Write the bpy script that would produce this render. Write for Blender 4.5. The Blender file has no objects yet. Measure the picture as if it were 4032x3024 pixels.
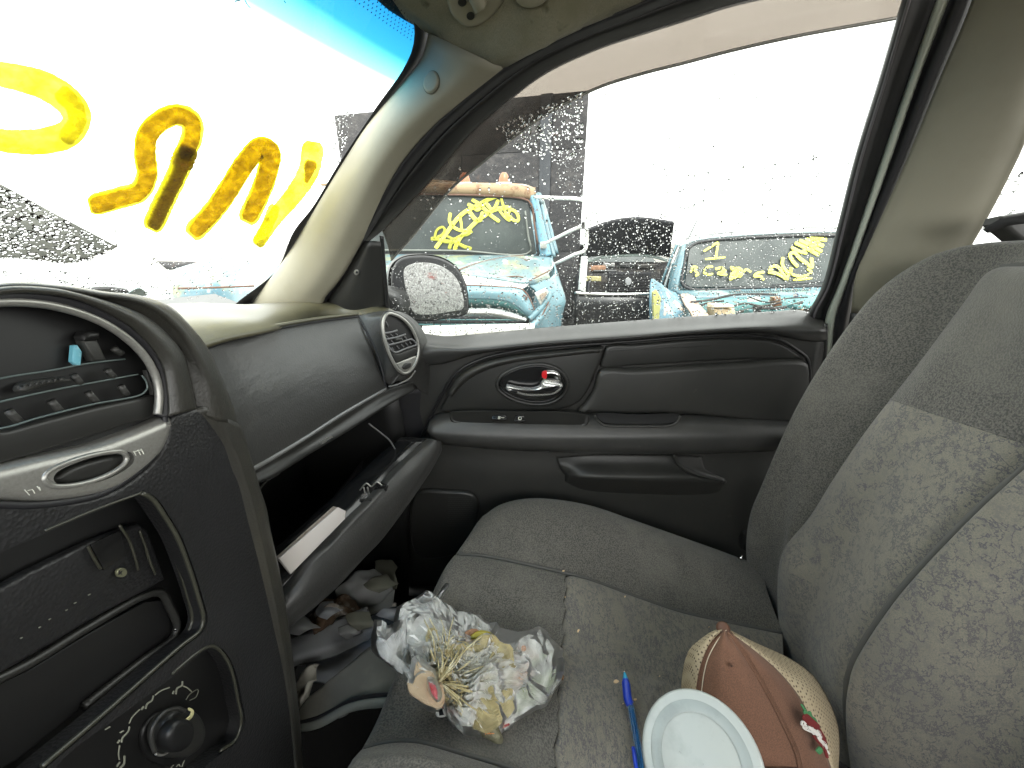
import bpy, bmesh, math, random
import numpy as np
from mathutils import Vector, noise
random.seed(7); rng=np.random.default_rng(5)
S=bpy.context.scene; C=S.collection
# ---------------- camera ----------------
H=1.40; F0=1500.0
PITCH=math.radians(20.5); YAW=math.radians(2.0)
cp,sp,cy_,sy_=math.cos(PITCH),math.sin(PITCH),math.cos(YAW),math.sin(YAW)
FW=Vector((cp*cy_,cp*sy_,-sp)); RT=Vector((sy_,-cy_,0)); UP=Vector((sp*cy_,sp*sy_,cp))
CAM=Vector((0,0,H))
cd=bpy.data.cameras.new('camera'); co=bpy.data.objects.new('camera',cd); C.objects.link(co)
co.location=CAM; co.rotation_euler=FW.to_track_quat('-Z','Y').to_euler()
cd.sensor_width=36; cd.lens=F0/4032*36; cd.clip_start=.01; cd.clip_end=600; S.camera=co
# ---------------- world, sun, exposure ----------------
w=bpy.data.worlds.new('World'); S.world=w; w.use_nodes=True; nt=w.node_tree; nt.nodes.clear()
SUN_E,SUN_R=math.radians(58),math.radians(100)
sky=nt.nodes.new('ShaderNodeTexSky'); sky.sky_type='NISHITA'; sky.sun_disc=False
sky.sun_elevation=SUN_E; sky.sun_rotation=SUN_R; sky.dust_density=4; sky.air_density=1.0; sky.ozone_density=1
hs=nt.nodes.new('ShaderNodeHueSaturation'); hs.inputs['Saturation'].default_value=.06
bg=nt.nodes.new('ShaderNodeBackground'); bg.inputs[1].default_value=.15
ou=nt.nodes.new('ShaderNodeOutputWorld')
ov=nt.nodes.new('ShaderNodeMix'); ov.data_type='RGBA'; ov.blend_type='MIX'; ov.inputs[0].default_value=.7; ov.inputs[7].default_value=(10.8,10.8,10.4,1)   # thick even cloud over the clear-sky light
nt.links.new(sky.outputs[0],hs.inputs['Color']); nt.links.new(hs.outputs[0],ov.inputs[6]); nt.links.new(ov.outputs[2],bg.inputs[0]); nt.links.new(bg.outputs[0],ou.inputs[0])
sd=bpy.data.lights.new('sun','SUN'); so=bpy.data.objects.new('sun',sd); C.objects.link(so)
sd.energy=1.0; sd.angle=math.radians(25); sd.color=(1,.97,.92)
az=math.radians(-155); dsun=Vector((math.cos(SUN_E)*math.cos(az),math.cos(SUN_E)*math.sin(az),math.sin(SUN_E)))
so.rotation_euler=dsun.to_track_quat('Z','Y').to_euler(); so.location=(0,0,20)
sky.sun_rotation=math.atan2(dsun.x,dsun.y)
V=S.view_settings; V.view_transform='Standard'; V.look='None'; V.gamma=1; V.use_curve_mapping=False; V.exposure=2.45
S.render.engine='CYCLES'
S.cycles.max_bounces=14; S.cycles.transparent_max_bounces=24; S.cycles.diffuse_bounces=6; S.cycles.glossy_bounces=6; S.cycles.transmission_bounces=10
S.cycles.caustics_refractive=False; S.cycles.caustics_reflective=False
# ---------------- pixel -> point on a real surface ----------------
def ray(px,py): return FW+RT*((px-2016)/F0)+UP*((1512-py)/F0)
def WX(px,py,x): d=ray(px,py); return CAM+d*(x/d.x)
def WY(px,py,y): d=ray(px,py); return CAM+d*(y/d.y)
def WZ(px,py,z): d=ray(px,py); return CAM+d*(z/d.z)
def WD(px,py,off=0.0):          # leaning plane of the side glass
    d=ray(px,py); return CAM+d*((.749-off)/(d.x+.341*d.z))
def WS(px,py,off=0.0):          # curved windshield
    d=ray(px,py); k=.4325
    a=k*d.x*d.x; b=d.y+1.2987*d.z-2*k*.09*d.x; c=k*.0081+.1493-.75+off
    t=(-b+math.sqrt(max(b*b-4*a*c,0)))/(2*a); return CAM+d*t
def Vz(x,y,z): return Vector((x,y,z+H))
def LX(l): return [WX(*a) for a in l]
def LY(l): return [WY(*a) for a in l]
# ---------------- materials ----------------
def mat(name,base,rough=.6,metal=0,var=None,bump=None,spec=.5,sheen=0,alpha=None,emit=None,extra=None,coat=0):
    m=bpy.data.materials.new(name); m.use_nodes=True; n=m.node_tree; p=n.nodes['Principled BSDF']
    p.inputs['Base Color'].default_value=(*base,1); p.inputs['Roughness'].default_value=rough
    p.inputs['Metallic'].default_value=metal; p.inputs['Specular IOR Level'].default_value=spec
    if sheen: p.inputs['Sheen Weight'].default_value=sheen
    if coat: p.inputs['Coat Weight'].default_value=coat
    tc=n.nodes.new('ShaderNodeTexCoord'); geo=n.nodes.new('ShaderNodeNewGeometry')
    col=None
    for v in (var or []):
        sc,c2,lo,hi=v[:4]; st=v[4] if len(v)>4 else (1,1,1); det=v[5] if len(v)>5 else 6; kind=v[6] if len(v)>6 else 'n'
        mp=n.nodes.new('ShaderNodeMapping'); n.links.new(geo.outputs['Position'],mp.inputs[0]); mp.inputs['Scale'].default_value=st
        if kind=='n':
            t=n.nodes.new('ShaderNodeTexNoise'); t.inputs['Scale'].default_value=sc; t.inputs['Detail'].default_value=det; t.inputs['Roughness'].default_value=.62; o=t.outputs['Fac']; n.links.new(mp.outputs[0],t.inputs['Vector'])
        elif kind=='v':
            nz=n.nodes.new('ShaderNodeTexNoise'); nz.inputs['Scale'].default_value=sc*.6; nz.inputs['Detail'].default_value=5
            ad=n.nodes.new('ShaderNodeVectorMath'); ad.operation='MULTIPLY_ADD'; n.links.new(mp.outputs[0],nz.inputs['Vector'])
            n.links.new(nz.outputs['Color'],ad.inputs[0]); ad.inputs[1].default_value=(.9/sc*1.6,)*3; n.links.new(mp.outputs[0],ad.inputs[2])
            t=n.nodes.new('ShaderNodeTexVoronoi'); t.feature='DISTANCE_TO_EDGE'; t.inputs['Scale'].default_value=sc; n.links.new(ad.outputs[0],t.inputs['Vector']); o=t.outputs['Distance']
        elif kind=='r':
            t=n.nodes.new('ShaderNodeTexNoise'); t.inputs['Scale'].default_value=sc; t.inputs['Detail'].default_value=det; t.inputs['Roughness'].default_value=.72; t.inputs['Distortion'].default_value=.2; n.links.new(mp.outputs[0],t.inputs['Vector'])
            s_=n.nodes.new('ShaderNodeMath'); s_.operation='SUBTRACT'; s_.inputs[1].default_value=.5; n.links.new(t.outputs['Fac'],s_.inputs[0])
            ab=n.nodes.new('ShaderNodeMath'); ab.operation='ABSOLUTE'; n.links.new(s_.outputs[0],ab.inputs[0])
            g2=n.nodes.new('ShaderNodeTexNoise'); g2.inputs['Scale'].default_value=sc*.9; g2.inputs['Detail'].default_value=2; n.links.new(geo.outputs['Position'],g2.inputs['Vector'])
            r2=n.nodes.new('ShaderNodeMapRange'); r2.inputs[1].default_value=.30; r2.inputs[2].default_value=.46; r2.inputs[3].default_value=.05; r2.inputs[4].default_value=0; n.links.new(g2.outputs['Fac'],r2.inputs[0])
            sm_=n.nodes.new('ShaderNodeMath'); sm_.operation='ADD'; n.links.new(ab.outputs[0],sm_.inputs[0]); n.links.new(r2.outputs[0],sm_.inputs[1]); o=sm_.outputs[0]
        elif kind=='g':
            t=n.nodes.new('ShaderNodeTexVoronoi'); t.inputs['Scale'].default_value=sc; t.inputs['Randomness'].default_value=0; n.links.new(mp.outputs[0],t.inputs['Vector']); o=t.outputs['Distance']
        elif kind=='c':
            t=n.nodes.new('ShaderNodeTexVoronoi'); t.inputs['Scale'].default_value=sc; n.links.new(mp.outputs[0],t.inputs['Vector']); o=t.outputs['Distance']
        rm=n.nodes.new('ShaderNodeMapRange'); rm.inputs[1].default_value=lo; rm.inputs[2].default_value=hi; n.links.new(o,rm.inputs[0])
        mx=n.nodes.new('ShaderNodeMix'); mx.data_type='RGBA'; n.links.new(rm.outputs[0],mx.inputs[0])
        if col is None: mx.inputs[6].default_value=(*base,1)
        else: n.links.new(col,mx.inputs[6])
        mx.inputs[7].default_value=(*c2,1); col=mx.outputs[2]
    if col: n.links.new(col,p.inputs['Base Color'])
    prev=None
    for b in (bump or []):
        kind,sc,stg,dist=b[:4]; st=b[4] if len(b)>4 else (1,1,1)
        mp=n.nodes.new('ShaderNodeMapping'); n.links.new(geo.outputs['Position'],mp.inputs[0]); mp.inputs['Scale'].default_value=st
        t=n.nodes.new('ShaderNodeTexVoronoi' if kind in 'cv' else 'ShaderNodeTexNoise')
        if kind=='v': t.feature='DISTANCE_TO_EDGE'
        t.inputs['Scale'].default_value=sc; n.links.new(mp.outputs[0],t.inputs['Vector'])
        if kind=='n': t.inputs['Detail'].default_value=4
        bp=n.nodes.new('ShaderNodeBump'); bp.inputs['Strength'].default_value=stg; bp.inputs['Distance'].default_value=dist
        n.links.new(t.outputs[0],bp.inputs['Height'])
        if prev: n.links.new(prev,bp.inputs['Normal'])
        prev=bp.outputs[0]
    if prev: n.links.new(prev,p.inputs['Normal'])
    if emit: p.inputs['Emission Color'].default_value=(*emit[:3],1); p.inputs['Emission Strength'].default_value=emit[3]
    return m
def glassmat(name,tint=(1,1,1),refl=.05,rough=.0,diff=0,dcol=(.5,.5,.5),ztint=None,dirt=None):
    m=bpy.data.materials.new(name); m.use_nodes=True; n=m.node_tree; n.nodes.clear()
    o=n.nodes.new('ShaderNodeOutputMaterial'); t=n.nodes.new('ShaderNodeBsdfTransparent'); t.inputs[0].default_value=(*tint,1)
    g=n.nodes.new('ShaderNodeBsdfGlossy'); g.inputs['Roughness'].default_value=rough
    mx=n.nodes.new('ShaderNodeMixShader'); fr=n.nodes.new('ShaderNodeFresnel'); fr.inputs[0].default_value=1.25+refl*2
    n.links.new(fr.outputs[0],mx.inputs[0]); n.links.new(t.outputs[0],mx.inputs[1]); n.links.new(g.outputs[0],mx.inputs[2]); last=mx
    geo=n.nodes.new('ShaderNodeNewGeometry')
    if ztint:
        z0,z1,c1=ztint; sep=n.nodes.new('ShaderNodeSeparateXYZ'); n.links.new(geo.outputs['Position'],sep.inputs[0])
        cr=n.nodes.new('ShaderNodeValToRGB'); rm=n.nodes.new('ShaderNodeMapRange'); rm.inputs[1].default_value=z0+H; rm.inputs[2].default_value=z1+H; n.links.new(sep.outputs[2],rm.inputs[0])
        n.links.new(rm.outputs[0],cr.inputs[0]); e=cr.color_ramp.elements; e[0].color=(*tint,1); e[1].color=(*c1,1)
        q=e.new(.25); q.color=(.10,.38,.50,1); q=e.new(.55); q.color=(.010,.11,.23,1)
        n.links.new(cr.outputs[0],t.inputs[0])
    if diff or dirt:
        d=n.nodes.new('ShaderNodeBsdfDiffuse'); d.inputs[0].default_value=(*dcol,1); m2=n.nodes.new('ShaderNodeMixShader'); m2.inputs[0].default_value=diff
        if dirt:
            tx=n.nodes.new('ShaderNodeTexNoise'); tx.inputs['Scale'].default_value=dirt[0]; tx.inputs['Detail'].default_value=8; n.links.new(geo.outputs['Position'],tx.inputs['Vector'])
            rm=n.nodes.new('ShaderNodeMapRange'); rm.inputs[1].default_value=.35; rm.inputs[2].default_value=.8; rm.inputs[3].default_value=dirt[1]; rm.inputs[4].default_value=dirt[2]; n.links.new(tx.outputs[0],rm.inputs[0]); n.links.new(rm.outputs[0],m2.inputs[0])
        n.links.new(mx.outputs[0],m2.inputs[1]); n.links.new(d.outputs[0],m2.inputs[2]); last=m2
    n.links.new(last.outputs[0],o.inputs[0]); return m
M={}
M['beige']=mat('beige_plastic',(.265,.25,.19),.62,var=[(9,(.225,.21,.155),.45,.75)],bump=[('n',900,.12,.001)])
M['headliner']=mat('headliner_cloth',(.29,.275,.20),.95,var=[(700,(.22,.21,.15),.4,.65),(11,(.20,.19,.12),.5,.7),(30,(.10,.095,.055),.60,.70,(1,1,1),3)],bump=[('n',900,.4,.002)],sheen=.2)
M['char']=mat('charcoal_plastic',(.028,.028,.0255),.46,var=[(14,(.038,.037,.033),.4,.8),(40,(.05,.048,.042),.66,.74)],bump=[('n',1400,.18,.0006)])
M['char2']=mat('charcoal_trim',(.020,.020,.0185),.40,var=[(9,(.028,.028,.025),.4,.8)],bump=[('n',1600,.1,.0004)])
M['dashtop']=mat('dusty_lit_dash_plastic',(.066,.062,.038),.42,var=[(5,(.115,.105,.062),.45,.75),(25,(.06,.058,.045),.55,.75)],bump=[('v',330,.25,.0006)])  # dusty; base also lightened for the windshield light falling on the top
M['leather']=mat('grained_vinyl',(.036,.036,.034),.45,var=[(12,(.050,.049,.046),.4,.8)],bump=[('v',230,.35,.0009,(1,1,1)),('n',38,.22,.004,(.7,1,2.0))])
M['pod']=mat('pod_plastic',(.033,.032,.027),.40,var=[(9,(.050,.047,.036),.45,.75)],bump=[('n',500,.3,.001),('v',330,.25,.0006)])
M['stack']=mat('textured_stack_plastic',(.014,.014,.0145),.42,var=[(10,(.021,.021,.022),.4,.8)],bump=[('c',420,.5,.0007)])
M['rubber']=mat('black_rubber',(.013,.013,.015),.55)
M['black']=mat('black_plastic',(.009,.009,.009),.45)
M['gloss']=mat('gloss_black',(.012,.012,.012),.18)
M['silver']=mat('silver_paint_plastic',(.34,.335,.31),.34,metal=.55,var=[(500,(.28,.275,.25),.4,.7)])
M['chrome']=mat('chrome',(.75,.75,.74),.07,metal=1)
M['red']=mat('red_plastic',(.6,.01,.015),.4)
M['white_print']=mat('white_print',(.7,.7,.62),.6)
M['pale_print']=mat('pale_print',(.30,.31,.25),.6)
M['seatweave']=mat('grey_woven_cloth',(.118,.112,.096),.95,var=[(480,(.048,.047,.044),.42,.60,(1,1,1),2),(5,(.152,.145,.124),.48,.75)],bump=[('n',480,.8,.0016)],sheen=.15)
M['seatpat']=mat('veined_velour',(.188,.174,.138),.92,var=[(9,(.150,.140,.115),.42,.66),(900,(.10,.10,.093),.45,.75,(1,1,1),2),(140,(.132,.126,.112),.50,.66,(1,1.4,1),5),(42,(.075,.075,.080),.024,.006,(1.0,1.9,1.0),4,'r'),(19,(.088,.085,.085),.018,.003,(1,1.7,.8),6,'r')],bump=[('n',900,.4,.001)],sheen=.15)
M['carpet']=mat('black_carpet',(.012,.012,.012),1,bump=[('n',800,1,.003)])
M['jamb']=mat('pale_green_jamb_paint',(.46,.50,.42),.35,coat=.3)
M['glass']=glassmat('clear_glass',(.96,.98,.97))
M['sideglass']=glassmat('rain_side_glass',(.60,.625,.61),dcol=(.40,.41,.40),dirt=(5,.04,.14))
M['wsglass']=glassmat('windshield_glass',(.80,.83,.82),dcol=(.6,.62,.6),dirt=(4,.015,.07),ztint=(.198,.262,(.004,.07,.17)))
M['visor']=glassmat('smoked_visor',(.44,.405,.375),dcol=(.30,.275,.25),diff=.12,rough=.1)
d=bpy.data.materials.new('rain_water'); d.use_nodes=True; d.node_tree.nodes.clear(); g_=d.node_tree.nodes.new('ShaderNodeBsdfRefraction'); g_.inputs['IOR'].default_value=1.33; g_.inputs['Roughness'].default_value=0
g_.inputs[0].default_value=(.80,.80,.80,1); o_=d.node_tree.nodes.new('ShaderNodeOutputMaterial'); d.node_tree.links.new(g_.outputs[0],o_.inputs[0]); M['drop']=d
def paintmat(name,col,trans,density,patch=6,shade=.5,tt=None):
    m=bpy.data.materials.new(name); m.use_nodes=True; n=m.node_tree; n.nodes.clear(); o=n.nodes.new('ShaderNodeOutputMaterial')
    geo=n.nodes.new('ShaderNodeNewGeometry'); tx=n.nodes.new('ShaderNodeTexNoise'); tx.inputs['Scale'].default_value=patch*20; tx.inputs['Detail'].default_value=7; tx.inputs['Roughness'].default_value=.75; n.links.new(geo.outputs['Position'],tx.inputs['Vector'])
    rm=n.nodes.new('ShaderNodeMapRange'); rm.inputs[1].default_value=.36; rm.inputs[2].default_value=.66; rm.inputs[3].default_value=density[0]; rm.inputs[4].default_value=density[1]; n.links.new(tx.outputs[0],rm.inputs[0])
    d=n.nodes.new('ShaderNodeBsdfDiffuse'); d.inputs[0].default_value=(*col,1); t=n.nodes.new('ShaderNodeBsdfTranslucent'); t.inputs[0].default_value=(*trans,1)
    a=n.nodes.new('ShaderNodeMixShader'); a.inputs[0].default_value=shade; n.links.new(d.outputs[0],a.inputs[1]); n.links.new(t.outputs[0],a.inputs[2])
    tr=n.nodes.new('ShaderNodeBsdfTransparent'); tr.inputs[0].default_value=(*tt,1) if tt else (min(1,col[0]*1.3),min(1,col[1]*1.3),col[2]*.6,1); b=n.nodes.new('ShaderNodeMixShader'); n.links.new(rm.outputs[0],b.inputs[0]); n.links.new(tr.outputs[0],b.inputs[1]); n.links.new(a.outputs[0],b.inputs[2]); n.links.new(b.outputs[0],o.inputs[0]); return m
M['ypaint']=paintmat('thick_yellow_marker',(.66,.52,.012),(.52,.38,.008),(.42,1.0),patch=4,tt=(.85,.72,.05))
M['ypaint_dark']=paintmat('caked_yellow_marker',(.50,.37,.01),(.27,.18,.004),(.8,1.0),patch=6,tt=(.5,.38,.02))
M['ypaint_thin']=paintmat('thin_yellow_marker',(.80,.76,.06),(.75,.70,.05),(.25,.85),patch=1.5,tt=(1,.97,.30))
M['ypaint_halo']=paintmat('yellow_marker_edge',(.85,.80,.04),(.95,.88,.04),(.15,.7),patch=5,tt=(1,.97,.25))
M['yfar']=mat('yellow_window_marker',(.80,.80,.12),.7,var=[(60,(.66,.66,.10),.45,.7)])
M['yfar_thin']=paintmat('faded_window_marker',(.62,.62,.14),(.3,.3,.05),(.35,.8),shade=.1)
# ---------------- mesh helpers ----------------
ORG={}
def empty(name,loc,label=None,cat=None,group=None,parent=None):
    o=bpy.data.objects.new(name,None); C.objects.link(o); loc=Vector(loc)
    if parent: o.parent=parent; o.location=loc-ORG[parent]
    else: o.location=loc
    o.empty_display_size=.1; ORG[o]=loc
    if label: o['label']=label
    if cat: o['category']=cat
    if group: o['group']=group
    return o
def obj(name,vs,fs,m,parent=None,smooth=True,label=None,cat=None,kind=None,solid=0,bev=0,off=0,sub=0,group=None):
    vs=[Vector(v) for v in vs]; c=sum(vs,Vector())/max(len(vs),1)
    me=bpy.data.meshes.new(name); me.from_pydata([tuple(v-c) for v in vs],[],fs); me.update()
    if smooth: me.polygons.foreach_set('use_smooth',[True]*len(me.polygons))
    mats=m if isinstance(m,list) else [m]
    for q in mats: me.materials.append(q)
    o=bpy.data.objects.new(name,me); C.objects.link(o); ORG[o]=c
    if parent: o.parent=parent; o.location=c-ORG[parent]
    else: o.location=c
    if solid: s=o.modifiers.new('solid','SOLIDIFY'); s.thickness=solid; s.offset=off
    if bev: b=o.modifiers.new('bevel','BEVEL'); b.width=bev; b.segments=3; b.limit_method='ANGLE'; b.angle_limit=math.radians(40)
    if sub: b=o.modifiers.new('sub','SUBSURF'); b.levels=b.render_levels=sub
    for k,v in (('label',label),('category',cat),('kind',kind),('group',group)):
        if v: o[k]=v
    return o
def crv(P,n,closed=False):
    P=[Vector(p) for p in P]
    if len(P)==1: return [P[0]]*n
    if closed: Q=[P[-1]]+P+[P[0],P[1]]; segs=len(P)
    else: Q=[P[0]*2-P[1]]+P+[P[-1]*2-P[-2]]; segs=len(P)-1
    dense=[]
    for i in range(segs):
        a,b,c,d=Q[i:i+4]
        t0=0;t1=t0+max((b-a).length,1e-9)**.5;t2=t1+max((c-b).length,1e-9)**.5;t3=t2+max((d-c).length,1e-9)**.5
        for k in range(12):
            t=t1+(t2-t1)*k/12
            A1=a*((t1-t)/(t1-t0))+b*((t-t0)/(t1-t0));A2=b*((t2-t)/(t2-t1))+c*((t-t1)/(t2-t1));A3=c*((t3-t)/(t3-t2))+d*((t-t2)/(t3-t2))
            B1=A1*((t2-t)/(t2-t0))+A2*((t-t0)/(t2-t0));B2=A2*((t3-t)/(t3-t1))+A3*((t-t1)/(t3-t1))
            dense.append(B1*((t2-t)/(t2-t1))+B2*((t-t1)/(t2-t1)))
    dense.append(P[0] if closed else P[-1])
    L=[0]
    for i in range(1,len(dense)): L.append(L[-1]+(dense[i]-dense[i-1]).length)
    out=[];j=0;N=n if closed else n-1
    for i in range(n):
        s=L[-1]*i/N
        while j<len(L)-2 and L[j+1]<s: j+=1
        f=(s-L[j])/max(L[j+1]-L[j],1e-9); out.append(dense[j].lerp(dense[j+1],min(max(f,0),1)))
    return out
def lin(P,n):
    L=[0]
    for i in range(1,len(P)): L.append(L[-1]+(P[i]-P[i-1]).length)
    out=[];j=0
    for i in range(n):
        s=L[-1]*i/(n-1)
        while j<len(L)-2 and L[j+1]<s: j+=1
        f=(s-L[j])/max(L[j+1]-L[j],1e-9); out.append(P[j].lerp(P[j+1],min(max(f,0),1)))
    return out
def cr(a,b,c,d,t): return .5*((2*b)+(c-a)*t+(2*a-5*b+4*c-d)*t*t+(3*b-a-3*c+d)*t**3)
def gridrows(rows,n=28,m=4,straight=False):
    R=[(lin if straight else crv)(r,n) for r in rows]; out=[]
    if m<=1 or len(R)<3 and False: return R
    K=len(R)
    for i in range(K-1):
        a=R[i-1] if i>0 else None; d=R[i+2] if i+2<K else None
        for k in range(m):
            t=k/m; row=[]
            for j in range(n):
                b,c=R[i][j],R[i+1][j]; aa=a[j] if a else b*2-c; dd=d[j] if d else c*2-b
                row.append(cr(aa,b,c,dd,t))
            out.append(row)
    out.append(R[-1]); return out
def gridobj(name,G,m,parent,disp=None,**k):
    n=len(G[0]); vs=[v for r in G for v in r]; fs=[(i*n+j,i*n+j+1,(i+1)*n+j+1,(i+1)*n+j) for i in range(len(G)-1) for j in range(n-1)]
    if disp: vs=[disp(Vector(v)) for v in vs]
    return obj(name,vs,fs,m,parent,**k)
def loft(name,rows,m,parent,n=28,sm=4,solid=.003,**k):
    return gridobj(name,gridrows(rows,n,sm),m,parent,solid=solid,**k)
def tube(name,P,r,m,parent,n=40,seg=8,closed=False,ret=False,flat=1,**k):
    P=crv(P,n,closed); up=Vector((.13,.21,.97)); vs=[];fs=[]; N=len(P)
    for i,p in enumerate(P):
        t=((P[(i+1)%N]-P[i-1]) if closed else (P[min(i+1,N-1)]-P[max(i-1,0)])).normalized()
        a=t.cross(up).normalized(); b=a.cross(t)
        rr=r(i/(N-1)) if callable(r) else r
        for q in range(seg):
            g=2*math.pi*q/seg; vs.append(p+a*math.cos(g)*rr+b*math.sin(g)*rr*flat)
    for i in range(N if closed else N-1):
        for q in range(seg):
            i2=(i+1)%N; fs.append((i*seg+q,i*seg+(q+1)%seg,i2*seg+(q+1)%seg,i2*seg+q))
    if not closed: fs.append(tuple(range(seg))[::-1]); fs.append(tuple((N-1)*seg+q for q in range(seg)))
    if ret: return vs,fs
    return obj(name,vs,fs,m,parent,**k)
def tri2(loops2):  # fill polygon with holes, 2D loops -> verts, faces
    bm=bmesh.new(); es=[]
    for L in loops2:
        vv=[bm.verts.new((p[0],p[1],0)) for p in L]
        for i in range(len(vv)): es.append(bm.edges.new((vv[i],vv[(i+1)%len(vv)])))
    bm.verts.ensure_lookup_table(); bmesh.ops.triangle_fill(bm,use_beauty=True,use_dissolve=False,edges=es,normal=(0,0,1))
    bm.verts.index_update(); r=[tuple(v.index for v in f.verts) for f in bm.faces]; bm.free(); return r
def slab(name,outline,nrm,depth,r,m,parent,n=64,holes=(),closed=True,smoothline=True,ret=False,**k):
    """solid plate: outline points in 3D (roughly planar), raised along nrm by depth, edge rounded with radius r."""
    nrm=Vector(nrm).normalized(); O=crv(outline,n,True) if smoothline else [Vector(p) for p in outline]
    c=sum(O,Vector())/len(O); u=(O[1]-O[0]); u=(u-nrm*u.dot(nrm)).normalized(); v=nrm.cross(u)
    to2=lambda p:((p-c).dot(u),(p-c).dot(v))
    area=sum(to2(O[i])[0]*to2(O[(i+1)%len(O)])[1]-to2(O[(i+1)%len(O)])[0]*to2(O[i])[1] for i in range(len(O)))
    sg=1 if area>0 else -1; N=len(O)
    inn=[]
    for i in range(N):
        t=(O[(i+1)%N]-O[i-1]).normalized(); inn.append(nrm.cross(t)*sg)
    vs=[];fs=[]; rings=[(0,0)]+[(r*(1-math.cos(a)),depth-r+r*math.sin(a)) for a in (0,.4,.8,1.2,math.pi/2)]
    for (i_,h) in rings: vs+= [O[i]+inn[i]*i_+nrm*h for i in range(N)]
    for q in range(len(rings)-1):
        for i in range(N):
            a,b=q*N+i,q*N+(i+1)%N; f=(a,b,b+N,a+N); fs.append(f if sg>0 else f[::-1])
    top=vs[-N:]; base=(len(rings)-1)*N
    HL=[]
    for h in holes:
        hh=crv(h,max(16,n//2),True) if smoothline else [Vector(p) for p in h]
        hh=[p+nrm*((top[0]-p).dot(nrm)) for p in hh]; HL.append(hh)
    if HL:
        tf=tri2([[to2(p) for p in top]]+[[to2(p) for p in hh] for hh in HL])
        idx=list(range(base,base+N))
        for hh in HL:
            s=len(vs); vs+=hh; idx+=list(range(s,s+len(hh)))
            s2=len(vs); vs+=[p-nrm*(depth+.012) for p in hh]
            for i in range(len(hh)): j=(i+1)%len(hh); fs.append((s+i,s+j,s2+j,s2+i))
        fs+=[tuple(idx[q] for q in t) for t in tf]
    else:
        tf=tri2([[to2(p) for p in top]]); fs+=[tuple(base+q for q in t) for t in tf]
    if ret: return vs,fs
    o=obj(name,vs,fs,m,parent,smooth=True,**k)
    try: o.data.set_sharp_from_angle(angle=math.radians(50))
    except Exception: pass
    return o
def box(name,c,s,m,parent,bev=.002,rot=None,**k):
    c=Vector(c); vs=[]
    for x in(-1,1):
        for y in(-1,1):
            for z in(-1,1):
                p=Vector((x*s[0]/2,y*s[1]/2,z*s[2]/2))
                if rot: p=rot@p
                vs.append(c+p)
    fs=[(0,1,3,2),(4,6,7,5),(0,4,5,1),(2,3,7,6),(0,2,6,4),(1,5,7,3)]
    return obj(name,vs,fs,m,parent,smooth=False,bev=bev,**k)
def ell(cx,cy,rx,ry,rot=0,n=28):
    a=math.radians(rot); return [(cx+rx*math.cos(t)*math.cos(a)-ry*math.sin(t)*math.sin(a),cy+rx*math.cos(t)*math.sin(a)+ry*math.sin(t)*math.cos(a)) for t in [2*math.pi*i/n for i in range(n)]]
def stroke(name,pts,hw,proj,m,parent,th=.0015,n=None,jag=0,**k):
    """painted brush stroke following a surface: pts in px, hw half width px"""
    P=[Vector((a,b,0)) for a,b in pts]; n=n or max(8,len(P)*7); P=crv(P,n); L=[];Rr=[]
    for i,p in enumerate(P):
        t=(P[min(i+1,n-1)]-P[max(i-1,0)]).normalized(); q=Vector((-t.y,t.x,0)); h=hw(i/(n-1)) if callable(hw) else hw
        L.append(p+q*(h*(1+jag*random.uniform(-1,1)))); Rr.append(p-q*(h*(1+jag*random.uniform(-1,1))))
    h=hw(0) if callable(hw) else hw; t0=(P[1]-P[0]).normalized(); t1=(P[-1]-P[-2]).normalized()
    G=[]
    for s,(l,r_) in enumerate(zip(L,Rr)): G.append([l.lerp(r_,f) for f in (0,.25,.5,.75,1)])
    # round caps
    def cap(p,t,l,r_,sgn):
        rows=[]
        for a in (.45,.8):
            c=p+t*sgn*(l-r_).length/2*a; w=math.sqrt(max(0,1-a*a)); rows.append([c+(l-r_)/2*w*(1-2*f) for f in (0,.25,.5,.75,1)])
        return rows
    G=cap(P[0],t0,L[0],Rr[0],-1)[::-1]+G+cap(P[-1],t1,L[-1],Rr[-1],1)
    W3=[[proj(p.x,p.y) for p in row] for row in G]
    return gridobj(name,W3,m,parent,solid=th,**k)
# ================= GROUND =================
M['ground']=mat('wet_gravel_yard',(.16,.15,.13),.7,var=[(3,(.10,.095,.08),.4,.7),(40,(.22,.21,.19),.5,.7)],bump=[('n',30,.6,.03)])
gv=[];gf=[];R_=[(-1,-1),(1,-1),(1,1),(-1,1)]
n_=40
for i in range(n_+1):
    for j in range(n_+1):
        x=(i/n_*2-1)*250;y=(j/n_*2-1)*250; gv.append((x,y,.25*noise.noise(Vector((x*.05,y*.05,0))) if max(abs(x),abs(y))>30 else 0))
for i in range(n_):
    for j in range(n_): a=i*(n_+1)+j; gf.append((a,a+n_+1,a+n_+2,a+1))
obj('ground',gv,gf,M['ground'],kind='structure')
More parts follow.
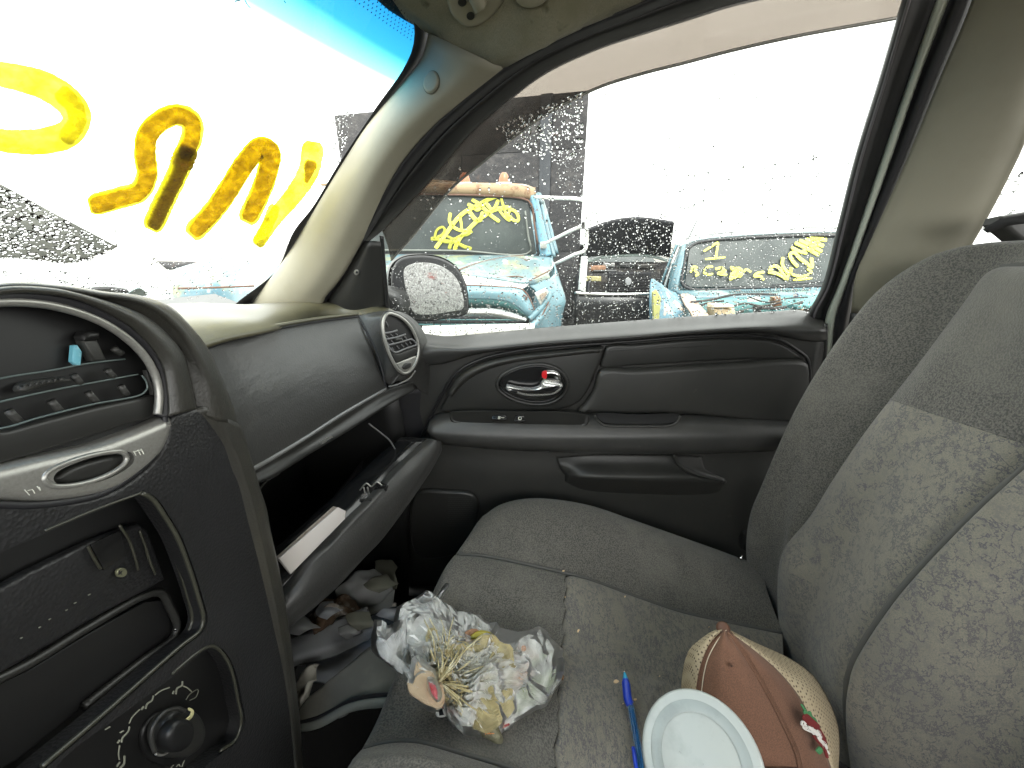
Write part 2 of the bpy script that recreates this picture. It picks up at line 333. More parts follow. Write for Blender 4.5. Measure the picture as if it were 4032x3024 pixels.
# ================= VEHICLES OUTSIDE =================
M['blue']=mat('weathered_light_blue_paint',(.085,.155,.185),.42,var=[(1.6,(.15,.27,.31),.4,.62),(3.2,(.30,.36,.34),.56,.68,(1,1.3,1)),(7,(.20,.075,.035),.665,.70),(40,(.60,.62,.60),.66,.72)],coat=.2)
M['blueshine']=mat('sun_bleached_blue_paint',(.13,.20,.215),.38,var=[(1.2,(.10,.20,.25),.42,.6,(.5,2,1)),(2.5,(.24,.26,.17),.50,.60,(1,2.2,1)),(5,(.40,.45,.46),.57,.66,(1,2,1)),(7,(.12,.04,.018),.66,.69)],coat=.3)
M['rust']=mat('peeling_tan_rust',(.27,.19,.11),.8,var=[(12,(.15,.07,.035),.5,.62),(5,(.40,.35,.29),.56,.66)])
M['rustline']=mat('rust_seam',(.13,.07,.05),.9)
M['teal']=mat('teal_bay_paint',(.08,.20,.205),.5,var=[(6,(.12,.30,.29),.5,.65),(14,(.15,.07,.04),.62,.70)])
M['blue2']=mat('blotchy_blue_fender',(.08,.16,.21),.5,var=[(5,(.15,.26,.31),.42,.6),(6.5,(.40,.31,.25),.56,.62),(11,(.50,.50,.48),.6,.66)])
M['offwhite']=mat('off_white_paint',(.70,.70,.68),.4,coat=.3)
M['darkglass']=mat('dusty_dark_windshield',(.045,.052,.052),.3,spec=.3,var=[(3,(.075,.085,.082),.4,.7),(25,(.12,.13,.125),.62,.75)])
M['engine']=mat('grimy_engine_metal',(.030,.028,.028),.7,var=[(9,(.09,.075,.06),.52,.7),(22,(.15,.14,.13),.63,.72)],bump=[('n',40,1,.02)])
M['hoodblack']=mat('matte_black_underside',(.016,.016,.020),.8,var=[(12,(.03,.03,.034),.5,.7)])
M['osb']=mat('scuffed_black_panel',(.028,.026,.028),.8,var=[(9,(.060,.055,.055),.50,.64,(1,.8,1.6)),(24,(.11,.10,.097),.60,.72,(1,1,1)),(5,(.075,.05,.04),.64,.74)],bump=[('n',30,.6,.01)])
M['osbpost']=mat('dark_steel_post',(.035,.038,.045),.6,var=[(8,(.06,.062,.07),.5,.7)])
M['amber']=mat('orange_lamp_lens',(.40,.13,.06),.3)
M['grime']=mat('chrome_dull',(.80,.80,.79),.28,metal=.75)
M['bumper']=mat('white_painted_bumper',(.78,.77,.74),.4,var=[(5,(.55,.50,.42),.55,.7)])
M['tyre']=mat('tyre_rubber',(.02,.02,.02),.85)
def wheel(x,y,r,parent,axis_y=True,name='wheel'):
    vs=[];fs=[];N=28; prof=[(r*.55,-.10),(r*.95,-.11),(r,-.07),(r,.07),(r*.95,.11),(r*.55,.10)]
    for a in range(N):
        g=2*math.pi*a/N
        for (q,wd) in prof: vs.append(Vector((x+q*math.cos(g),y+wd,r+q*math.sin(g))))
    for a in range(N):
        for b in range(5): i=a*6+b; j=((a+1)%N)*6+b; fs.append((i,i+1,j+1,j))
    wv=obj(name,vs,fs,M['tyre'],parent)
    vs=[Vector((x,y-.09,r)),Vector((x,y+.09,r))]+[Vector((x+r*.56*math.cos(2*math.pi*a/N),y-.10,r+r*.56*math.sin(2*math.pi*a/N))) for a in range(N)]+[Vector((x+r*.56*math.cos(2*math.pi*a/N),y+.10,r+r*.56*math.sin(2*math.pi*a/N))) for a in range(N)]
    fs=[(0,2+a,2+(a+1)%N) for a in range(N)]+[(1,2+N+(a+1)%N,2+N+a) for a in range(N)]
    obj('rim',vs,fs,M['grime'],wv)
# ---- old blue work truck, nose towards us ----
T=empty('work_truck',(3.2,.72,0),'faded light blue work truck with rusty tan roof edge and yellow scrawl on its windshield','truck')
hood_back=[(1330,1000,3.15),(1560,1004,3.15),(1800,1006,3.15),(2024,1008,3.15),(2166,1014,3.15)]
crease=[(2060,1009,3.1),(1985,1016,2.95),(1900,1033,2.7),(1830,1055,2.42),(1800,1068,2.28)]
# fender top beyond the crease
loft('fender',[LX([(2060,1009,3.10),(2120,1010,3.12),(2166,1016,3.12)]),LX([(1985,1016,2.9),(2090,1032,2.9),(2180,1040,2.9)]),LX([(1890,1036,2.6),(2080,1062,2.6),(2172,1062,2.6)]),LX([(1800,1068,2.3),(1950,1088,2.3),(2085,1103,2.3),(2160,1078,2.42)]),LX([(1798,1082,2.27),(1950,1104,2.27),(2080,1122,2.28),(2165,1095,2.4)])],M['blueshine'],T,solid=.01)
loft('hood',[LX([(1330,1000,3.15),(1800,1006,3.15),(2062,1008,3.13)]),LX([(1290,1012,2.9),(1700,1016,2.9),(1985,1015,2.93)]),LX([(1240,1035,2.6),(1600,1034,2.6),(1895,1034,2.63)]),LX([(1150,1065,2.3),(1500,1066,2.3),(1801,1066,2.31)]),LX([(1150,1100,2.26),(1500,1100,2.26),(1800,1084,2.28)])],M['blueshine'],T,solid=.01)
tube('hood_seam',LX([(2060,1007,3.1),(1985,1014,2.92),(1895,1033,2.62),(1801,1065,2.29)]),.006,M['rustline'],T,seg=5)
# nose panels
def X_(l,x): return [WX(a,b,x) for a,b in l]
loft('nose_panel',[X_([(1150,1100),(1500,1100),(1800,1083),(1950,1105),(2080,1123)],2.265),X_([(1150,1128),(1500,1124),(1829,1123),(1960,1128),(2055,1139)],2.23)],M['offwhite'],T,sm=2,solid=.01,label='upper edge of the nose with its white reflection painted on')  # off-white colour stands in for the bright reflection along this lip
tube('hood_seam',X_([(1300,1122),(1600,1122),(1829,1123),(1960,1129),(2056,1140),(2088,1180),(2110,1240)],2.222),.0045,M['rustline'],T,seg=5)
loft('grille_surround',[X_([(1150,1127),(1500,1127),(1829,1125),(1960,1131),(2055,1141),(2088,1185),(2108,1240)],2.225),X_([(1150,1150),(1500,1150),(1829,1150),(1960,1152),(2035,1162),(2062,1195),(2092,1245)],2.20),X_([(1150,1180),(1500,1178),(1829,1176),(1950,1180),(2010,1192),(2045,1215),(2083,1250)],2.21)],M['blue'],T,solid=.01)
loft('grille_recess',[X_([(1150,1180),(1500,1178),(1829,1176),(1950,1180),(2010,1192),(2045,1215),(2083,1250)],2.21),X_([(1150,1218),(1500,1216),(1829,1214),(1950,1216),(2030,1236),(2060,1250),(2080,1258)],2.30)],M['teal'],T,sm=2,solid=.01)
loft('chrome_bar',[X_([(1150,1222),(1600,1220),(1834,1217),(1950,1218),(2030,1238),(2070,1256)],2.18),X_([(1150,1232),(1600,1231),(1834,1229),(1945,1231),(2025,1248),(2072,1260)],2.15),X_([(1150,1242),(1600,1242),(1834,1240),(1940,1243),(2010,1255),(2072,1262)],2.19)],M['grime'],T,solid=.012)
loft('grille',[X_([(1150,1242),(1834,1241),(2060,1250)],2.26),X_([(1150,1300),(1834,1296),(2090,1292)],2.28)],M['hoodblack'],T,sm=2,solid=.01)
for k in range(5): tube('grille_bar',X_([(1150,1252+k*9),(1834,1250+k*9),(2062,1252+k*8)],2.24),.004,M['teal'] if k%2 else M['hoodblack'],T,seg=5)
loft('front_bumper',[X_([(1000,1300),(1658,1288),(1830,1283),(2100,1278)],2.02),X_([(1000,1310),(1658,1294),(1830,1290),(2105,1284)],1.98),X_([(1000,1345),(1658,1330),(1830,1325),(2100,1320)],1.99),X_([(1000,1420),(1658,1400),(1830,1395),(2090,1390)],2.03)],M['bumper'],T,solid=.012)
# right hand side of the nose (fender side) swinging back
loft('side_fender',[LX([(2080,1123,2.28),(2165,1095,2.4),(2180,1042,2.9),(2168,1016,3.1)]),LX([(2110,1150,2.27),(2190,1140,2.4),(2195,1080,2.9),(2176,1030,3.1)]),LX([(2098,1200,2.26),(2212,1190,2.42),(2208,1150,2.9),(2185,1100,3.1)]),LX([(2085,1255,2.24),(2205,1230,2.42),(2200,1200,2.9),(2190,1170,3.1)]),LX([(2088,1310,2.24),(2195,1300,2.42),(2190,1290,2.9),(2190,1270,3.1)]),LX([(2080,1420,2.24),(2180,1420,2.42),(2185,1400,2.9),(2185,1380,3.1)])],M['blue'],T,solid=.01)
tube('fender_flare',LX([(2086,1256,2.2),(2125,1218,2.22),(2155,1180,2.24),(2168,1150,2.26)]),.018,M['blue'],T,seg=8)
tube('fender_flare',LX([(2075,1300,2.16),(2120,1260,2.2),(2160,1200,2.24)]),.02,M['blue'],T,seg=8)
lm=slab('turn_lamp',X_([(2104,1152),(2150,1132),(2160,1150),(2128,1200)],2.23),(-1,0,0),.025,.006,M['grime'],T,smoothline=False)
slab('lamp_lens',X_([(2124,1158),(2152,1142),(2152,1160),(2128,1188)],2.203),(-1,0,0),.012,.004,mat('dirty_lamp_lens',(.30,.24,.19),.3,var=[(40,(.5,.45,.4),.5,.6)]),lm,smoothline=False)
# cab
slab('windshield',X_([(1440,770),(1700,768),(1900,772),(2062,786),(2082,800),(2112,998),(2100,1003),(1440,996)],3.24),(-1,0,0),.02,.004,M['darkglass'],T,smoothline=False)
tube('windshield_seal',X_([(1440,772),(1700,768),(1900,772),(2064,786),(2086,803),(2118,1004),(1800,1003),(1440,999)],3.215),.013,M['rubber'],T,seg=6,n=80)
tube('rust_line',X_([(1440,768),(1700,766),(1900,770),(2062,783),(2090,800),(2104,880),(2118,960)],3.195),.007,M['rustline'],T,seg=6)
for l in ([(1955,1094,2.27),(1990,1092,2.3),(2030,1088,2.3),(2060,1092,2.28)],[(2085,1106,2.25),(2120,1088,2.3),(2165,1064,2.38)],[(2030,1012,3.0),(2060,1020,2.95),(2075,1026,2.9)],[(2060,1160,2.2),(2075,1172,2.2),(2068,1180,2.2)],[(2100,1290,2.2),(2135,1240,2.2),(2160,1190,2.22)]): tube('rust_line',LX(l),.007,M['rustline'],T,seg=5,flat=.6)
tube('windshield_trim',X_([(1440,985),(1800,987),(2088,992),(2080,930),(2068,830)],3.20),.008,mat('pale_glass_edge',(.15,.16,.145),.5),T,seg=6)
loft('windshield_pillar',[LX([(2084,775,3.25),(2108,880,3.22),(2130,1010,3.2)]),LX([(2096,770,3.24),(2122,880,3.21),(2150,1010,3.19)]),LX([(2110,765,3.3),(2138,880,3.28),(2168,1005,3.25)])],mat('rusty_blue_pillar',(.12,.27,.35),.5,var=[(22,(.12,.06,.04),.54,.64)]),T,solid=.02)
loft('roof_edge',[LX([(1440,724,3.3),(1700,722,3.3),(1900,725,3.3),(2060,730,3.3),(2098,742,3.35)]),LX([(1440,735,3.2),(1700,733,3.2),(1900,736,3.2),(2060,742,3.2),(2106,752,3.3)]),LX([(1440,758,3.2),(1700,757,3.2),(1900,761,3.2),(2060,772,3.2),(2106,785,3.28)]),LX([(1440,768,3.25),(1700,767,3.25),(1900,771,3.25),(2060,783,3.25),(2098,790,3.3)])],M['rust'],T,solid=.02)
for (a,b) in ((1452,716),(1640,712),(1830,712),(1985,712)):
    p=WX(a,b+12,3.33); vs=[];fs=[];N=14
    lb=obj('roof_lamp',*(lambda c:( [c+Vector((.045*f*math.cos(2*math.pi*q/N),.045*f*math.sin(2*math.pi*q/N),h)) for f,h in ((1,0),(.92,.03),(.7,.06),(.35,.078)) for q in range(N)]+[c+Vector((0,0,.08))],[(i*N+q,i*N+(q+1)%N,(i+1)*N+(q+1)%N,(i+1)*N+q) for i in range(3) for q in range(N)]+[(3*N+q,3*N+(q+1)%N,4*N) for q in range(N)]))(p),M['amber'],T)
    box('lamp_base',p+Vector((0,0,.0)),(.10,.12,.012),M['grime'],lb)
# cab box: roof, doors, back
rz=WX(1900,724,3.3).z; cy0=WX(2108,760,3.35).y; 
loft('cab_roof',[[Vector((3.3,1.62,rz)),Vector((3.3,1.0,rz+.03)),Vector((3.34,cy0,rz-.03))],[Vector((4.1,1.7,rz+.08)),Vector((4.1,1.0,rz+.11)),Vector((4.1,cy0,rz+.03))],[Vector((4.9,1.7,rz)),Vector((4.9,1.0,rz+.02)),Vector((4.9,cy0,rz-.04))]],M['rust'],T,solid=.02)
dz=WX(2168,1010,3.25)
loft('cab_door',[[WX(2172,1012,3.28),Vector((4.0,dz.y-.03,dz.z)),Vector((4.6,dz.y,dz.z))],[Vector((3.25,dz.y-.05,.9)),Vector((4.0,dz.y-.08,.9)),Vector((4.6,dz.y-.05,.9))],[Vector((3.25,dz.y-.02,.4)),Vector((4.0,dz.y-.02,.4)),Vector((4.6,dz.y-.02,.4))]],M['blue'],T,solid=.02)
tube('door_frame',[WX(2106,790,3.3),WX(2128,800,3.8),WX(2150,900,3.6),WX(2180,1012,3.45)],.022,M['blue'],T,seg=8)
tube('door_frame',[WX(2112,775,3.35),WX(2132,795,4.3),WX(2160,890,4.3),WX(2190,1000,4.2)],.03,M['blue'],T,seg=8)
loft('door_glass',[[WX(2112,790,3.4),WX(2140,880,3.4),WX(2168,1008,3.4)],[WX(2122,790,4.2),WX(2140,880,4.2),WX(2166,1008,4.2)]],M['darkglass'],T,sm=2,solid=.006)
loft('cab_back',[[Vector((4.9,1.7,rz)),Vector((4.9,cy0,rz))],[Vector((4.9,1.7,.6)),Vector((4.9,dz.y,.6))]],M['blue'],T,sm=2,solid=.02)
box('chassis',(4.4,.75,.62),(4.6,1.0,.26),M['engine'],T)
box('cargo_bed',(6.0,.72,1.0),(2.1,2.0,.5),M['blue'],T,bev=.02)
for yy in (-.12,1.55):
    wheel(2.75,yy,.42,T); wheel(6.0,yy,.42,T)
# mirror bracket
mb=tube('mirror_arm',LX([(2096,776,3.3),(2200,780,3.0),(2270,783,2.85),(2298,790,2.83),(2308,815,2.83),(2309,900,2.85),(2310,960,2.88),(2302,985,2.88),(2260,1003,2.95),(2180,1042,3.15),(2160,1050,3.2)]),.0125,M['bumper'],T,seg=8,n=60)
tube('brace',LX([(2302,885,2.86),(2240,912,2.95),(2140,963,3.18)]),.012,M['bumper'],mb,seg=8,n=10)
box('joint',WX(2140,965,3.17),(.04,.05,.05),M['chrome'],mb); box('joint',WX(2303,888,2.86),(.03,.045,.045),M['engine'],mb)
slab('mirror_head',LX([(2288,1010,2.86),(2312,1012,2.86),(2302,1150,2.86),(2276,1140,2.86)]),(-1,0,.1),.04,.01,M['bumper'],mb,smoothline=False)
# scrawl on the truck's windshield
ORX,ORY,SC=1450,680,.27125
def z2(l): return [(ORX+a*SC,ORY+b*SC) for a,b in l]
P_=lambda a,b: WX(a,b,3.212)
scr=[(z2([(990,1080),(1080,960),(1200,790),(1310,650),(1420,560),(1560,490),(1740,390),(1900,330)]),8,'yfar'),
 (z2([(1260,1100),(1330,950),(1450,830),(1560,720),(1680,630),(1830,540),(2050,500)]),8,'yfar'),
 (z2([(1470,570),(1560,680),(1620,690),(1660,590)]),8,'yfar'),(z2([(1190,600),(1180,700),(1240,790),(1350,840),(1480,830)]),6,'yfar'),
 (z2([(1330,640),(1350,740),(1355,830)]),5,'yfar'),(z2([(1520,400),(1600,450),(1700,540),(1780,620),(1890,700)]),7,'yfar'),
 (z2([(1460,465),(1530,500),(1580,540),(1640,500),(1680,440)]),7,'yfar'),(z2([(1690,410),(1740,480),(1800,540),(1850,490),(1880,410)]),7,'yfar'),
 (z2([(1920,330),(1960,480),(2000,600),(2040,690),(1960,620),(1900,540)]),5,'yfar'),(z2([(2050,690),(2030,600),(2070,540),(2140,570),(2180,650),(2170,700),(2110,690),(2060,640)]),6,'yfar'),
 (z2([(1500,860),(1440,900),(1330,920),(1240,960),(1160,930)]),5,'yfar_thin'),(z2([(1180,1090),(1210,1020),(1290,1000),(1270,1100)]),7,'yfar_thin'),
 (z2([(1330,1040),(1400,1075),(1480,1100)]),7,'yfar_thin'),(z2([(930,960),(1000,960),(1080,990),(1200,1000)]),8,'yfar_thin'),
 (z2([(960,950),(1000,830),(1080,790),(1110,830),(1070,900),(1010,930)]),5,'yfar_thin')]
for l,hw,mm in scr: stroke('marker_stroke',l,hw,P_,M[mm],T,th=.003)
# ---- tall dark box body behind the truck ----
Bx=empty('box_trailer',(7.5,1.5,0),'tall dark scuffed box trailer standing behind the light blue truck','trailer')
def WB(px,py,off=0):   # plane of its side, slightly skewed
    d=ray(px,py); t=(6.2-off)/(d.x-.24*d.y); return CAM+d*t
zt=WB(2306,358).z; yr=WB(2306,600)
def onB(y,z,off=0): x=6.2-off+.24*y; return Vector((x,y,z))
yr_=WB(2306,600).y; yl_=WB(1338,600).y
ys=[yr_,WB(2172,600).y,WB(2128,600).y]
while ys[-1]<yl_-.9: ys.append(ys[-1]+1.15)
ys.append(yl_)
nB=Vector((-1,.24,0)).normalized()
zs=[.35,1.25,WB(2050,600).z,zt]
for i in range(len(ys)-1):
    if i==1:
        slab('post',[onB(ys[1],.3,.0),onB(ys[2],.3,.0),onB(ys[2],zt,.0),onB(ys[1],zt,.0)],nB,.05,.006,M['osbpost'],Bx,smoothline=False); continue
    for j in range(3):
        slab('panel',[onB(ys[i]+.003,zs[j]+.003),onB(ys[i+1]-.003,zs[j]+.003),onB(ys[i+1]-.003,zs[j+1]-.003),onB(ys[i]+.003,zs[j+1]-.003)],nB,.02,.004,M['osb'],Bx,smoothline=False)
def bx8(name,pts,m,par): return obj(name,pts,[(0,1,2,3),(4,7,6,5),(0,4,5,1),(1,5,6,2),(2,6,7,3),(3,7,4,0)],m,par,smooth=False,bev=.01)
q=[onB(ys[0],.3,-.02),onB(ys[-1],.3,-.02),onB(ys[-1],zt,-.02),onB(ys[0],zt,-.02)]
bx8('box_body',q+[p+Vector((2.4,0,0)) for p in q],M['osbpost'],Bx)
for xx,yy in ((7.2,0),(7.2,3.6)): wheel(xx,yy,.4,Bx)
# ---- black car with raised hood ----
K=empty('black_car',(5.0,-1.5,0),'black car with its hood raised and grille missing, engine bay open','car')
hx=4.9
loft('hood',[LX([(2318,902,4.7),(2400,872,4.7),(2500,858,4.7),(2580,864,4.7),(2655,876,4.7)]),LX([(2310,960,4.95),(2400,940,4.95),(2500,932,4.95),(2570,935,4.95),(2645,945,4.95)]),LX([(2306,1010,5.2),(2400,1000,5.2),(2500,996,5.2),(2570,1000,5.2),(2638,1010,5.2)])],M['hoodblack'],K,solid=.03)
loft('cowl_edge',[LX([(2306,1030,5.2),(2360,1012,5.2),(2430,1003,5.2),(2520,1000,5.2),(2580,1008,5.2),(2630,1022,5.2)]),LX([(2306,1036,5.1),(2360,1018,5.1),(2430,1010,5.1),(2520,1007,5.1),(2580,1015,5.1),(2630,1030,5.1)])],mat('grey_green_cowl',(.30,.36,.33),.4),K,sm=2,solid=.02)
loft('engine_bay',[LX([(2300,1034,5.1),(2640,1034,5.1)]),LX([(2290,1160,4.7),(2645,1160,4.7)])],M['engine'],K,sm=3,solid=.02)
rd=slab('radiator',LX([(2392,1070,4.6),(2560,1072,4.6),(2560,1148,4.6),(2392,1148,4.6)]),(-1,0,0),.05,.004,M['hoodblack'],K,smoothline=False)
for k in range(12): slab('fin',LX([(2398,1076+k*6,4.545),(2555,1078+k*6,4.545),(2555,1080.5+k*6,4.545),(2398,1078.5+k*6,4.545)]),(-1,0,0),.01,.002,M['osb'],rd,smoothline=False)
slab('emblem',LX([(a,b,4.5) for a,b in ell(2473,1108,12,15)]),(-1,0,0),.02,.004,mat('grey_disc',(.35,.35,.36),.5),K)
slab('head_lamp',LX([(2298,1086,4.55),(2364,1088,4.55),(2364,1106,4.55),(2298,1106,4.55)]),(-1,0,0),.05,.008,mat('dull_yellow_lamp',(.38,.34,.16),.3,var=[(30,(.6,.56,.35),.55,.62)]),K,smoothline=False)
for (a,b,c,d_,cc) in ((2318,1050,60,22,(.28,.15,.09)),(2372,1040,40,16,(.30,.29,.28)),(2430,1042,60,16,(.05,.05,.05)),(2500,1044,70,18,(.06,.055,.05)),(2330,1066,90,10,(.05,.05,.05)),(2600,1062,40,40,(.10,.09,.09)),(2582,1100,30,60,(.04,.04,.04))):
    slab('engine_part',LX([(a,b,4.75),(a+c,b,4.75),(a+c,b+d_,4.75),(a,b+d_,4.75)]),(-1,0,.2),.12,.02,mat('engine_part_paint',cc,.6,var=[(25,tuple(min(1,q*1.9) for q in cc),.5,.7)]),K,smoothline=False)
tube('chrome_bumper_strip',LX([(2262,1153,4.4),(2320,1157,4.38),(2450,1159,4.36),(2570,1157,4.38),(2640,1154,4.45)]),.018,M['chrome'],K,seg=8)
loft('front_bumper',[LX([(2262,1160,4.42),(2450,1164,4.38),(2640,1160,4.45)]),LX([(2262,1200,4.40),(2450,1205,4.34),(2640,1200,4.42)]),LX([(2262,1290,4.5),(2450,1295,4.45),(2640,1290,4.5)])],mat('wet_black_bumper',(.02,.02,.022),.35,var=[(20,(.09,.09,.09),.6,.68)]),K,solid=.02)
p0=WX(2290,1034,5.2);p1=WX(2645,1034,5.2)
box('body',(6.6,(p0.y+p1.y)/2,.62),(2.9,abs(p0.y-p1.y)*.98,.7),M['hoodblack'],K,bev=.08)
loft('cabin',[[Vector((5.5,p0.y,1.0)),Vector((5.5,p1.y,1.0))],[Vector((6.1,p0.y-.15,1.32)),Vector((6.1,p1.y+.15,1.32))],[Vector((7.3,p0.y-.15,1.3)),Vector((7.3,p1.y+.15,1.3))],[Vector((7.9,p0.y,1.0)),Vector((7.9,p1.y,1.0))]],M['darkglass'],K,solid=.03)
for yy in (p0.y-.1,p1.y+.1): wheel(5.3,yy,.32,K); wheel(7.4,yy,.32,K)
loft('side_panel',[[Vector((4.5,p0.y,1.0)),Vector((5.5,p0.y,1.02))],[Vector((4.5,p0.y,.4)),Vector((5.5,p0.y,.4))]],M['hoodblack'],K,sm=2,solid=.02)
loft('side_panel',[[Vector((4.5,p1.y,1.0)),Vector((5.5,p1.y,1.02))],[Vector((4.5,p1.y,.4)),Vector((5.5,p1.y,.4))]],M['hoodblack'],K,sm=2,solid=.02)
# ---- blue suv, hood removed, right side ----
U=empty('blue_suv',(4.2,-2.6,0),'turquoise boxy old SUV without hood, the number 1 and yellow words on its windshield','SUV')
wx=3.55
slab('windshield',LX([(2712,975,wx+.1),(2760,955,wx+.15),(2900,940,wx+.2),(3200,928,wx+.2),(3520,935,wx+.2),(3560,1120,wx-.02),(3200,1128,wx-.05),(2715,1132,wx-.05),(2694,1118,wx-.03)]),(-1,0,.25),.02,.004,M['darkglass'],U,smoothline=False)
tube('windshield_seal',LX([(2706,985,wx+.06),(2735,960,wx+.1),(2830,944,wx+.15),(3000,934,wx+.17),(3200,928,wx+.17),(3520,934,wx+.17)]),.012,M['rubber'],U,seg=6,n=50)
tube('windshield_seal',LX([(2704,985,wx+.06),(2690,1060,wx),(2688,1120,wx-.05),(2720,1138,wx-.09),(2950,1134,wx-.1),(3300,1126,wx-.1),(3550,1124,wx-.1)]),.014,M['rubber'],U,seg=6,n=60)
M['whiteroof']=mat('white_blue_roof',(.40,.47,.49),.35,coat=.3)
loft('roof',[LX([(2672,975,wx+.12),(2700,958,wx+.14),(2760,942,wx+.16),(2900,928,wx+.18),(3200,915,wx+.2),(3550,915,wx+.2)]),LX([(2676,962,wx+.3),(2715,945,wx+.3),(2780,932,wx+.3),(2900,922,wx+.3),(3200,908,wx+.3),(3550,908,wx+.3)]),LX([(2690,962,wx+1),(2720,950,wx+1),(2790,940,wx+1),(2900,930,wx+1),(3200,915,wx+1),(3550,915,wx+1)]),LX([(2700,980,wx+3),(2740,970,wx+3),(2800,960,wx+3),(2900,955,wx+3),(3200,945,wx+3),(3550,945,wx+3)])],M['whiteroof'],U,solid=.02)
for l in ([(2778,926,wx+.5),(2850,918,wx+.6),(2915,912,wx+.8)],[(3108,905,wx+.5),(3140,898,wx+.6),(3260,897,wx+.7),(3420,897,wx+.7)],[(3160,906,wx+.5),(3300,903,wx+.6)]): tube('roof_rail',LX(l),.006,M['engine'],U,seg=6)
loft('windshield_pillar',[LX([(2700,965,wx+.1),(2690,1040,wx+.02),(2672,1110,wx-.05),(2668,1150,wx-.08)]),LX([(2684,968,wx+.1),(2664,1040,wx+.05),(2640,1120,wx),(2632,1150,wx)])],M['blue'],U,sm=3,solid=.03)
for dx_ in (0,14,28): tube('door_frame',LX([(2690-dx_*.9,965,wx+.35+dx_*.02),(2665-dx_,1030,wx+.3+dx_*.02),(2640-dx_*1.2,1110,wx+.3+dx_*.02),(2634-dx_*1.3,1140,wx+.3+dx_*.02)]),.014,M['blue'] if dx_!=14 else M['grime'],U,seg=6)
loft('cowl',[LX([(2664,1146,wx-.08),(2900,1142,wx-.1),(3200,1134,wx-.1),(3560,1128,wx-.1)]),LX([(2668,1154,wx-.2),(2900,1150,wx-.22),(3200,1143,wx-.22),(3560,1138,wx-.22)]),LX([(2690,1166,wx-.32),(2900,1162,wx-.34),(3200,1155,wx-.34),(3560,1150,wx-.34)]),LX([(2700,1178,wx-.34),(2900,1174,wx-.36),(3200,1165,wx-.36),(3560,1160,wx-.36)])],M['blue'],U,solid=.012)
for k in range(34):
    a=2872+k*9.5; tube('cowl_slot',LX([(a,1146-k*.25,wx-.235),(a+5,1152-k*.25,wx-.30)]),.0028,M['rubber'],U,n=3,seg=4)
loft('firewall',[LX([(2700,1178,wx-.36),(2900,1174,wx-.38),(3200,1165,wx-.38),(3560,1160,wx-.38)]),LX([(2740,1215,wx-.40),(2900,1212,wx-.42),(3200,1200,wx-.42),(3560,1195,wx-.42)]),LX([(2760,1270,wx-.4),(2900,1265,wx-.42),(3200,1250,wx-.42),(3560,1250,wx-.42)])],M['teal'],U,solid=.012)
loft('side_fender',[LX([(2568,1098,2.75),(2600,1120,3.0),(2640,1148,3.35),(2672,1158,3.5)]),LX([(2562,1130,2.7),(2600,1160,2.8),(2665,1180,3.1),(2690,1176,3.3)]),LX([(2560,1200,2.65),(2605,1215,2.75),(2680,1220,2.9),(2700,1200,3.1)]),LX([(2562,1290,2.65),(2620,1290,2.75),(2690,1280,2.85),(2720,1270,3.0)]),LX([(2562,1400,2.7),(2620,1400,2.75),(2690,1400,2.85),(2720,1400,3.0)])],M['blue2'],U,solid=.015)
loft('inner_fender',[LX([(2678,1160,3.3),(2705,1160,3.25),(2728,1168,3.2)]),LX([(2690,1190,3.0),(2720,1190,3.0),(2748,1195,3.0)]),LX([(2720,1235,2.7),(2755,1235,2.7),(2785,1240,2.7)]),LX([(2745,1300,2.5),(2780,1300,2.5),(2820,1300,2.5)])],mat('flaking_pink_primer',(.36,.26,.20),.75,var=[(9,(.48,.45,.42),.5,.62),(16,(.2,.4,.5),.62,.7)]),U,solid=.015)
slab('hood_hinge',LX([(2566,1150,2.62),(2580,1140,2.62),(2598,1170,2.62),(2590,1260,2.62),(2570,1280,2.62)]),(-1,0,0),.03,.006,mat('olive_bracket',(.34,.34,.12),.6),U,smoothline=False)
bt=slab('washer_tank',LX([(2782,1205,2.9),(2862,1206,2.9),(2866,1240,2.9),(2786,1242,2.9)]),(-1,0,0),.12,.012,mat('yellowed_plastic',(.50,.40,.25),.5,var=[(12,(.40,.30,.18),.5,.65)]),U,smoothline=False)
slab('tank_lid',LX([(2785,1192,2.86),(2862,1194,2.86),(2864,1204,2.86),(2784,1204,2.86)]),(-1,0,0),.1,.01,mat('cream_plastic',(.62,.55,.42),.5),bt,smoothline=False)
slab('sticker',LX([(2942,1170,3.08),(2992,1169,3.08),(2992,1187,3.08),(2942,1188,3.08)]),(-1,0,0),.006,.002,mat('paper_sticker',(.72,.70,.62),.6),U,smoothline=False)
slab('rust_block',LX([(3030,1168,3.1),(3060,1166,3.1),(3066,1200,3.1),(3034,1205,3.1)]),(-1,0,0),.05,.01,M['rust'],U,smoothline=False)
sq=slab('badge',LX([(3124,1156,3.08),(3141,1155,3.08),(3141,1168,3.08),(3124,1169,3.08)]),(-1,0,0),.008,.002,mat('navy_badge',(.02,.02,.07),.5),U,smoothline=False)
for a in (3128,3132,3136): stroke('badge_mark',[(a,1159),(a+1,1165)],.8,lambda x,y:WX(x,y,3.068),M['white_print'],sq,n=4,th=.001)
sq=slab('round_sticker',LX([(a,b,3.08) for a,b in ell(3128,1184,7,6,n=14)]),(-1,0,0),.006,.002,M['teal'],U)
stroke('printed_number',[(3125,1181),(3130,1181),(3127,1184),(3130,1187),(3125,1188)],.8,lambda x,y:WX(x,y,3.07),M['rubber'],sq,th=.001)
random.seed(3)
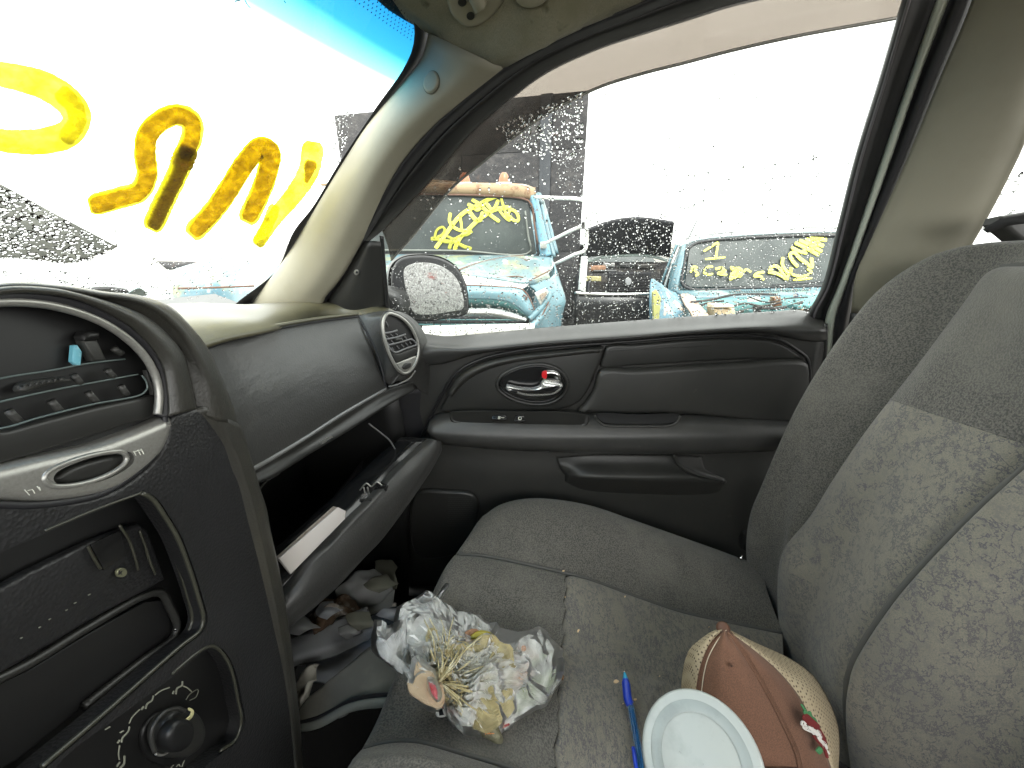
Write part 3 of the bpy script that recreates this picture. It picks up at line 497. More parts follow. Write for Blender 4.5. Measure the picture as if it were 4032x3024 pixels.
for (l,r_) in ((([(2720,1190),(2800,1180),(2880,1162),(2960,1158),(3060,1160)]),.010),(([(2740,1212),(2780,1195),(2850,1185)]),.008),(([(2860,1215),(2930,1195),(3000,1205),(3080,1190)]),.008),(([(2900,1230),(2980,1215),(3080,1212),(3160,1190)]),.012),(([(2950,1170),(3020,1190),(3100,1175),(3180,1170)]),.006)):
    tube('engine_hose',[WX(a,b,2.95) for a,b in l],r_,M['engine'],U,seg=6)
for k in range(22):
    a=random.uniform(2890,3200); b=random.uniform(1200,1245); s=random.uniform(8,22)
    slab('engine_part',LX([(a,b,2.85),(a+s,b,2.85),(a+s,b+s*.6,2.85),(a,b+s*.7,2.85)]),(-1,0,.3),random.uniform(.02,.1),.008,random.choice([M['engine'],M['engine'],M['teal'],M['rust']]),U,smoothline=False)
q=Vector((wx+.3,WX(2668,1150,wx).y,0)); 
ky=q.y/(wx+.3)
def us(x,f,z): return Vector((x,x*ky-1.96*f-.02,z))
bx8('body',[us(wx+.4,0,.4),us(wx+.4,1,.4),us(wx+.4,1,1.2),us(wx+.4,0,1.2),us(wx+4.0,0.05,.4),us(wx+4.0,1,.4),us(wx+4.0,1,1.25),us(wx+4.0,.05,1.25)],M['blue'],U)
loft('rear_cabin',[[us(wx+.6,.03,1.2),us(wx+3.8,.06,1.2)],[us(wx+.7,.1,1.60),us(wx+3.6,.12,1.60)]],M['darkglass'],U,sm=2,solid=.01)
loft('far_fender',[[Vector((2.75,q.y-1.75,1.12)),Vector((3.5,q.y-1.85,1.15))],[Vector((2.7,q.y-1.95,1.0)),Vector((3.5,q.y-1.98,1.0))],[Vector((2.7,q.y-1.95,.5)),Vector((3.5,q.y-1.98,.5))]],M['blue2'],U,solid=.015)
for yy in (q.y-.1,q.y-1.85): wheel(3.1,yy,.38,U); wheel(6.4,yy-1.1,.38,U)
loft('nose_panel',[[Vector((2.66,q.y+.0,.84)),Vector((2.6,q.y-.98,.86)),Vector((2.66,q.y-1.96,.84))],[Vector((2.6,q.y,.75)),Vector((2.55,q.y-.98,.75)),Vector((2.6,q.y-1.96,.75))],[Vector((2.66,q.y,.5)),Vector((2.6,q.y-.98,.5)),Vector((2.66,q.y-1.96,.5))]],M['grime'],U,solid=.015)
tube('wiper',LX([(3040,1122,wx-.12),(3200,1112,wx-.10),(3400,1100,wx-.08)]),.006,M['rubber'],U,seg=6)
ox,oy,sc=2650,900,.2938
def z3(l): return [(ox+a*sc,oy+b*sc) for a,b in l]
def P3(px,py):
    A=WX(2712,975,wx+.1);B=WX(3200,928,wx+.2);D=WX(3200,1128,wx-.05); n=(B-A).cross(D-A).normalized(); d=ray(px,py); q=A+(n*(-.024) if n.x>0 else n*.024); return CAM+d*((q-CAM).dot(n)/d.dot(n))
for l,hw in (([(420,300),(500,250),(600,190),(590,280),(570,400)],4),([(440,410),(560,400),(690,385)],3.5),
 ([(240,580),(260,520),(320,520),(290,560),(340,610),(310,630)],4),([(420,550),(470,515),(525,510)],4),([(415,590),(460,615),(525,610)],4),
 ([(580,540),(660,530),(680,570),(600,600),(710,620)],5),([(640,600),(700,570)],6),([(790,540),(900,540),(800,600),(770,680),(850,600),(900,640)],6),([(780,520),(860,560),(830,660)],5),([(910,540),(920,620),(860,640)],5),([(930,600),(980,550),(1040,580)],4),
 ([(1210,585),(1130,600),(1090,640),(1170,640),(1210,680)],5),
 ([(1290,585),(1380,600),(1480,650),(1530,690),(1470,600),(1400,510),(1320,510),(1300,570)],6),([(1470,400),(1465,480),(1510,560),(1560,600),(1590,520),(1540,640)],6),
 ([(1660,500),(1600,430),(1570,350),(1620,320),(1700,400),(1780,460),(1860,520),(1855,410)],7),([(1580,610),(1680,640),(1790,630),(1850,580),(1810,545)],5),
 ([(1600,260),(1700,310),(1780,330)],6),([(1650,200),(1760,250),(1940,350)],7),([(1710,165),(1830,220),(1980,300)],7),([(1800,150),(1900,190),(2000,230)],8),([(1860,110),(1960,140),(2040,150)],8),([(1760,290),(1850,200),(1900,120)],6),([(1850,300),(1930,200),(1960,130)],6),([(1620,685),(1720,680),(1850,665)],4)):
    stroke('marker_stroke',z3(l),hw,P3,M['yfar'],U,th=.003)
# ---- white car and small pale blue car seen through the windshield ----
Wc=empty('white_car',(3.2,4.4,0),'white car with its dark hood raised, seen through the windshield over the cowl','car')
def WR(px,py,t): return CAM+ray(px,py)*t
def LR(l): return [WR(*a) for a in l]
slab('raised_hood',LR([(-420,520,3.0),(0,725,3.4),(230,850,3.6),(462,972,3.8),(300,1036,3.8),(0,1012,3.5),(-420,960,3.0)]),(-.6,-.8,.1),.04,.01,mat('grey_green_hood_underside',(.045,.047,.040),.8,var=[(6,(.09,.092,.08),.45,.7)]),Wc,smoothline=False)
loft('body_side',[LR([(-420,970,2.95),(0,1016,3.3),(300,1040,3.6),(470,1030,3.7),(640,1080,3.9)]),LR([(-420,1060,2.9),(0,1080,3.2),(300,1090,3.5),(470,1090,3.6),(640,1120,3.8)]),LR([(-420,1500,2.9),(0,1400,3.2),(300,1400,3.5),(470,1400,3.6),(640,1400,3.8)])],M['offwhite'],Wc,solid=.02)
box('body',(3.4,5.6,.55),(2.0,1.8,.8),M['offwhite'],Wc,bev=.06)
for xx in (2.6,4.2): wheel(xx,5.1,.32,Wc)
Lb=empty('pale_blue_car',(4.6,3.9,0),'pale blue car beside the white one, low behind the cowl through the windshield','car')
loft('hood',[LR([(690,1062,4.6),(800,1030,4.9),(920,1016,5.2),(1090,1012,5.4)]),LR([(680,1100,4.4),(800,1075,4.7),(920,1060,5.0),(1100,1055,5.2)]),LR([(680,1150,4.4),(800,1130,4.6),(920,1125,4.9),(1110,1120,5.1)]),LR([(680,1300,4.4),(800,1300,4.6),(920,1300,4.9),(1110,1300,5.1)])],M['blueshine'],Lb,solid=.02)
tube('grille_bar',LR([(700,1136,4.35),(850,1132,4.6),(1000,1126,4.9)]),.012,M['rustline'],Lb,seg=6)
loft('front_hood_edge',[LR([(622,1030,5.5),(800,1032,5.5),(1000,1032,5.5)]),LR([(660,1062,5.5),(800,1046,5.5),(1000,1040,5.5)])],M['osb'],Lb,sm=2,solid=.03)
box('body',WR(900,1300,5.6)+Vector((.3,.3,.1)),(1.9,1.7,.8),M['blue'],Lb,bev=.06)
for a in (0,1.1): wheel(4.0+a,4.2,.3,Lb)
# ================= OWN CAR =================
A=empty('car',(.09,-.2,0),'car we sit in, charcoal dash and door, grey cloth seat, rain on the glass','car')
wsf=empty  # alias unused
# ---- windshield ----
ws=None
def wsrow(z,x0,x1,n=30):
    r=[]
    for i in range(n):
        x=x0+(x1-x0)*i/(n-1); r.append(Vz(x,.75-.4325*(x-.09)**2-1.2987*(z+.115),z))
    return r
rows=[wsrow(-.150+i*(.445/24),-.60+.17*i/24,(.835-.135*i/24),40) for i in range(25)]
ws=gridobj('windshield',rows,M['wsglass'],A)
# frit band
fin=[(925,1200),(940,1186),(1085,1068),(1157,911),(1230,817),(1344,629),(1489,412),(1583,282),(1626,188),(1630,94),(1585,-10),(1500,-90),(1300,-180)]
fou=[(985,1215),(1002,1186),(1128,1013),(1230,846),(1344,658),(1452,492),(1561,362),(1648,253),(1680,195),(1691,130),(1672,50),(1630,-40),(1500,-160)]
loft('frit_band',[[WS(a,b,.004) for a,b in fin],[WS(a,b,.006) for a,b in fou]],M['rubber'],ws,sm=2,n=60,solid=.001)
# dotted frit near the top corner
vs=[];fs=[]
import itertools
for i in range(0,46):
    for j in range(0,20):
        x=.66-i*.0058-(j%2)*.0029; z=.2475+j*.0026
        if x>.655-(z-.24)*.75: continue
        y=.75-.4325*(x-.09)**2-1.2987*(z+.115)-.004; s=len(vs); r_=.00105+ (j/20)*.0004
        for q in range(6): vs.append(Vz(x+r_*math.cos(q*1.047),y-r_*math.sin(q*1.047)*.79,z+r_*math.sin(q*1.047)*.61))
        fs.append(tuple(range(s,s+6)))
obj('frit_dots',vs,fs,M['rubber'],ws,smooth=False,kind='stuff')
# yellow marker letters on the windshield (seen from behind)
wo=lambda a,b: WS(a,b,-.0045)
k1=1344/1858
def s1(l): return [(a*k1,b*k1) for a,b in l]
for (hl_,hw_) in (([(530,1110),(640,1080),(760,1040),(800,950),(790,840),(800,740),(870,660),(960,625),(1040,660),(1045,740),(1010,830),(960,960),(900,1080),(840,1210)],60*k1),([(1068,1250),(1160,1150),(1250,1020),(1340,880),(1420,800),(1470,830),(1460,920),(1420,1040),(1358,1170)],58*k1)):
    stroke('letter_edge',s1(hl_),hw_,lambda a,b:WS(a,b,-.0025),M['ypaint_halo'],ws,th=.0006,n=90,jag=.04)
stroke('marker_letter',s1([(530,1110),(640,1080),(760,1040),(800,950),(790,840),(800,740),(870,660),(960,625),(1040,660),(1045,740),(1010,830)]),lambda t:38*k1*1.35*(1-.12*math.sin(t*9)),wo,M['ypaint'],ws,th=.0012,n=90,jag=.05)
stroke('marker_letter',s1([(1010,840),(960,960),(900,1080),(840,1210)]),lambda t:(64-14*t)*k1 if t<.18 else 46*k1,lambda a,b:WS(a,b,-.0062),M['ypaint_dark'],ws,th=.0012,n=60,jag=.08)
stroke('marker_letter',s1([(1068,1250),(1160,1150),(1250,1020),(1340,880),(1420,800),(1470,830),(1460,920),(1420,1040),(1358,1170)]),lambda t:44*k1*(1+.25*math.sin(t*3.14)),wo,M['ypaint'],ws,th=.0012,n=80,jag=.05)
stroke('marker_letter',s1([(1700,820),(1680,930),(1600,1060),(1500,1180),(1412,1310)]),lambda t:(62-26*t)*k1,wo,M['ypaint_thin'],ws,th=.001,n=60,jag=.05)
stroke('marker_letter',s1([(1690,900),(1668,985)]),lambda t:(34-22*t)*k1,lambda a,b:WS(a,b,-.006),M['ypaint'],ws,th=.001,n=12,jag=.1)
stroke('marker_letter',s1([(-260,430),(-100,395),(60,415),(250,470),(380,560),(420,640),(380,720),(260,765),(60,770),(-120,740)]),lambda t:70*k1*(.75+.35*math.sin(t*3.14)),wo,M['ypaint_thin'],ws,th=.001,n=90,jag=.03)
stroke('marker_letter',s1([(350,520),(405,580),(420,660),(370,740)]),48*k1,lambda a,b:WS(a,b,-.006),M['ypaint_thin'],ws,th=.001,n=30,jag=.08)
stroke('marker_letter',s1([(1490,1140),(1450,1240),(1412,1310)]),32*k1,lambda a,b:WS(a,b,-.006),M['ypaint_thin'],ws,th=.001,n=20,jag=.08)
# thin dark scratches / leaves at the top
for l in ([(925,5),(945,0)],[(965,2),(975,20),(985,30)],[(1120,4),(1123,10)],[(598,250),(602,247)],[(828,445),(831,447)],[(855,496),(858,498)],[(412,566),(420,568)],[(455,905),(456,930),(460,965),(445,978)]):
    stroke('dirt_speck',l,1.7,wo,M['engine'],ws,th=.0006,n=6)
# ---- pillars and roof lining ----
E2=[(1262,1210),(1270,1183),(1344,1085),(1431,926),(1561,665),(1691,506),(1807,405),(1980,268)]
EL=[(985,1215),(1002,1186),(1128,1013),(1230,846),(1344,658),(1452,492),(1561,362),(1648,253),(1680,195),(1691,130)]
L=[WS(a,b,.01) for a,b in EL]; Rr=[WD(a,b,.045) for a,b in E2]
L2=crv(L,20); R2=crv(Rr,20); rows=[L2]
for f,bul in ((.12,.014),(.35,.028),(.65,.028),(.88,.014)):
    rows.append([(L2[i].lerp(R2[i],f))+(CAM-L2[i].lerp(R2[i],f)).normalized()*bul for i in range(20)])
rows.append(R2); rows.append([p+Vector((.03,.01,0)) for p in R2])
pil=loft('front_pillar_trim',rows,M['beige'],A,n=40,sm=4)
c=WS(1700,330,.055); nn=(CAM-c).normalized(); 
# round trim button on pillar
bp=[]
for a,b in ell(1700,326,30,44,12): 
    d=ray(a,b); bp.append(CAM+d*((c-CAM).dot(nn)/d.dot(nn)))
BTN=bp
J=[(1691,130),(1760,185),(1830,215),(1900,245),(1980,268)]
d0=L2[-1]; d4=R2[-1]
rA=[WD(1980,268,.045),WD(2212,145,.045),WD(2472,36,.045),Vz(.615,-.22,.292),Vz(.61,-.8,.30),Vz(.60,-1.7,.28)]
def mid(f,px,py,b): 
    p=d0.lerp(d4,f); t=(p-CAM).length; d=ray(px,py).normalized(); return CAM+d*(t-b)
rB=[mid(.72,1900,245,.018),WD(2190,105,.09),Vz(.56,-.06,.325),Vz(.55,-.25,.335),Vz(.54,-.8,.345),Vz(.54,-1.7,.33)]
rC=[mid(.4,1830,215,.022),Vz(.53,.0,.318),Vz(.50,-.1,.345),Vz(.48,-.3,.36),Vz(.48,-.8,.37),Vz(.48,-1.7,.355)]
rD=[mid(.15,1760,185,.014),Vz(.50,.06,.31),Vz(.45,-.05,.345),Vz(.42,-.3,.372),Vz(.42,-.8,.382),Vz(.42,-1.7,.36)]
rE=[WS(1691,130,.01),WS(1645,10,.03),Vz(.40,.06,.34),Vz(.36,-.2,.375),Vz(.34,-.8,.392),Vz(.34,-1.7,.37)]
rF=[Vz(.50,.19,.265),Vz(.40,.16,.31),Vz(.25,.08,.37),Vz(.2,-.2,.385),Vz(.2,-.8,.395),Vz(.2,-1.7,.375)]
rG=[Vz(.09,.205,.30),Vz(.09,.17,.32),Vz(.09,.08,.37),Vz(.09,-.2,.39),Vz(.09,-.8,.4),Vz(.09,-1.7,.38)]
rH=[Vz(-.35,.15,.28),Vz(-.35,.1,.31),Vz(-.33,.0,.34),Vz(-.33,-.2,.35),Vz(-.33,-.8,.36),Vz(-.33,-1.7,.34)]
rI=[Vz(-.42,.12,.26),Vz(-.42,.08,.27),Vz(-.43,.0,.28),Vz(-.43,-.2,.29),Vz(-.43,-.8,.29),Vz(-.43,-1.7,.27)]
hl=loft('headliner',[rA,rB,rC,rD,rE,rF,rG,rH,rI],M['headliner'],A,n=50,sm=5)
SEAMLINE=[rA[0],rB[0],rC[0],rD[0],rE[0]]
tube('trim_seam',[p+(CAM-p).normalized()*.001 for p in SEAMLINE],.0012,M['rubber'],hl,seg=5)
# ---- side window, door frame ----
D=empty('passenger_door',Vz(.80,-.15,-1.0),parent=A)
gin=[(1330,1240),(1330,1183),(1400,1060),(1440,960),(1503,905),(1691,706),(1850,521),(1980,405),(2140,282),(2356,181),(2530,123),(2688,72),(2900,5),(3300,-80),(3620,-150)]
gou=[(1255,1240),(1268,1183),(1340,1085),(1428,926),(1558,665),(1688,506),(1804,405),(1977,268),(2208,145),(2468,36),(2700,-60),(3300,-190),(3700,-260)]
o1=crv([WD(a,b,.040) for a,b in gou],70); i1=crv([WD(a,b,.004) for a,b in gin],70)
mid1=[o1[k].lerp(i1[k],.40) for k in range(70)]
loft('weather_seal',[o1,[p+Vector((-.012,0,0)) for p in [o1[k].lerp(i1[k],.2) for k in range(70)]],mid1],M['rubber'],D,n=70,sm=4,solid=.004)
loft('window_frame',[[p+Vector((.006,0,0)) for p in mid1],[o1[k].lerp(i1[k],.5)+Vector((-.006,0,0)) for k in range(70)],[o1[k].lerp(i1[k],.9)+Vector((-.004,0,0)) for k in range(70)],i1],M['black'],D,n=70,sm=3,solid=.004)
# rear leg of the frame
def Lw(px_list,off): return [WD(a,b,off) for a,b in px_list]
fA=[(3640,-260),(3558,0),(3469,300),(3370,620),(3300,900),(3240,1130),(3190,1225),(3180,1260)]
fB=[(3720,-260),(3655,0),(3540,300),(3440,620),(3352,900),(3282,1130),(3232,1250),(3225,1330)]
fC=[(3800,-260),(3695,0),(3589,300),(3480,620),(3385,900),(3308,1120),(3255,1250),(3250,1400)]
fD=[(3830,-260),(3728,0),(3613,300),(3503,620),(3405,900),(3330,1120),(3286,1250),(3258,1500)]
loft('window_frame_post',[Lw(fA,.0),Lw([(a+16,b) for a,b in fA],.018),Lw(fB,.012),Lw(fC,.016),Lw([(a+2,b) for a,b in fC],-.01)],M['black'],D,n=40,sm=3,solid=.004)
tube('post_seam',Lw([(a+22,b) for a,b in fA],.020),.0022,mat('grey_rubber_edge',(.09,.085,.09),.5),D,seg=6)
loft('door_jamb',[Lw([(a-1,b) for a,b in fC],.020),Lw([((a+c_)/2,(b+d_)/2) for (a,b),(c_,d_) in zip(fC,fD)],.028),Lw([(a+2,b) for a,b in fD],.022)],M['jamb'],A,n=40,sm=2,solid=.004)
fE=[(3900,-260),(3835,0),(3790,120),(3693,340),(3600,560),(3500,800),(3425,975),(3395,1060),(3360,1100),(3345,1240),(3330,1400),(3290,1600)]
loft('pillar_seal',[Lw(fD,.005),Lw([(a*.5+c_*.5,b*.5+d_*.5) for (a,b),(c_,d_) in zip([(p[0],p[1]) for p in fD],[(3900,-260),(3835,0),(3700,325),(3580,620),(3455,900),(3368,1100),(3346,1250),(3310,1500)])],.032),Lw([(3900,-260),(3835,0),(3700,325),(3580,620),(3455,900),(3368,1100),(3346,1250),(3310,1500)],.024)],M['rubber'],A,n=40,sm=4,solid=.004)
bL=[(3895,-260),(3830,0),(3695,325),(3575,620),(3450,900),(3412,985),(3372,1075),(3353,1219),(3352,1232)]
bR=[(4260,-260),(4150,100),(4032,539),(3950,720),(3867,879),(3820,960),(3780,1040),(3740,1140),(3720,1232)]
b1=crv(Lw(bL,.034),30); b2=crv(Lw(bR,.075),30)
rows=[b1]+[[b1[i].lerp(b2[i],f)+Vector((-bl,0,0)) for i in range(30)] for f,bl in ((.1,.012),(.35,.022),(.65,.02),(.9,.008))]+[b2,[p+Vector((.05,-.01,0)) for p in b2]]
loft('middle_pillar_trim',rows,M['beige'],A,n=30,sm=4)
loft('lower_pillar_trim',[[WD(3350,1232,.036),WD(3290,1560,.03),WD(3200,2000,.03)],[WD(3410,1236,.05),WD(3350,1560,.045),WD(3260,2000,.045)],[WD(3725,1236,.07),WD(3700,1560,.07),WD(3560,2000,.07)]],M['char'],A,n=20,sm=4)
# side glass + smoked visor
gl=[[WD(a,b,-.004) for a,b in ((1420,1345),(1700,1345),(2300,1330),(3260,1280))],[WD(a,b,-.004) for a,b in ((1420,950),(1900,900),(2600,850),(3340,850))],[WD(a,b,-.004) for a,b in ((1700,500),(2100,400),(2700,350),(3480,350))],[WD(a,b,-.004) for a,b in ((2100,180),(2500,60),(3000,-80),(3640,-170))]]
sg=loft('window_glass',gl,M['sideglass'],D,n=20,sm=5,solid=0)
vi=crv([WD(a,b,-.022) for a,b in gin[4:]],60); vo=crv([WD(a,b,-.045) for a,b in ((1540,1025),(1620,935),(1780,740),(1900,640),(2040,528),(2150,450),(2356,345),(2530,290),(2688,250),(2900,195),(3150,140),(3400,95),(3600,60))],60)
loft('smoked_visor',[vi,[vi[i].lerp(vo[i],.5)+Vector((.006,0,0)) for i in range(60)],vo],M['visor'],D,n=60,sm=4,solid=.0025)
tube('visor_lip',vo,.0022,mat('visor_edge',(.40,.37,.33),.4),D,n=80,seg=6)
# sail cover triangle + screw
loft('sail_cover',[[WD(1262,1240,.03),WD(1340,1100,.03),WD(1436,948,.03)],[WD(1390,1240,.04),WD(1420,1100,.04),WD(1462,950,.036)],[WD(1528,1240,.02),WD(1522,1100,.02),WD(1506,950,.02)]],M['char2'],D,n=14,sm=5,solid=.003)
sc_=slab('screw',[WD(a,b,.043) for a,b in ell(1405,1072,10,11)],(-1,0,0),.003,.001,M['silver'],D); slab('screw_socket',[WD(a,b,.0465) for a,b in ell(1405,1072,4,4.5)],(-1,0,0),.001,.0004,M['rubber'],sc_)
tube('frame_edge',[WD(1503,930,.02),WD(1512,1050,.022),WD(1524,1180,.025),WD(1530,1240,.03)],.004,M['black'],D,seg=8)
# outside mirror
om=.98
hs_=slab('side_mirror',LX([(1545,1060,om),(1575,1020,om),(1650,1006,om),(1730,1016,om),(1790,1050,om),(1825,1110,om),(1838,1180,om),(1836,1225,om),(1815,1236,om),(1640,1256,om),(1600,1240,om),(1550,1180,om)]),(-.9,-.4,0),.015,.006,M['rubber'],D)
slab('mirror_shell',LX([(1535,1055,om+.01),(1575,1015,om+.01),(1650,1001,om+.01),(1735,1011,om+.01),(1797,1048,om+.01),(1832,1110,om+.01),(1845,1180,om+.01),(1842,1232,om+.01),(1815,1245,om+.01),(1640,1264,om+.01),(1590,1245,om+.01),(1540,1185,om+.01)]),(.9,.4,0),.09,.04,M['black'],hs_)
mirm=mat('wet_mirror_glass',(.30,.295,.29),.25,var=[(260,(.55,.55,.54),.45,.62),(120,(.10,.09,.09),.56,.68),(18,(.30,.12,.11),.62,.70,(1,1,2)),(11,(.13,.18,.28),.66,.74)],bump=[('n',300,.8,.002)])  # pale, dark, red and blue patches paint the reflection into the glass
slab('mirror_glass',LX([(1592,1060,om-.016),(1620,1040,om-.016),(1690,1035,om-.016),(1750,1055,om-.016),(1795,1095,om-.016),(1818,1150,om-.016),(1826,1200,om-.016),(1820,1215,om-.016),(1780,1225,om-.016),(1660,1238,om-.016),(1625,1225,om-.016),(1600,1150,om-.016)]),(-.9,-.4,0),.004,.001,mirm,hs_)
slab('mirror_mount',LX([(1500,1130,.95),(1600,1150,.95),(1610,1240,.95),(1500,1300,.95)]),(-1,0,0),.06,.02,M['black'],hs_)
# ---- raindrops ----
def pip(x,y,P):
    c=False;j=len(P)-1
    for i in range(len(P)):
        if (P[i][1]>y)!=(P[j][1]>y) and x<(P[j][0]-P[i][0])*(y-P[i][1])/(P[j][1]-P[i][1])+P[i][0]: c=not c
        j=i
    return c
def drops(name,regions,proj,outn,parent,seed,allow=None):
    r=random.Random(seed); vs=[];fs=[]
    for poly,count,r0,r1,el in regions:
        xs=[p[0] for p in poly];ys_=[p[1] for p in poly];k=0;tries=0
        while k<count and tries<count*30:
            tries+=1; x=r.uniform(min(xs),max(xs));y=r.uniform(min(ys_),max(ys_))
            if not pip(x,y,poly): continue
            if allow and not pip(x,y,allow): continue
            k+=1; c=proj(x,y); n=outn.normalized(); u=Vector((0,1,0)); u=(u-n*u.dot(n)).normalized(); v=n.cross(u)
            rr=r0+(r1-r0)*r.random()**3; e=1+el*r.random(); ph=r.uniform(-.5,.5); s=len(vs); N=8
            for q in range(N):
                g=2*math.pi*q/N; jx=1+.25*(r.random()-.5); a=rr*jx*math.cos(g+ph); b=rr*jx*e*math.sin(g+ph); vs.append(c+u*a+v*b)
            for q in range(N): vs.append(vs[s+q].lerp(c,.22)+n*rr*.60)
            vs.append(c+n*rr*.85)
            for q in range(N):
                fs.append((s+q,s+(q+1)%N,s+N+(q+1)%N,s+N+q)); fs.append((s+N+q,s+N+(q+1)%N,s+2*N))
            fs.append(tuple(range(s+N-1,s-1,-1)))
    return obj(name,vs,fs,M['drop'],parent,kind='stuff')
win=[(1530,1320),(1520,960),(1700,720),(1860,530),(1990,415),(2150,292),(2360,190),(2700,82),(3000,0),(3550,0),(3190,1240),(1640,1330)]
drops('raindrops',[([(1530,1040),(3240,1040),(3190,1330),(1530,1330)],3000,.0005,.0020,.6),([(1530,1180),(3240,1150),(3190,1330),(1530,1330)],900,.0006,.0022,.5),
 ([(2640,900),(3300,900),(3240,1140),(2640,1140)],1000,.0005,.0019,.6),([(2300,840),(2680,840),(2650,1040),(2300,1040)],700,.0005,.0020,.8),
 ([(1950,500),(2300,360),(2290,620),(2150,640),(1990,560)],420,.001,.003,.6),([(2180,600),(2300,600),(2290,1040),(2240,1040)],260,.0005,.0018,.6),
 ([(1520,740),(1900,640),(2200,640),(2200,1040),(1530,1040)],260,.0006,.0026,.5),([(2300,300),(3600,100),(3300,900),(2300,850)],200,.0007,.002,.8),([(2600,700),(3420,550),(3330,900),(2600,870)],240,.0008,.0026,.9)],
 lambda a,b:WD(a,b,-.0045),Vector((1,0,.341)),sg,11,win)
drops('raindrops',[([(-60,700),(480,985),(300,1040),(-60,1015)],700,.0007,.0024,1.3),([(-60,1060),(500,1080),(700,1160),(-60,1200)],420,.0006,.002,1.0),([(600,1020),(1000,1020),(980,1180),(600,1180)],260,.0006,.0018,1),([(1320,440),(1400,440),(1340,640),(1300,640)],150,.0006,.002,.6),([(400,540),(1100,400),(1050,1100),(300,1000)],30,.0005,.0012,.5)],
 lambda a,b:WS(a,b,-.001),Vector((0.2,1,.77)),ws,12)
# ---- rear door: glass, sill ----
rd=empty('rear_door',Vz(.80,-1.1,-1.0),parent=A)
rgl=loft('rear_window_glass',[[Vz(.81,-.72,-.16),Vz(.81,-1.6,-.12)],[Vz(.74,-.72,.1),Vz(.74,-1.6,.1)],[Vz(.66,-.7,.29),Vz(.66,-1.6,.27)]],M['sideglass'],rd,n=12,sm=3,solid=0)
drops('raindrops',[([(3850,500),(4060,400),(4060,960),(3850,960)],300,.0008,.003,.6)],lambda a,b:WD(a,b,-.006),Vector((1,0,.341)),rgl,21)
loft('rear_door_panel',[[Vz(.80,-.66,-.10),Vz(.80,-1.7,-.06)],[Vz(.765,-.66,-.11),Vz(.765,-1.7,-.07)],[Vz(.745,-.66,-.2),Vz(.745,-1.7,-.2)],[Vz(.75,-.66,-.95),Vz(.75,-1.7,-.95)]],M['char'],rd,n=16,sm=3)
bag=slab('seat_belt_guide',[WX(a,b,.60) for a,b in ((3868,890),(3880,862),(3950,850),(4060,830),(4100,1000),(3990,990))],(-1,0,.2),.02,.006,M['char'],A,smoothline=False)
loft('shoulder_belt',[[WX(3870,905,.57),WX(3930,868,.56),WX(4032,845,.55),WX(4200,820,.54)],[WX(3885,915,.57),WX(3960,890,.56),WX(4032,880,.55),WX(4200,870,.54)]],mat('black_belt_webbing',(.02,.02,.02),.8,bump=[('c',900,.5,.001)]),A,n=16,sm=2,solid=.002)
# ---- floor, tunnel, firewall, sills, rear ----
loft('floor',[[Vz(-.75,.62,-.98),Vz(-.75,-.1,-1.0),Vz(-.75,-1.8,-.95)],[Vz(-.10,.62,-.98),Vz(-.10,-.1,-1.0),Vz(-.10,-1.8,-.95)],[Vz(-.05,.62,-.80),Vz(-.05,-.1,-.80),Vz(-.05,-1.8,-.80)],[Vz(.23,.62,-.80),Vz(.23,-.1,-.80),Vz(.23,-1.8,-.80)],[Vz(.28,.62,-.98),Vz(.28,-.1,-1.0),Vz(.28,-1.8,-.95)],[Vz(.78,.62,-.98),Vz(.78,-.1,-1.0),Vz(.78,-1.8,-.95)]],M['carpet'],A,n=20,sm=2)
loft('firewall',[[Vz(-.78,.66,-.12),Vz(.78,.60,-.14)],[Vz(-.78,.70,-.6),Vz(.78,.70,-.6)],[Vz(-.78,.55,-1.0),Vz(.78,.55,-1.0)]],M['carpet'],A,n=8,sm=2)
loft('door_sill',[[Vz(.74,.6,-.88),Vz(.74,-1.8,-.88)],[Vz(.80,.6,-.90),Vz(.80,-1.8,-.90)],[Vz(.82,.6,-1.05),Vz(.82,-1.8,-1.05)]],M['char2'],A,n=8,sm=2)
loft('rear_seat_back',[[Vz(-.6,-1.55,-.05),Vz(.72,-1.55,-.05)],[Vz(-.6,-1.35,-.2),Vz(.72,-1.35,-.2)],[Vz(-.6,-1.2,-.6),Vz(.72,-1.2,-.6)],[Vz(-.6,-.85,-.62),Vz(.72,-.85,-.62)],[Vz(-.6,-.82,-.95),Vz(.72,-.82,-.95)]],M['seatweave'],A,n=12,sm=3)
loft('tailgate',[[Vz(-.7,-1.75,-.1),Vz(.76,-1.75,-.1)],[Vz(-.7,-1.8,-1.0),Vz(.76,-1.8,-1.0)]],M['char'],A,n=6,sm=2)
loft('driver_side_rail',[[Vz(-.42,.12,.26),Vz(-.43,-.8,.29),Vz(-.43,-1.7,.27)],[Vz(-.50,.12,.25),Vz(-.50,-.8,.27),Vz(-.50,-1.7,.25)]],M['rubber'],A,n=10,sm=2)
loft('driver_front_pillar',[[Vz(-.40,.12,.27),Vz(-.60,.55,-.11)],[Vz(-.47,.08,.27),Vz(-.68,.46,-.12)]],M['beige'],A,n=10,sm=2,solid=.02)
loft('driver_middle_pillar',[[Vz(-.47,-.5,.27),Vz(-.66,-.55,-.15),Vz(-.66,-.55,-1.0)],[Vz(-.47,-.62,.27),Vz(-.66,-.70,-.15),Vz(-.66,-.70,-1.0)]],M['beige'],A,n=10,sm=2,solid=.02)
loft('outer_door_skin',[[Vz(.84,.66,-.23),Vz(.84,-.62,-.18)],[Vz(.90,.66,-.28),Vz(.90,-.62,-.23)],[Vz(.93,.66,-.5),Vz(.93,-.62,-.5)],[Vz(.90,.66,-1.0),Vz(.90,-.62,-1.0)]],M['jamb'],D,n=10,sm=4)
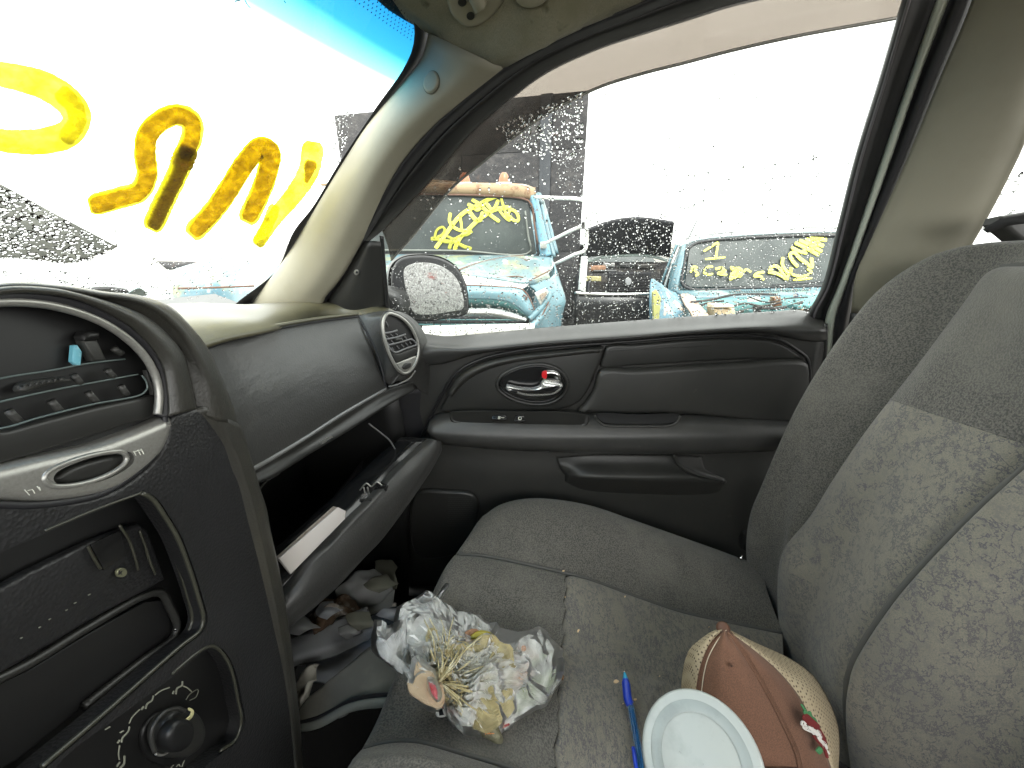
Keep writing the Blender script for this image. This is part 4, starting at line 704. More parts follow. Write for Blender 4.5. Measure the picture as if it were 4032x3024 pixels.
loft('driver_door_blocker',[[Vz(-.66,.5,-.16),Vz(-.66,-.6,-.13)],[Vz(-.60,.5,-.22),Vz(-.60,-.6,-.2)],[Vz(-.62,.5,-.95),Vz(-.62,-.6,-.95)]],M['char'],A,n=8,sm=3,solid=.03)  # unseen; added closed to hold side light back and keep the footwell dark
loft('left_rear_door',[[Vz(-.66,-.7,-.13),Vz(-.66,-1.75,-.11)],[Vz(-.60,-.7,-.2),Vz(-.60,-1.75,-.2)],[Vz(-.62,-.7,-.95),Vz(-.62,-1.75,-.95)]],M['char'],A,n=8,sm=3,solid=.03)
# cowl and own hood ahead of the glass
cm=mat('wet_black_cowl',(.018,.020,.019),.35,var=[(30,(.06,.065,.06),.6,.7)])
loft('cowl_panel',[[Vz(x,.735-.4325*(x-.09)**2+.03,-.135) for x in (-.6,-.3,.09,.4,.6,.78)],[Vz(x,.84-.42*(x-.09)**2+.03,-.105) for x in (-.6,-.3,.09,.4,.6,.80)]],cm,A,n=24,sm=3)
hp=mat('wet_grey_hood_paint',(.12,.14,.125),.16,var=[(60,(.17,.19,.17),.55,.7)],coat=.6)
loft('engine_hood',[[WR(-60,1068,.93),WR(200,1071,.98),WR(380,1078,1.06),WR(520,1098,1.12),WR(600,1128,1.16),WR(660,1160,1.18),WR(700,1185,1.18)],[WR(-60,1100,.90),WR(200,1100,.93),WR(380,1110,1.0),WR(520,1130,1.06),WR(600,1150,1.10),WR(640,1172,1.14),WR(690,1195,1.16)],[WR(-60,1180,.84),WR(200,1180,.88),WR(380,1180,.93),WR(500,1180,.98),WR(560,1185,1.02),WR(620,1190,1.06),WR(680,1205,1.12)]],hp,A,n=40,sm=4)
# soggy leaf-litter and wiper at the glass base
stroke('wiper_arm',[(250,1168),(330,1150),(420,1140),(500,1148)],6,lambda a,b:WS(a,b,-.02),M['rubber'],A,th=.006)
def flake(name,pts,m,off,label): 
    slab(name,[WS(a,b,off) for a,b in pts],(0.1,-.6,-.8),.0015,.0005,m,A,label=label)
flake('dirt_patch',[(245,1160),(275,1140),(330,1136),(345,1146),(375,1160),(420,1168),(300,1172)],mat('dried_leaf',(.30,.30,.25),.8,var=[(60,(.16,.16,.13),.5,.6)]),-.012,None)
flake('dirt_patch',[(500,1160),(545,1132),(575,1160)],M['blue'],-.012,None)
from mathutils.bvhtree import BVHTree
def hitf(o):
    b=BVHTree.FromPolygons([v.co+ORG[o] for v in o.data.vertices],[tuple(p.vertices) for p in o.data.polygons])
    def f(px,py,lift=0):
        d=ray(px,py).normalized(); h=b.ray_cast(CAM,d)
        return (h[0]-d*lift if h[0] else None),(h[1] if h[1] is None or h[1].dot(d)<0 else -h[1])
    return f
HP=hitf(pil); HH=hitf(hl)
c_,n_b=HP(1700,326)
# overhead visor mount and handle socket
hm=mat('beige_clip_plastic',(.30,.285,.21),.55)
rc,rn=HH(1860,60)
def onroof(px,py,zz):
    d=ray(px,py); return CAM+d*((rc+rn*((.315-zz)+.002)-CAM).dot(rn)/d.dot(rn))
vm=slab('sun_visor_mount',[onroof(a,b,.315) for a,b in ((1762,-40),(1770,30),(1800,70),(1835,95),(1880,90),(1930,60),(1975,10),(1990,-50),(1870,-90))],rn,.010,.006,hm,A)
for a,b,r_ in ((1820,8,17),(1853,62,16)): slab('screw_hole',[onroof(x,y,.3035) for x,y in ell(a,b,r_,r_*.95)],rn,.0012,.0004,mat('hole_shadow',(.02,.02,.015),.9),vm)
tube('pivot_arm',[onroof(1868,-30,.302),onroof(1880,0,.298),onroof(1893,28,.298)],.009,hm,vm,n=10)
slab('grab_handle_boss',[onroof(a,b,.30) for a,b in ((2020,-40),(2040,5),(2085,22),(2130,8),(2165,-30),(2100,-70))],rn,.010,.006,hm,A)
BTN=[]
for a,b in ell(1700,326,30,44,12):
    d=ray(a,b); BTN.append(CAM+d*((c_+n_b*.0005-CAM).dot(n_b)/d.dot(n_b)))
slab('pillar_button',BTN,n_b,.0045,.0035,M['beige'],A)
tube('button_gap',[p+n_b*.0006 for p in BTN],.0011,mat('button_gap_shadow',(.09,.085,.06),.8),A,n=50,closed=True,seg=6)
# ================= DOOR PANEL =================
xd=.770
def row(l,x): return [WX(a,b,x) for a,b in l]
top=[(1560,1330),(1640,1314),(1750,1326),(1850,1320),(2147,1292),(2700,1250),(3050,1228),(3140,1222),(3178,1232),(3225,1262)]
topb=[(1560,1342),(1640,1326),(1750,1338),(1850,1331),(2147,1303),(2700,1262),(3050,1240),(3140,1234),(3190,1242),(3246,1262)]
cr1=[(1600,1390),(1660,1392),(1719,1380),(1850,1378),(2147,1350),(2500,1325),(2700,1308),(3000,1292),(3150,1300),(3252,1300)]
grv=[(1660,1720),(1719,1598),(1799,1468),(1898,1414),(2023,1384),(2197,1364),(2376,1352),(2500,1343),(2700,1326),(2850,1319),(2967,1322),(3070,1338),(3146,1384),(3178,1412),(3186,1520),(3165,1660)]
M['sill']=mat('skylit_sill_plastic',(.040,.040,.038),.42,var=[(12,(.058,.057,.053),.4,.75),(60,(.08,.08,.075),.66,.72)],bump=[('n',1200,.2,.0006)])  # base lightened to imitate sky sheen on sill and armrest; dust flecks over it
door_top=loft('sill_pad',[row(top,.806),row(topb,.790),[WX(a,b,.765) for a,b in [(p[0],p[1]+22) for p in topb]],row(cr1,.738),row([(1590,1470),(1668,1440),(1740,1432),(1880,1392),(2147,1362),(2500,1335),(2700,1318),(3000,1308),(3170,1340),(3256,1345)],.755)],M['sill'],D,n=60,sm=5,solid=.003)
# main skin of the door, behind the inserts
loft('door_skin',[row([(1560,1400),(1850,1360),(2300,1335),(2700,1300),(3100,1290),(3258,1330)],xd),row([(1560,1600),(1900,1560),(2300,1540),(2700,1530),(3000,1530),(3232,1500)],xd),row([(1560,1760),(1900,1760),(2300,1760),(2700,1770),(3000,1770),(3200,1760)],xd+.005),row([(1560,1900),(1900,1900),(2300,1900),(2700,1900),(3000,1920),(3180,1920)],xd-.004),row([(1560,2200),(1900,2200),(2300,2180),(2700,2180),(3000,2180),(3150,2180)],xd),row([(1560,2500),(1900,2480),(2300,2440),(2700,2440),(3000,2440),(3150,2440)],xd+.01)],M['char'],D,n=40,sm=6,solid=.003)
tube('skin_edge',row([(3252,1275),(3248,1400),(3211,1547),(3190,1700)],.752),.003,M['char2'],D,seg=6)
# rounded rim between pad and inserts
tube('groove_welt',row(grv,.757),.0035,M['black'],D,n=100,seg=8)
# handle trim panel (swooping)
pa=[(1739,1612),(1760,1560),(1805,1478),(1900,1424),(2025,1394),(2199,1374),(2330,1363),(2374,1362),(2371,1395),(2346,1459),(2311,1538),(2275,1580),(2212,1606),(2000,1616),(1850,1618)]
tp=slab('handle_trim',row(pa,.764),(-1,0,0),.012,.008,M['char2'],D,n=110)
# highlight lip along its top
loft('trim_lip',[row([(1760,1552),(1808,1482),(1900,1430),(2025,1400),(2199,1380),(2330,1369),(2368,1367)],.752),row([(1770,1558),(1822,1492),(1910,1444),(2030,1414),(2199,1394),(2325,1381),(2364,1379)],.744),row([(1778,1562),(1832,1502),(1916,1456),(2034,1425),(2199,1404),(2320,1390),(2360,1388)],.752)],M['char'],D,n=40,sm=4,solid=.002)
bez=ell(2097,1511,139,74,-3,40)
def egg(cx,cy,rx,ry,k=.18): 
    return [(cx+rx*math.cos(t),cy+ry*math.sin(t)*(1+k*math.cos(t))) for t in [2*math.pi*i/40 for i in range(40)]]
slab('handle_cup',row(egg(2096,1512,132,72),.7515),(-1,0,0),.0018,.0008,M['gloss'],tp)
tube('cup_rim',row(egg(2095,1513,138,78),.751),.0042,M['char2'],tp,n=70,closed=True)
tube('cup_rim',row(egg(2095,1512,126,69),.7500),.0020,M['gloss'],tp,n=70,closed=True)
# lever (chrome, hooked)
lv=[(1995,1513),(2040,1521),(2100,1524),(2125,1514),(2136,1496),(2170,1498),(2214,1508),(2206,1528),(2180,1545),(2140,1552),(2080,1552),(2030,1541),(1996,1530)]
hd=slab('door_handle',row(lv,.742),(-1,0,0),.016,.0075,mat('satin_chrome',(.82,.82,.80),.22,metal=.75),D,n=90)
slab('lever_grip',row([(2000,1527),(2045,1533),(2110,1535),(2150,1525),(2205,1520),(2185,1543),(2140,1551),(2080,1551),(2030,1540)],.7258),(-1,0,0),.0015,.0007,mat('dark_chrome',(.10,.10,.10),.15,metal=.9),hd)
for a in (2007,2058): slab('slot',row([(a,1539),(a+30,1541),(a+27,1547),(a+2,1545)],.7240),(-1,0,0),.0012,.0005,M['gloss'],hd)
lk=slab('lock_knob',row([(2138,1462),(2150,1453),(2185,1453),(2202,1466),(2206,1494),(2180,1498),(2140,1492)],.744),(-1,0,0),.013,.006,M['chrome'],D)
slab('red_marker',row([(2135,1464),(2152,1460),(2150,1490),(2136,1486)],.7305),(-1,0,0),.0025,.001,M['red'],lk)
# upper strip and cloth insert
slab('upper_insert',row([(2388,1362),(2500,1353),(2700,1336),(2850,1329),(2967,1332),(3065,1348),(3135,1388),(3160,1404),(2880,1414),(2500,1436),(2362,1442),(2372,1405)],.766),(-1,0,0),.008,.006,M['char2'],D,n=90)
tube('insert_gleam',row([(2400,1384),(2600,1372),(2800,1362)],.7585),.0012,M['char2'],D,seg=6)
slab('lower_insert',row([(2362,1452),(2500,1447),(2880,1424),(3160,1413),(3176,1430),(3180,1540),(3160,1640),(2674,1624),(2336,1622),(2270,1616),(2300,1585),(2335,1530)],.766),(-1,0,0),.014,.012,M['char'],D,n=90)
# armrest
ar=loft('armrest',[row([(1700,1640),(1760,1622),(2000,1620),(2336,1624),(2674,1632),(3000,1644),(3170,1652)],.768),
 row([(1690,1665),(1760,1652),(2000,1655),(2336,1660),(2674,1664),(3000,1670),(3170,1676)],.738),
 row([(1684,1690),(1760,1690),(2000,1700),(2336,1704),(2674,1702),(3000,1700),(3170,1702)],.722),
 row([(1690,1710),(1770,1718),(2000,1732),(2336,1735),(2674,1735),(3000,1728),(3170,1728)],.717),
 row([(1702,1732),(1780,1742),(2000,1760),(2336,1772),(2674,1776),(3000,1766),(3165,1758)],.726),
 row([(1710,1742),(1785,1752),(2000,1770),(2336,1782),(2674,1786),(3000,1776),(3160,1765)],.750)],M['sill'],D,n=60,sm=6,solid=.003)
sw=slab('switch_plate',row([(1772,1630),(1800,1624),(2000,1623),(2290,1632),(2318,1645),(2312,1676),(2270,1688),(2000,1684),(1830,1678),(1778,1662)],.733),(-.6,0,.8),.009,.004,M['char2'],D,n=90)
def onsw(px,py,o): 
    A0=WX(2000,1650,.733); n=Vector((-.6,0,.8)); d=ray(px,py); return CAM+d*((A0+n*o-CAM).dot(n)/d.dot(n))
for (pts,ic) in (([(1934,1650),(1944,1634),(1992,1636),(1998,1652),(1990,1656),(1940,1655)],[(1962,1640),(1970,1648),(1960,1648),(1968,1640),(1974,1644),(1985,1645)]),([(2024,1660),(2030,1636),(2064,1636),(2068,1658),(2060,1663),(2030,1663)],[(2042,1652),(2042,1644),(2050,1642),(2052,1652),(2042,1652)])):
    b=slab('switch',[onsw(a,b,.0093) for a,b in pts],(-.6,0,.8),.005,.002,M['gloss'],D,smoothline=False)
    stroke('icon',ic,1.0,lambda x,y:onsw(x,y,.0152),M['white_print'],b,th=.0003,n=14)
def onar(px,py,o=0):
    A0=WX(2500,1650,.745)+Vector((-.6,0,.8))*o; n=Vector((-.6,0,.8)); d=ray(px,py); return CAM+d*((A0-CAM).dot(n)/d.dot(n))
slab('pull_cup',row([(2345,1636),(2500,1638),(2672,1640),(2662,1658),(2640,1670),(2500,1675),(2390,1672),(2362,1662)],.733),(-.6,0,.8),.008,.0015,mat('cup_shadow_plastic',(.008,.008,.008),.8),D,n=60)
tube('pull_cup_lip',row([(2341,1633),(2352,1655),(2380,1674),(2500,1679),(2640,1675),(2664,1662),(2678,1638)],.727),.0026,M['char'],D,n=50)
tube('lower_seam',row([(1734,1744),(1850,1752),(2000,1765),(2167,1779)],.744),.0022,M['char2'],D,seg=6)
# map pocket
loft('map_pocket',[row([(2190,1800),(2322,1790),(2500,1790),(2655,1792),(2760,1795)],.772),row([(2200,1830),(2312,1826),(2500,1828),(2672,1830),(2780,1850)],.760),LX([(2215,1858,.764),(2290,1862,.742),(2500,1868,.738),(2700,1872,.740),(2860,1888,.768)]),LX([(2225,1868,.762),(2290,1878,.738),(2500,1884,.734),(2700,1890,.737),(2868,1900,.768)]),LX([(2225,1882,.764),(2300,1894,.746),(2500,1902,.742),(2700,1910,.745),(2870,1912,.770)]),row([(2225,1900),(2300,1930),(2500,1945),(2700,1950),(2870,1945)],.768),row([(2225,1910),(2300,1945),(2500,1962),(2700,1965),(2870,1955)],.782)],M['char'],D,n=40,sm=5,solid=.003)
tube('pocket_curve',row([(2652,1791),(2668,1825),(2710,1855),(2771,1877),(2848,1893)],.742),.004,M['char2'],D,n=30)
# speaker grille low in the footwell
sp_=slab('speaker_grille',row([(1640,1935),(1780,1925),(1860,1935),(1885,1965),(1870,2080),(1800,2170),(1650,2180)],.764),(-1,0,0),.012,.008,M['char2'],D,n=60)
vs=[];fs=[]
for i in range(18):
    for j in range(15):
        p=WX(1765+i*6.2+(j%2)*3,1958+j*8,.7515)
        if 1765+i*6.2>1862: continue
        s=len(vs)
        for q in range(6): vs.append(p+Vector((0,.0012*math.cos(q*1.047),.0012*math.sin(q*1.047))))
        fs.append(tuple(range(s,s+6)))
obj('grille_holes',vs,fs,M['silver'] if 0 else mat('grille_hole_glint',(.05,.05,.048),.3),sp_,smooth=False,kind='stuff')
# ================= DASHBOARD =================
DB=empty('dashboard',Vz(.5,.5,-.3),parent=A)
# dash top pad: silhouette against windshield -> seam line
bk=[WS(150,1190,.03),WS(500,1188,.03),WS(800,1196,.03),WS(1050,1200,.03),WX(1262,1190,.775),WX(1450,1192,.80)]
dtop=loft('dash_top',[[Vz(-.5,.62,-.14),Vz(.0,.74,-.13),Vz(.35,.70,-.125),WS(1000,1199,.0),WX(1262,1186,.785),WX(1400,1186,.80)],
 [Vz(-.5,.5,-.10),Vz(.0,.52,-.09),WY(640,1205,.47),WY(1000,1203,.46),WX(1270,1188,.765),WX(1440,1192,.785)],
 [Vz(-.5,.38,-.10),Vz(.0,.38,-.09),WY(720,1270,.36),WY(1010,1245,.375),WX(1300,1205,.745),WX(1520,1212,.765)],
 [Vz(-.5,.32,-.12),Vz(.0,.32,-.11),WY(795,1352,.325),WY(1020,1300,.335),WX(1300,1248,.735),WX(1560,1232,.742)],
 [Vz(-.5,.315,-.14),Vz(.0,.31,-.13),WY(800,1368,.33),WY(1020,1312,.338),WX(1300,1262,.737),WX(1560,1248,.742)]],M['dashtop'],DB,n=60,sm=6,solid=.004)
# airbag cover, grained
ab_t=[(770,1385),(900,1335),(1100,1291),(1250,1265),(1408,1246)]
ab_b=[(955,1868),(1050,1815),(1200,1725),(1350,1628),(1519,1531)]
xs_=[(.34),(.40),(.49),(.57),(.668)]
T0=[WX(a,b,x) for (a,b),x in zip(ab_t,(.355,.43,.53,.61,.70))]
B0=[WX(a,b,x) for (a,b),x in zip(ab_b,(.335,.39,.475,.565,.672))]
def mixrow(f,bul): return [T0[i].lerp(B0[i],f)+(CAM-T0[i].lerp(B0[i],f)).normalized()*bul for i in range(5)]
loft('airbag_cover',[[p+Vector((.0,.02,0)) for p in T0],T0,mixrow(.06,.010),mixrow(.25,.020),mixrow(.5,.026),mixrow(.8,.018),mixrow(.97,.004),B0,[p+Vector((0,.02,0)) for p in B0]],M['leather'],DB,n=50,sm=5)
# welt above the cover
tube('dash_welt',[p+(CAM-p).normalized()*.004 for p in [WX(760,1394,.35)]+T0],.0042,M['rubber'],DB,n=60)
tube('dash_welt',[p+(CAM-p).normalized()*.010 for p in [WX(760,1372,.353)]+[WX(a,b-10,x) for (a,b),x in zip(ab_t,(.355,.43,.53,.61,.70))]],.0028,M['dashtop'],DB,n=60)
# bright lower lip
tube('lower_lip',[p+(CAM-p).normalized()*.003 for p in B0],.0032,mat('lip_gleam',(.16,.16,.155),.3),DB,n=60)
# side panel with round vent
se=[(1408,1246),(1440,1300),(1480,1380),(1505,1460),(1519,1531)]
ve_o=[(1414,1244),(1500,1236),(1560,1232),(1620,1262),(1665,1330),(1682,1400),(1672,1470),(1640,1510),(1531,1522),(1520,1470),(1490,1370),(1450,1295)]
# end cap: surface swinging from vent panel to the door
loft('dash_end',[[WX(1408,1244,.70),WX(1500,1228,.73),WX(1580,1232,.75),WX(1640,1270,.765),WX(1680,1340,.772),WX(1694,1430,.772),WX(1690,1560,.772)],
 [WX(1408,1247,.70),WX(1500,1237,.722),WX(1575,1240,.735),WX(1625,1270,.745),WX(1662,1335,.75),WX(1675,1420,.75),WX(1655,1540,.752)],
 [WX(1430,1290,.695),WX(1500,1260,.71),WX(1560,1252,.72),WX(1610,1280,.728),WX(1640,1340,.73),WX(1650,1420,.73),WX(1610,1510,.728)],
 [WX(1480,1380,.685),WX(1510,1370,.70),WX(1560,1370,.71),WX(1590,1380,.715),WX(1600,1400,.715),WX(1600,1430,.715),WX(1560,1500,.70)],
 [WX(1512,1490,.675),WX(1518,1500,.68),WX(1525,1508,.685),WX(1530,1512,.688),WX(1534,1515,.69),WX(1538,1518,.69),WX(1535,1522,.685)]],M['leather'],DB,n=50,sm=6)
tube('panel_seam',[WX(a,b,x) for (a,b),x in zip(se,(.697,.69,.684,.678,.672))],.0022,M['rubber'],DB,n=40)
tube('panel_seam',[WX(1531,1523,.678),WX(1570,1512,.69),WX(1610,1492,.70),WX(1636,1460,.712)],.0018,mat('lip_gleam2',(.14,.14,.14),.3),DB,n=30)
def vv(px,py,o=0):  # vent plane facing back and slightly in
    A0=WX(1590,1360,.700); n=Vector((-.55,-.83,.08)).normalized(); d=ray(px,py); return CAM+d*((A0+n*o-CAM).dot(n)/d.dot(n))
z9=lambda l:[(1450+a*.1929,1180+b*.1929) for a,b in l]
rg=z9([(430,280),(520,300),(640,350),(760,440),(880,580),(970,760),(1020,930),(1020,1100),(970,1280),(900,1400),(800,1490),(720,1500),(620,1440),(530,1310),(440,1130),(370,930),(320,740),(300,560),(320,400),(370,310)])
nV=Vector((-.55,-.83,.08)).normalized()
SV=empty('side_vent',vv(1580,1370),parent=DB)
SV2=slab('side_vent_housing',[vv(a,b,.002) for a,b in rg],nV,.004,.001,M['black'],DB,n=60)
bpy.data.objects.remove(SV); 
def vobj(nm,pts,o,dp,r_,m_,**k): return slab(nm,[vv(a,b,o) for a,b in pts],nV,dp,r_,m_,SV2,**k)
tube('vent_ring',[vv(a,b,.010) for a,b in rg],.0030,M['silver'],SV2,n=80,closed=True)
for l in (z9([(335,680),(450,665),(590,625)]),z9([(360,810),(560,770),(760,705)]),z9([(385,930),(600,880),(880,800)]),z9([(410,955),(540,1075),(760,1000),(985,925)]),z9([(880,800),(970,880),(985,925)]),z9([(385,930),(410,955)])):
    tube('vent_slat',[vv(a,b,.010) for a,b in l],.0018,M['pale_print'] if 0 else mat('slat_edge',(.15,.15,.15),.35),SV2,n=16,seg=6)
for l in ([(360,730),(410,780)],[(450,700),(510,755)],[(550,680),(600,730)],[(380,870),(430,915)],[(470,830),(520,885)],[(670,780),(705,830)],[(745,755),(790,805)],[(480,970),(520,1030)],[(580,940),(635,1005)],[(670,905),(730,970)],[(760,880),(815,945)],[(840,855),(880,905)],[(360,440),(410,555)]):
    tube('vent_vane',[vv(a,b,.008) for a,b in z9(l)],.0011,bpy.data.materials['slat_edge'],SV2,n=4,seg=5)
tube('vent_ring_outer',[vv(x,y,.006) for x,y in [(1590+(a-1590)*1.07,1370+(b-1370)*1.05) for a,b in rg]],.0030,M['char'],SV2,n=80,closed=True)
vobj('vent_thumb',z9([(530,820),(560,785),(640,780),(670,800),(640,830),(560,845)]),.009,.004,.002,M['char'])
vobj('vent_apron',z9([(420,1010),(545,1090),(985,960),(985,1050),(940,1110),(540,1275),(500,1240)]),.004,.006,.003,M['char2'])
vobj('vent_plate',z9([(535,1300),(700,1230),(945,1140),(960,1200),(900,1370),(830,1460),(740,1495),(640,1450)]),.006,.005,.003,M['silver'],smoothline=False)
vobj('vent_wheel',z9([(690,1380),(720,1320),(800,1285),(850,1290),(850,1360),(790,1410),(720,1420)]),.011,.004,.002,M['char2'])
# small embossed mark on the cover (airbag marking)
ax=lambda a,b: WX(a,b,.665) if 0 else None
apl=WX(1465,1500,.664)
def on_ab(px,py):
    n=Vector((-.25,-.95,.15)).normalized(); d=ray(px,py); return CAM+d*((apl-CAM).dot(n)/d.dot(n))
lab=[[(1449,1510),(1456,1503),(1459,1511)],[(1461,1502),(1462,1508)],[(1465,1508),(1467,1500),(1471,1501),(1468,1504),(1472,1507)],[(1474,1506),(1475,1498),(1479,1499),(1478,1504),(1474,1506)]]
for l in lab: stroke('embossed_letter',l,.9,lambda a,b:on_ab(a,b)+(CAM-on_ab(a,b)).normalized()*.012,mat('emboss_gleam',(.12,.12,.12),.3) if 'emboss_gleam' not in bpy.data.materials else bpy.data.materials['emboss_gleam'],DB,th=.0004,n=6)
loft('dash_backing',[[WX(1370,1262,.76),WX(1470,1262,.77)],[WX(1440,1400,.74),WX(1530,1400,.75)],[WX(1490,1530,.72),WX(1570,1530,.73)]],M['black'],DB,n=8,sm=2)
# under-cover strip + glove box cavity
UB=[WX(a,b,x) for (a,b),x in zip([(985,1915),(1080,1870),(1210,1790),(1370,1695),(1535,1590),(1640,1530)],(.34,.385,.47,.56,.66,.735))]
BT=[WX(a,b,x) for (a,b),x in zip([(960,1868),(1050,1818),(1200,1728),(1350,1631),(1519,1535),(1640,1500)],(.338,.39,.477,.567,.674,.742))]
loft('under_strip',[BT,[BT[i].lerp(UB[i],.5)+Vector((0,.004,0)) for i in range(6)],UB,[p+Vector((0,.03,-.004)) for p in UB]],M['char2'],DB,n=40,sm=3)
loft('glove_box_roof',[[p+Vector((0,.0,0)) for p in UB],[p+Vector((0,.22,.02)) for p in UB]],M['black'],DB,n=20,sm=2)
loft('glove_box_side',[[Vz(.735,.27,-.28),Vz(.735,.55,-.2)],[Vz(.735,.26,-.45),Vz(.735,.55,-.45)],[Vz(.735,.30,-.9),Vz(.735,.55,-.9)]],M['black'],DB,n=8,sm=2)
loft('glove_box_back',[[Vz(.30,.5,-.24),Vz(.76,.5,-.24)],[Vz(.30,.5,-.62),Vz(.76,.5,-.62)]],M['black'],DB,n=8,sm=2)
loft('kick_panel',[[WX(1560,1540,.745),WX(1640,1510,.765),WX(1700,1500,.776)],[WX(1500,1700,.745),WX(1600,1680,.765),WX(1700,1650,.776)],[WX(1440,1900,.75),WX(1560,1880,.765),WX(1680,1860,.776)],[WX(1400,2200,.75),WX(1500,2200,.765),WX(1640,2160,.776)]],M['rubber'],DB,n=16,sm=4)
loft('lower_dash',[[Vz(.31,.40,-.50),Vz(.76,.36,-.46)],[Vz(.31,.46,-.72),Vz(.76,.44,-.70)]],M['black'],DB,n=8,sm=2)
tube('damper_cord',[WX(1452,1668,.62),WX(1500,1705,.635),WX(1532,1732,.645),WX(1560,1775,.655),WX(1592,1822,.665)],.0014,mat('grey_cord',(.14,.14,.14),.5),DB,n=30,seg=6)
slab('latch_striker',[WX(a,b,.47) for a,b in ((1258,1738),(1300,1716),(1302,1722),(1262,1748))],(0,-1,0),.003,.001,M['silver'],DB,smoothline=False)
# glove box lid hanging open: thick padded panel
ga=[(1099,2364,.330),(1160,2300,.345),(1235,2200,.375),(1290,2150,.40),(1395,2037,.455),(1434,2000,.48),(1543,1878,.56),(1600,1818,.61),(1660,1762,.65),(1700,1730,.672)]
gc=[(1100,2490,.322),(1185,2426,.345),(1309,2321,.395),(1432,2191,.46),(1494,2128,.50),(1603,1984,.57),(1680,1872,.63),(1717,1809,.655),(1737,1755,.675),(1730,1738,.677)]
ga3=LX(ga); gc3=LX(gc); k_=crv(ga3,24); l_=crv(gc3,24)
def gm(f,b): return [k_[i].lerp(l_[i],f)+(CAM-k_[i].lerp(l_[i],f)).normalized()*b for i in range(24)]
gl_=loft('glove_box_lid',[[p+Vector((.02,.03,-.01)) for p in k_],k_,gm(.12,.010),gm(.4,.020),gm(.7,.018),gm(.92,.008),l_,[p+Vector((.02,.03,-.01)) for p in l_]],M['leather'],DB,n=50,sm=4)
# inner tray behind the lid (dark, glossy edges)
tr=LX([(1040,2330,.36),(1100,2360,.345),(1200,2260,.37),(1300,2140,.41),(1400,2040,.46)])
loft('lid_inner_tray',[[p+Vector((.005,.012,-.003)) for p in crv(ga3,12)],[p+Vector((.02,.07,-.01)) for p in crv(ga3,12)],[p+Vector((.02,.09,-.05)) for p in crv(ga3,12)]],M['gloss'],DB,n=24,sm=3)
lt=slab('lid_latch',[WX(a,b,.53) for a,b in ((1421,1925),(1444,1903),(1452,1908),(1466,1920),(1483,1900),(1505,1910),(1500,1930),(1462,1962),(1440,1950))],(-.3,-.9,.2),.014,.002,M['gloss'],DB,smoothline=False)
tube('latch_edge',[WX(a,b,.518) for a,b in ((1417,1930),(1444,1903),(1462,1916),(1484,1898),(1506,1912))],.0012,M['silver'],lt,n=30,seg=5)
for a in (1432,1447): tube('latch_spring',[WX(a,1918,.515),WX(a+6,1945,.515)],.0012,M['silver'],lt,n=4,seg=5)
slab('latch_bracket',[WX(a,b,.50) for a,b in ((1380,2010),(1420,1965),(1450,1960),(1440,1990),(1400,2020),(1392,2030))],(-.3,-.9,.2),.01,.003,M['char'],DB,smoothline=False)
tube('tray_seam',LX([(1058,2250,.40),(1150,2180,.42),(1250,2100,.45),(1350,2000,.50),(1400,1925,.54)]),.002,M['char'],DB,n=20,seg=5)
tube('tray_seam',LX([(1012,1938,.37),(1050,1895,.40),(1100,1862,.43)]),.0015,M['char'],DB,n=20,seg=5)
# ================= CENTRE STACK =================
CB=[(-200,1240),(0,1150),(181,1151),(301,1172),(422,1227),(512,1281),(591,1359),(639,1437),(657,1522),(663,1618),(660,1640)]
RB=[(-200,1215),(0,1143),(200,1143),(325,1168),(482,1215),(573,1257),(651,1323),(711,1401),(735,1492),(759,1600),(762,1612)]
GB=[(-200,1205),(0,1135),(220,1136),(362,1158),(510,1185),(600,1225),(690,1300),(748,1390),(786,1480),(805,1590),(812,1640)]
OB=[(-200,1190),(0,1125),(240,1134),(400,1158),(542,1172),(651,1208),(723,1275),(802,1371),(862,1498),(905,1600),(930,1680)]
def st(l,y): return [WY(a,b,y) for a,b in l]
ST=empty('centre_stack',Vz(.15,.4,-.5),parent=A)
loft('pod_shell',[st(CB,.272),st([((a+c)/2,(b+d)/2) for (a,b),(c,d) in zip(CB,RB)],.268),st(RB,.272),st([(a+6,b-2) for a,b in RB],.280),st(GB,.276),st([((a+c)/2,(b+d)/2) for (a,b),(c,d) in zip(GB,OB)],.274),st(OB,.292),[p+Vector((.006,.05,-.004)) for p in st(OB,.292)]],M['pod'],ST,n=70,sm=4)
# lower edge flank from the pod to the floor
RL=[(762,1612),(808,1660),(868,1745),(904,1853),(928,1900),(962,2036),(1016,2239),(1064,2442),(1111,2645),(1145,2849),(1159,3024),(1165,3200)]
OL=[(930,1680),(950,1750),(976,1847),(1000,1930),(1025,2004),(1043,2100),(1075,2240),(1111,2442),(1135,2640),(1152,2781),(1169,3024),(1175,3200)]
FLk=[(805,1600),(860,1690),(915,1780),(945,1870),(965,1930),(995,2040),(1040,2239),(1085,2442),(1122,2645),(1148,2849),(1163,3024),(1169,3200)]
loft('stack_flank',[st(RL,.278),st(FLk,.2755),st([((a+c)/2,(b+d)/2) for (a,b),(c,d) in zip(FLk,OL)],.276),st(OL,.290),[p+Vector((.012,.10,-.0)) for p in st(OL,.290)],[p+Vector((.02,.30,-.0)) for p in st(OL,.290)]],M['pod'],ST,n=80,sm=4)
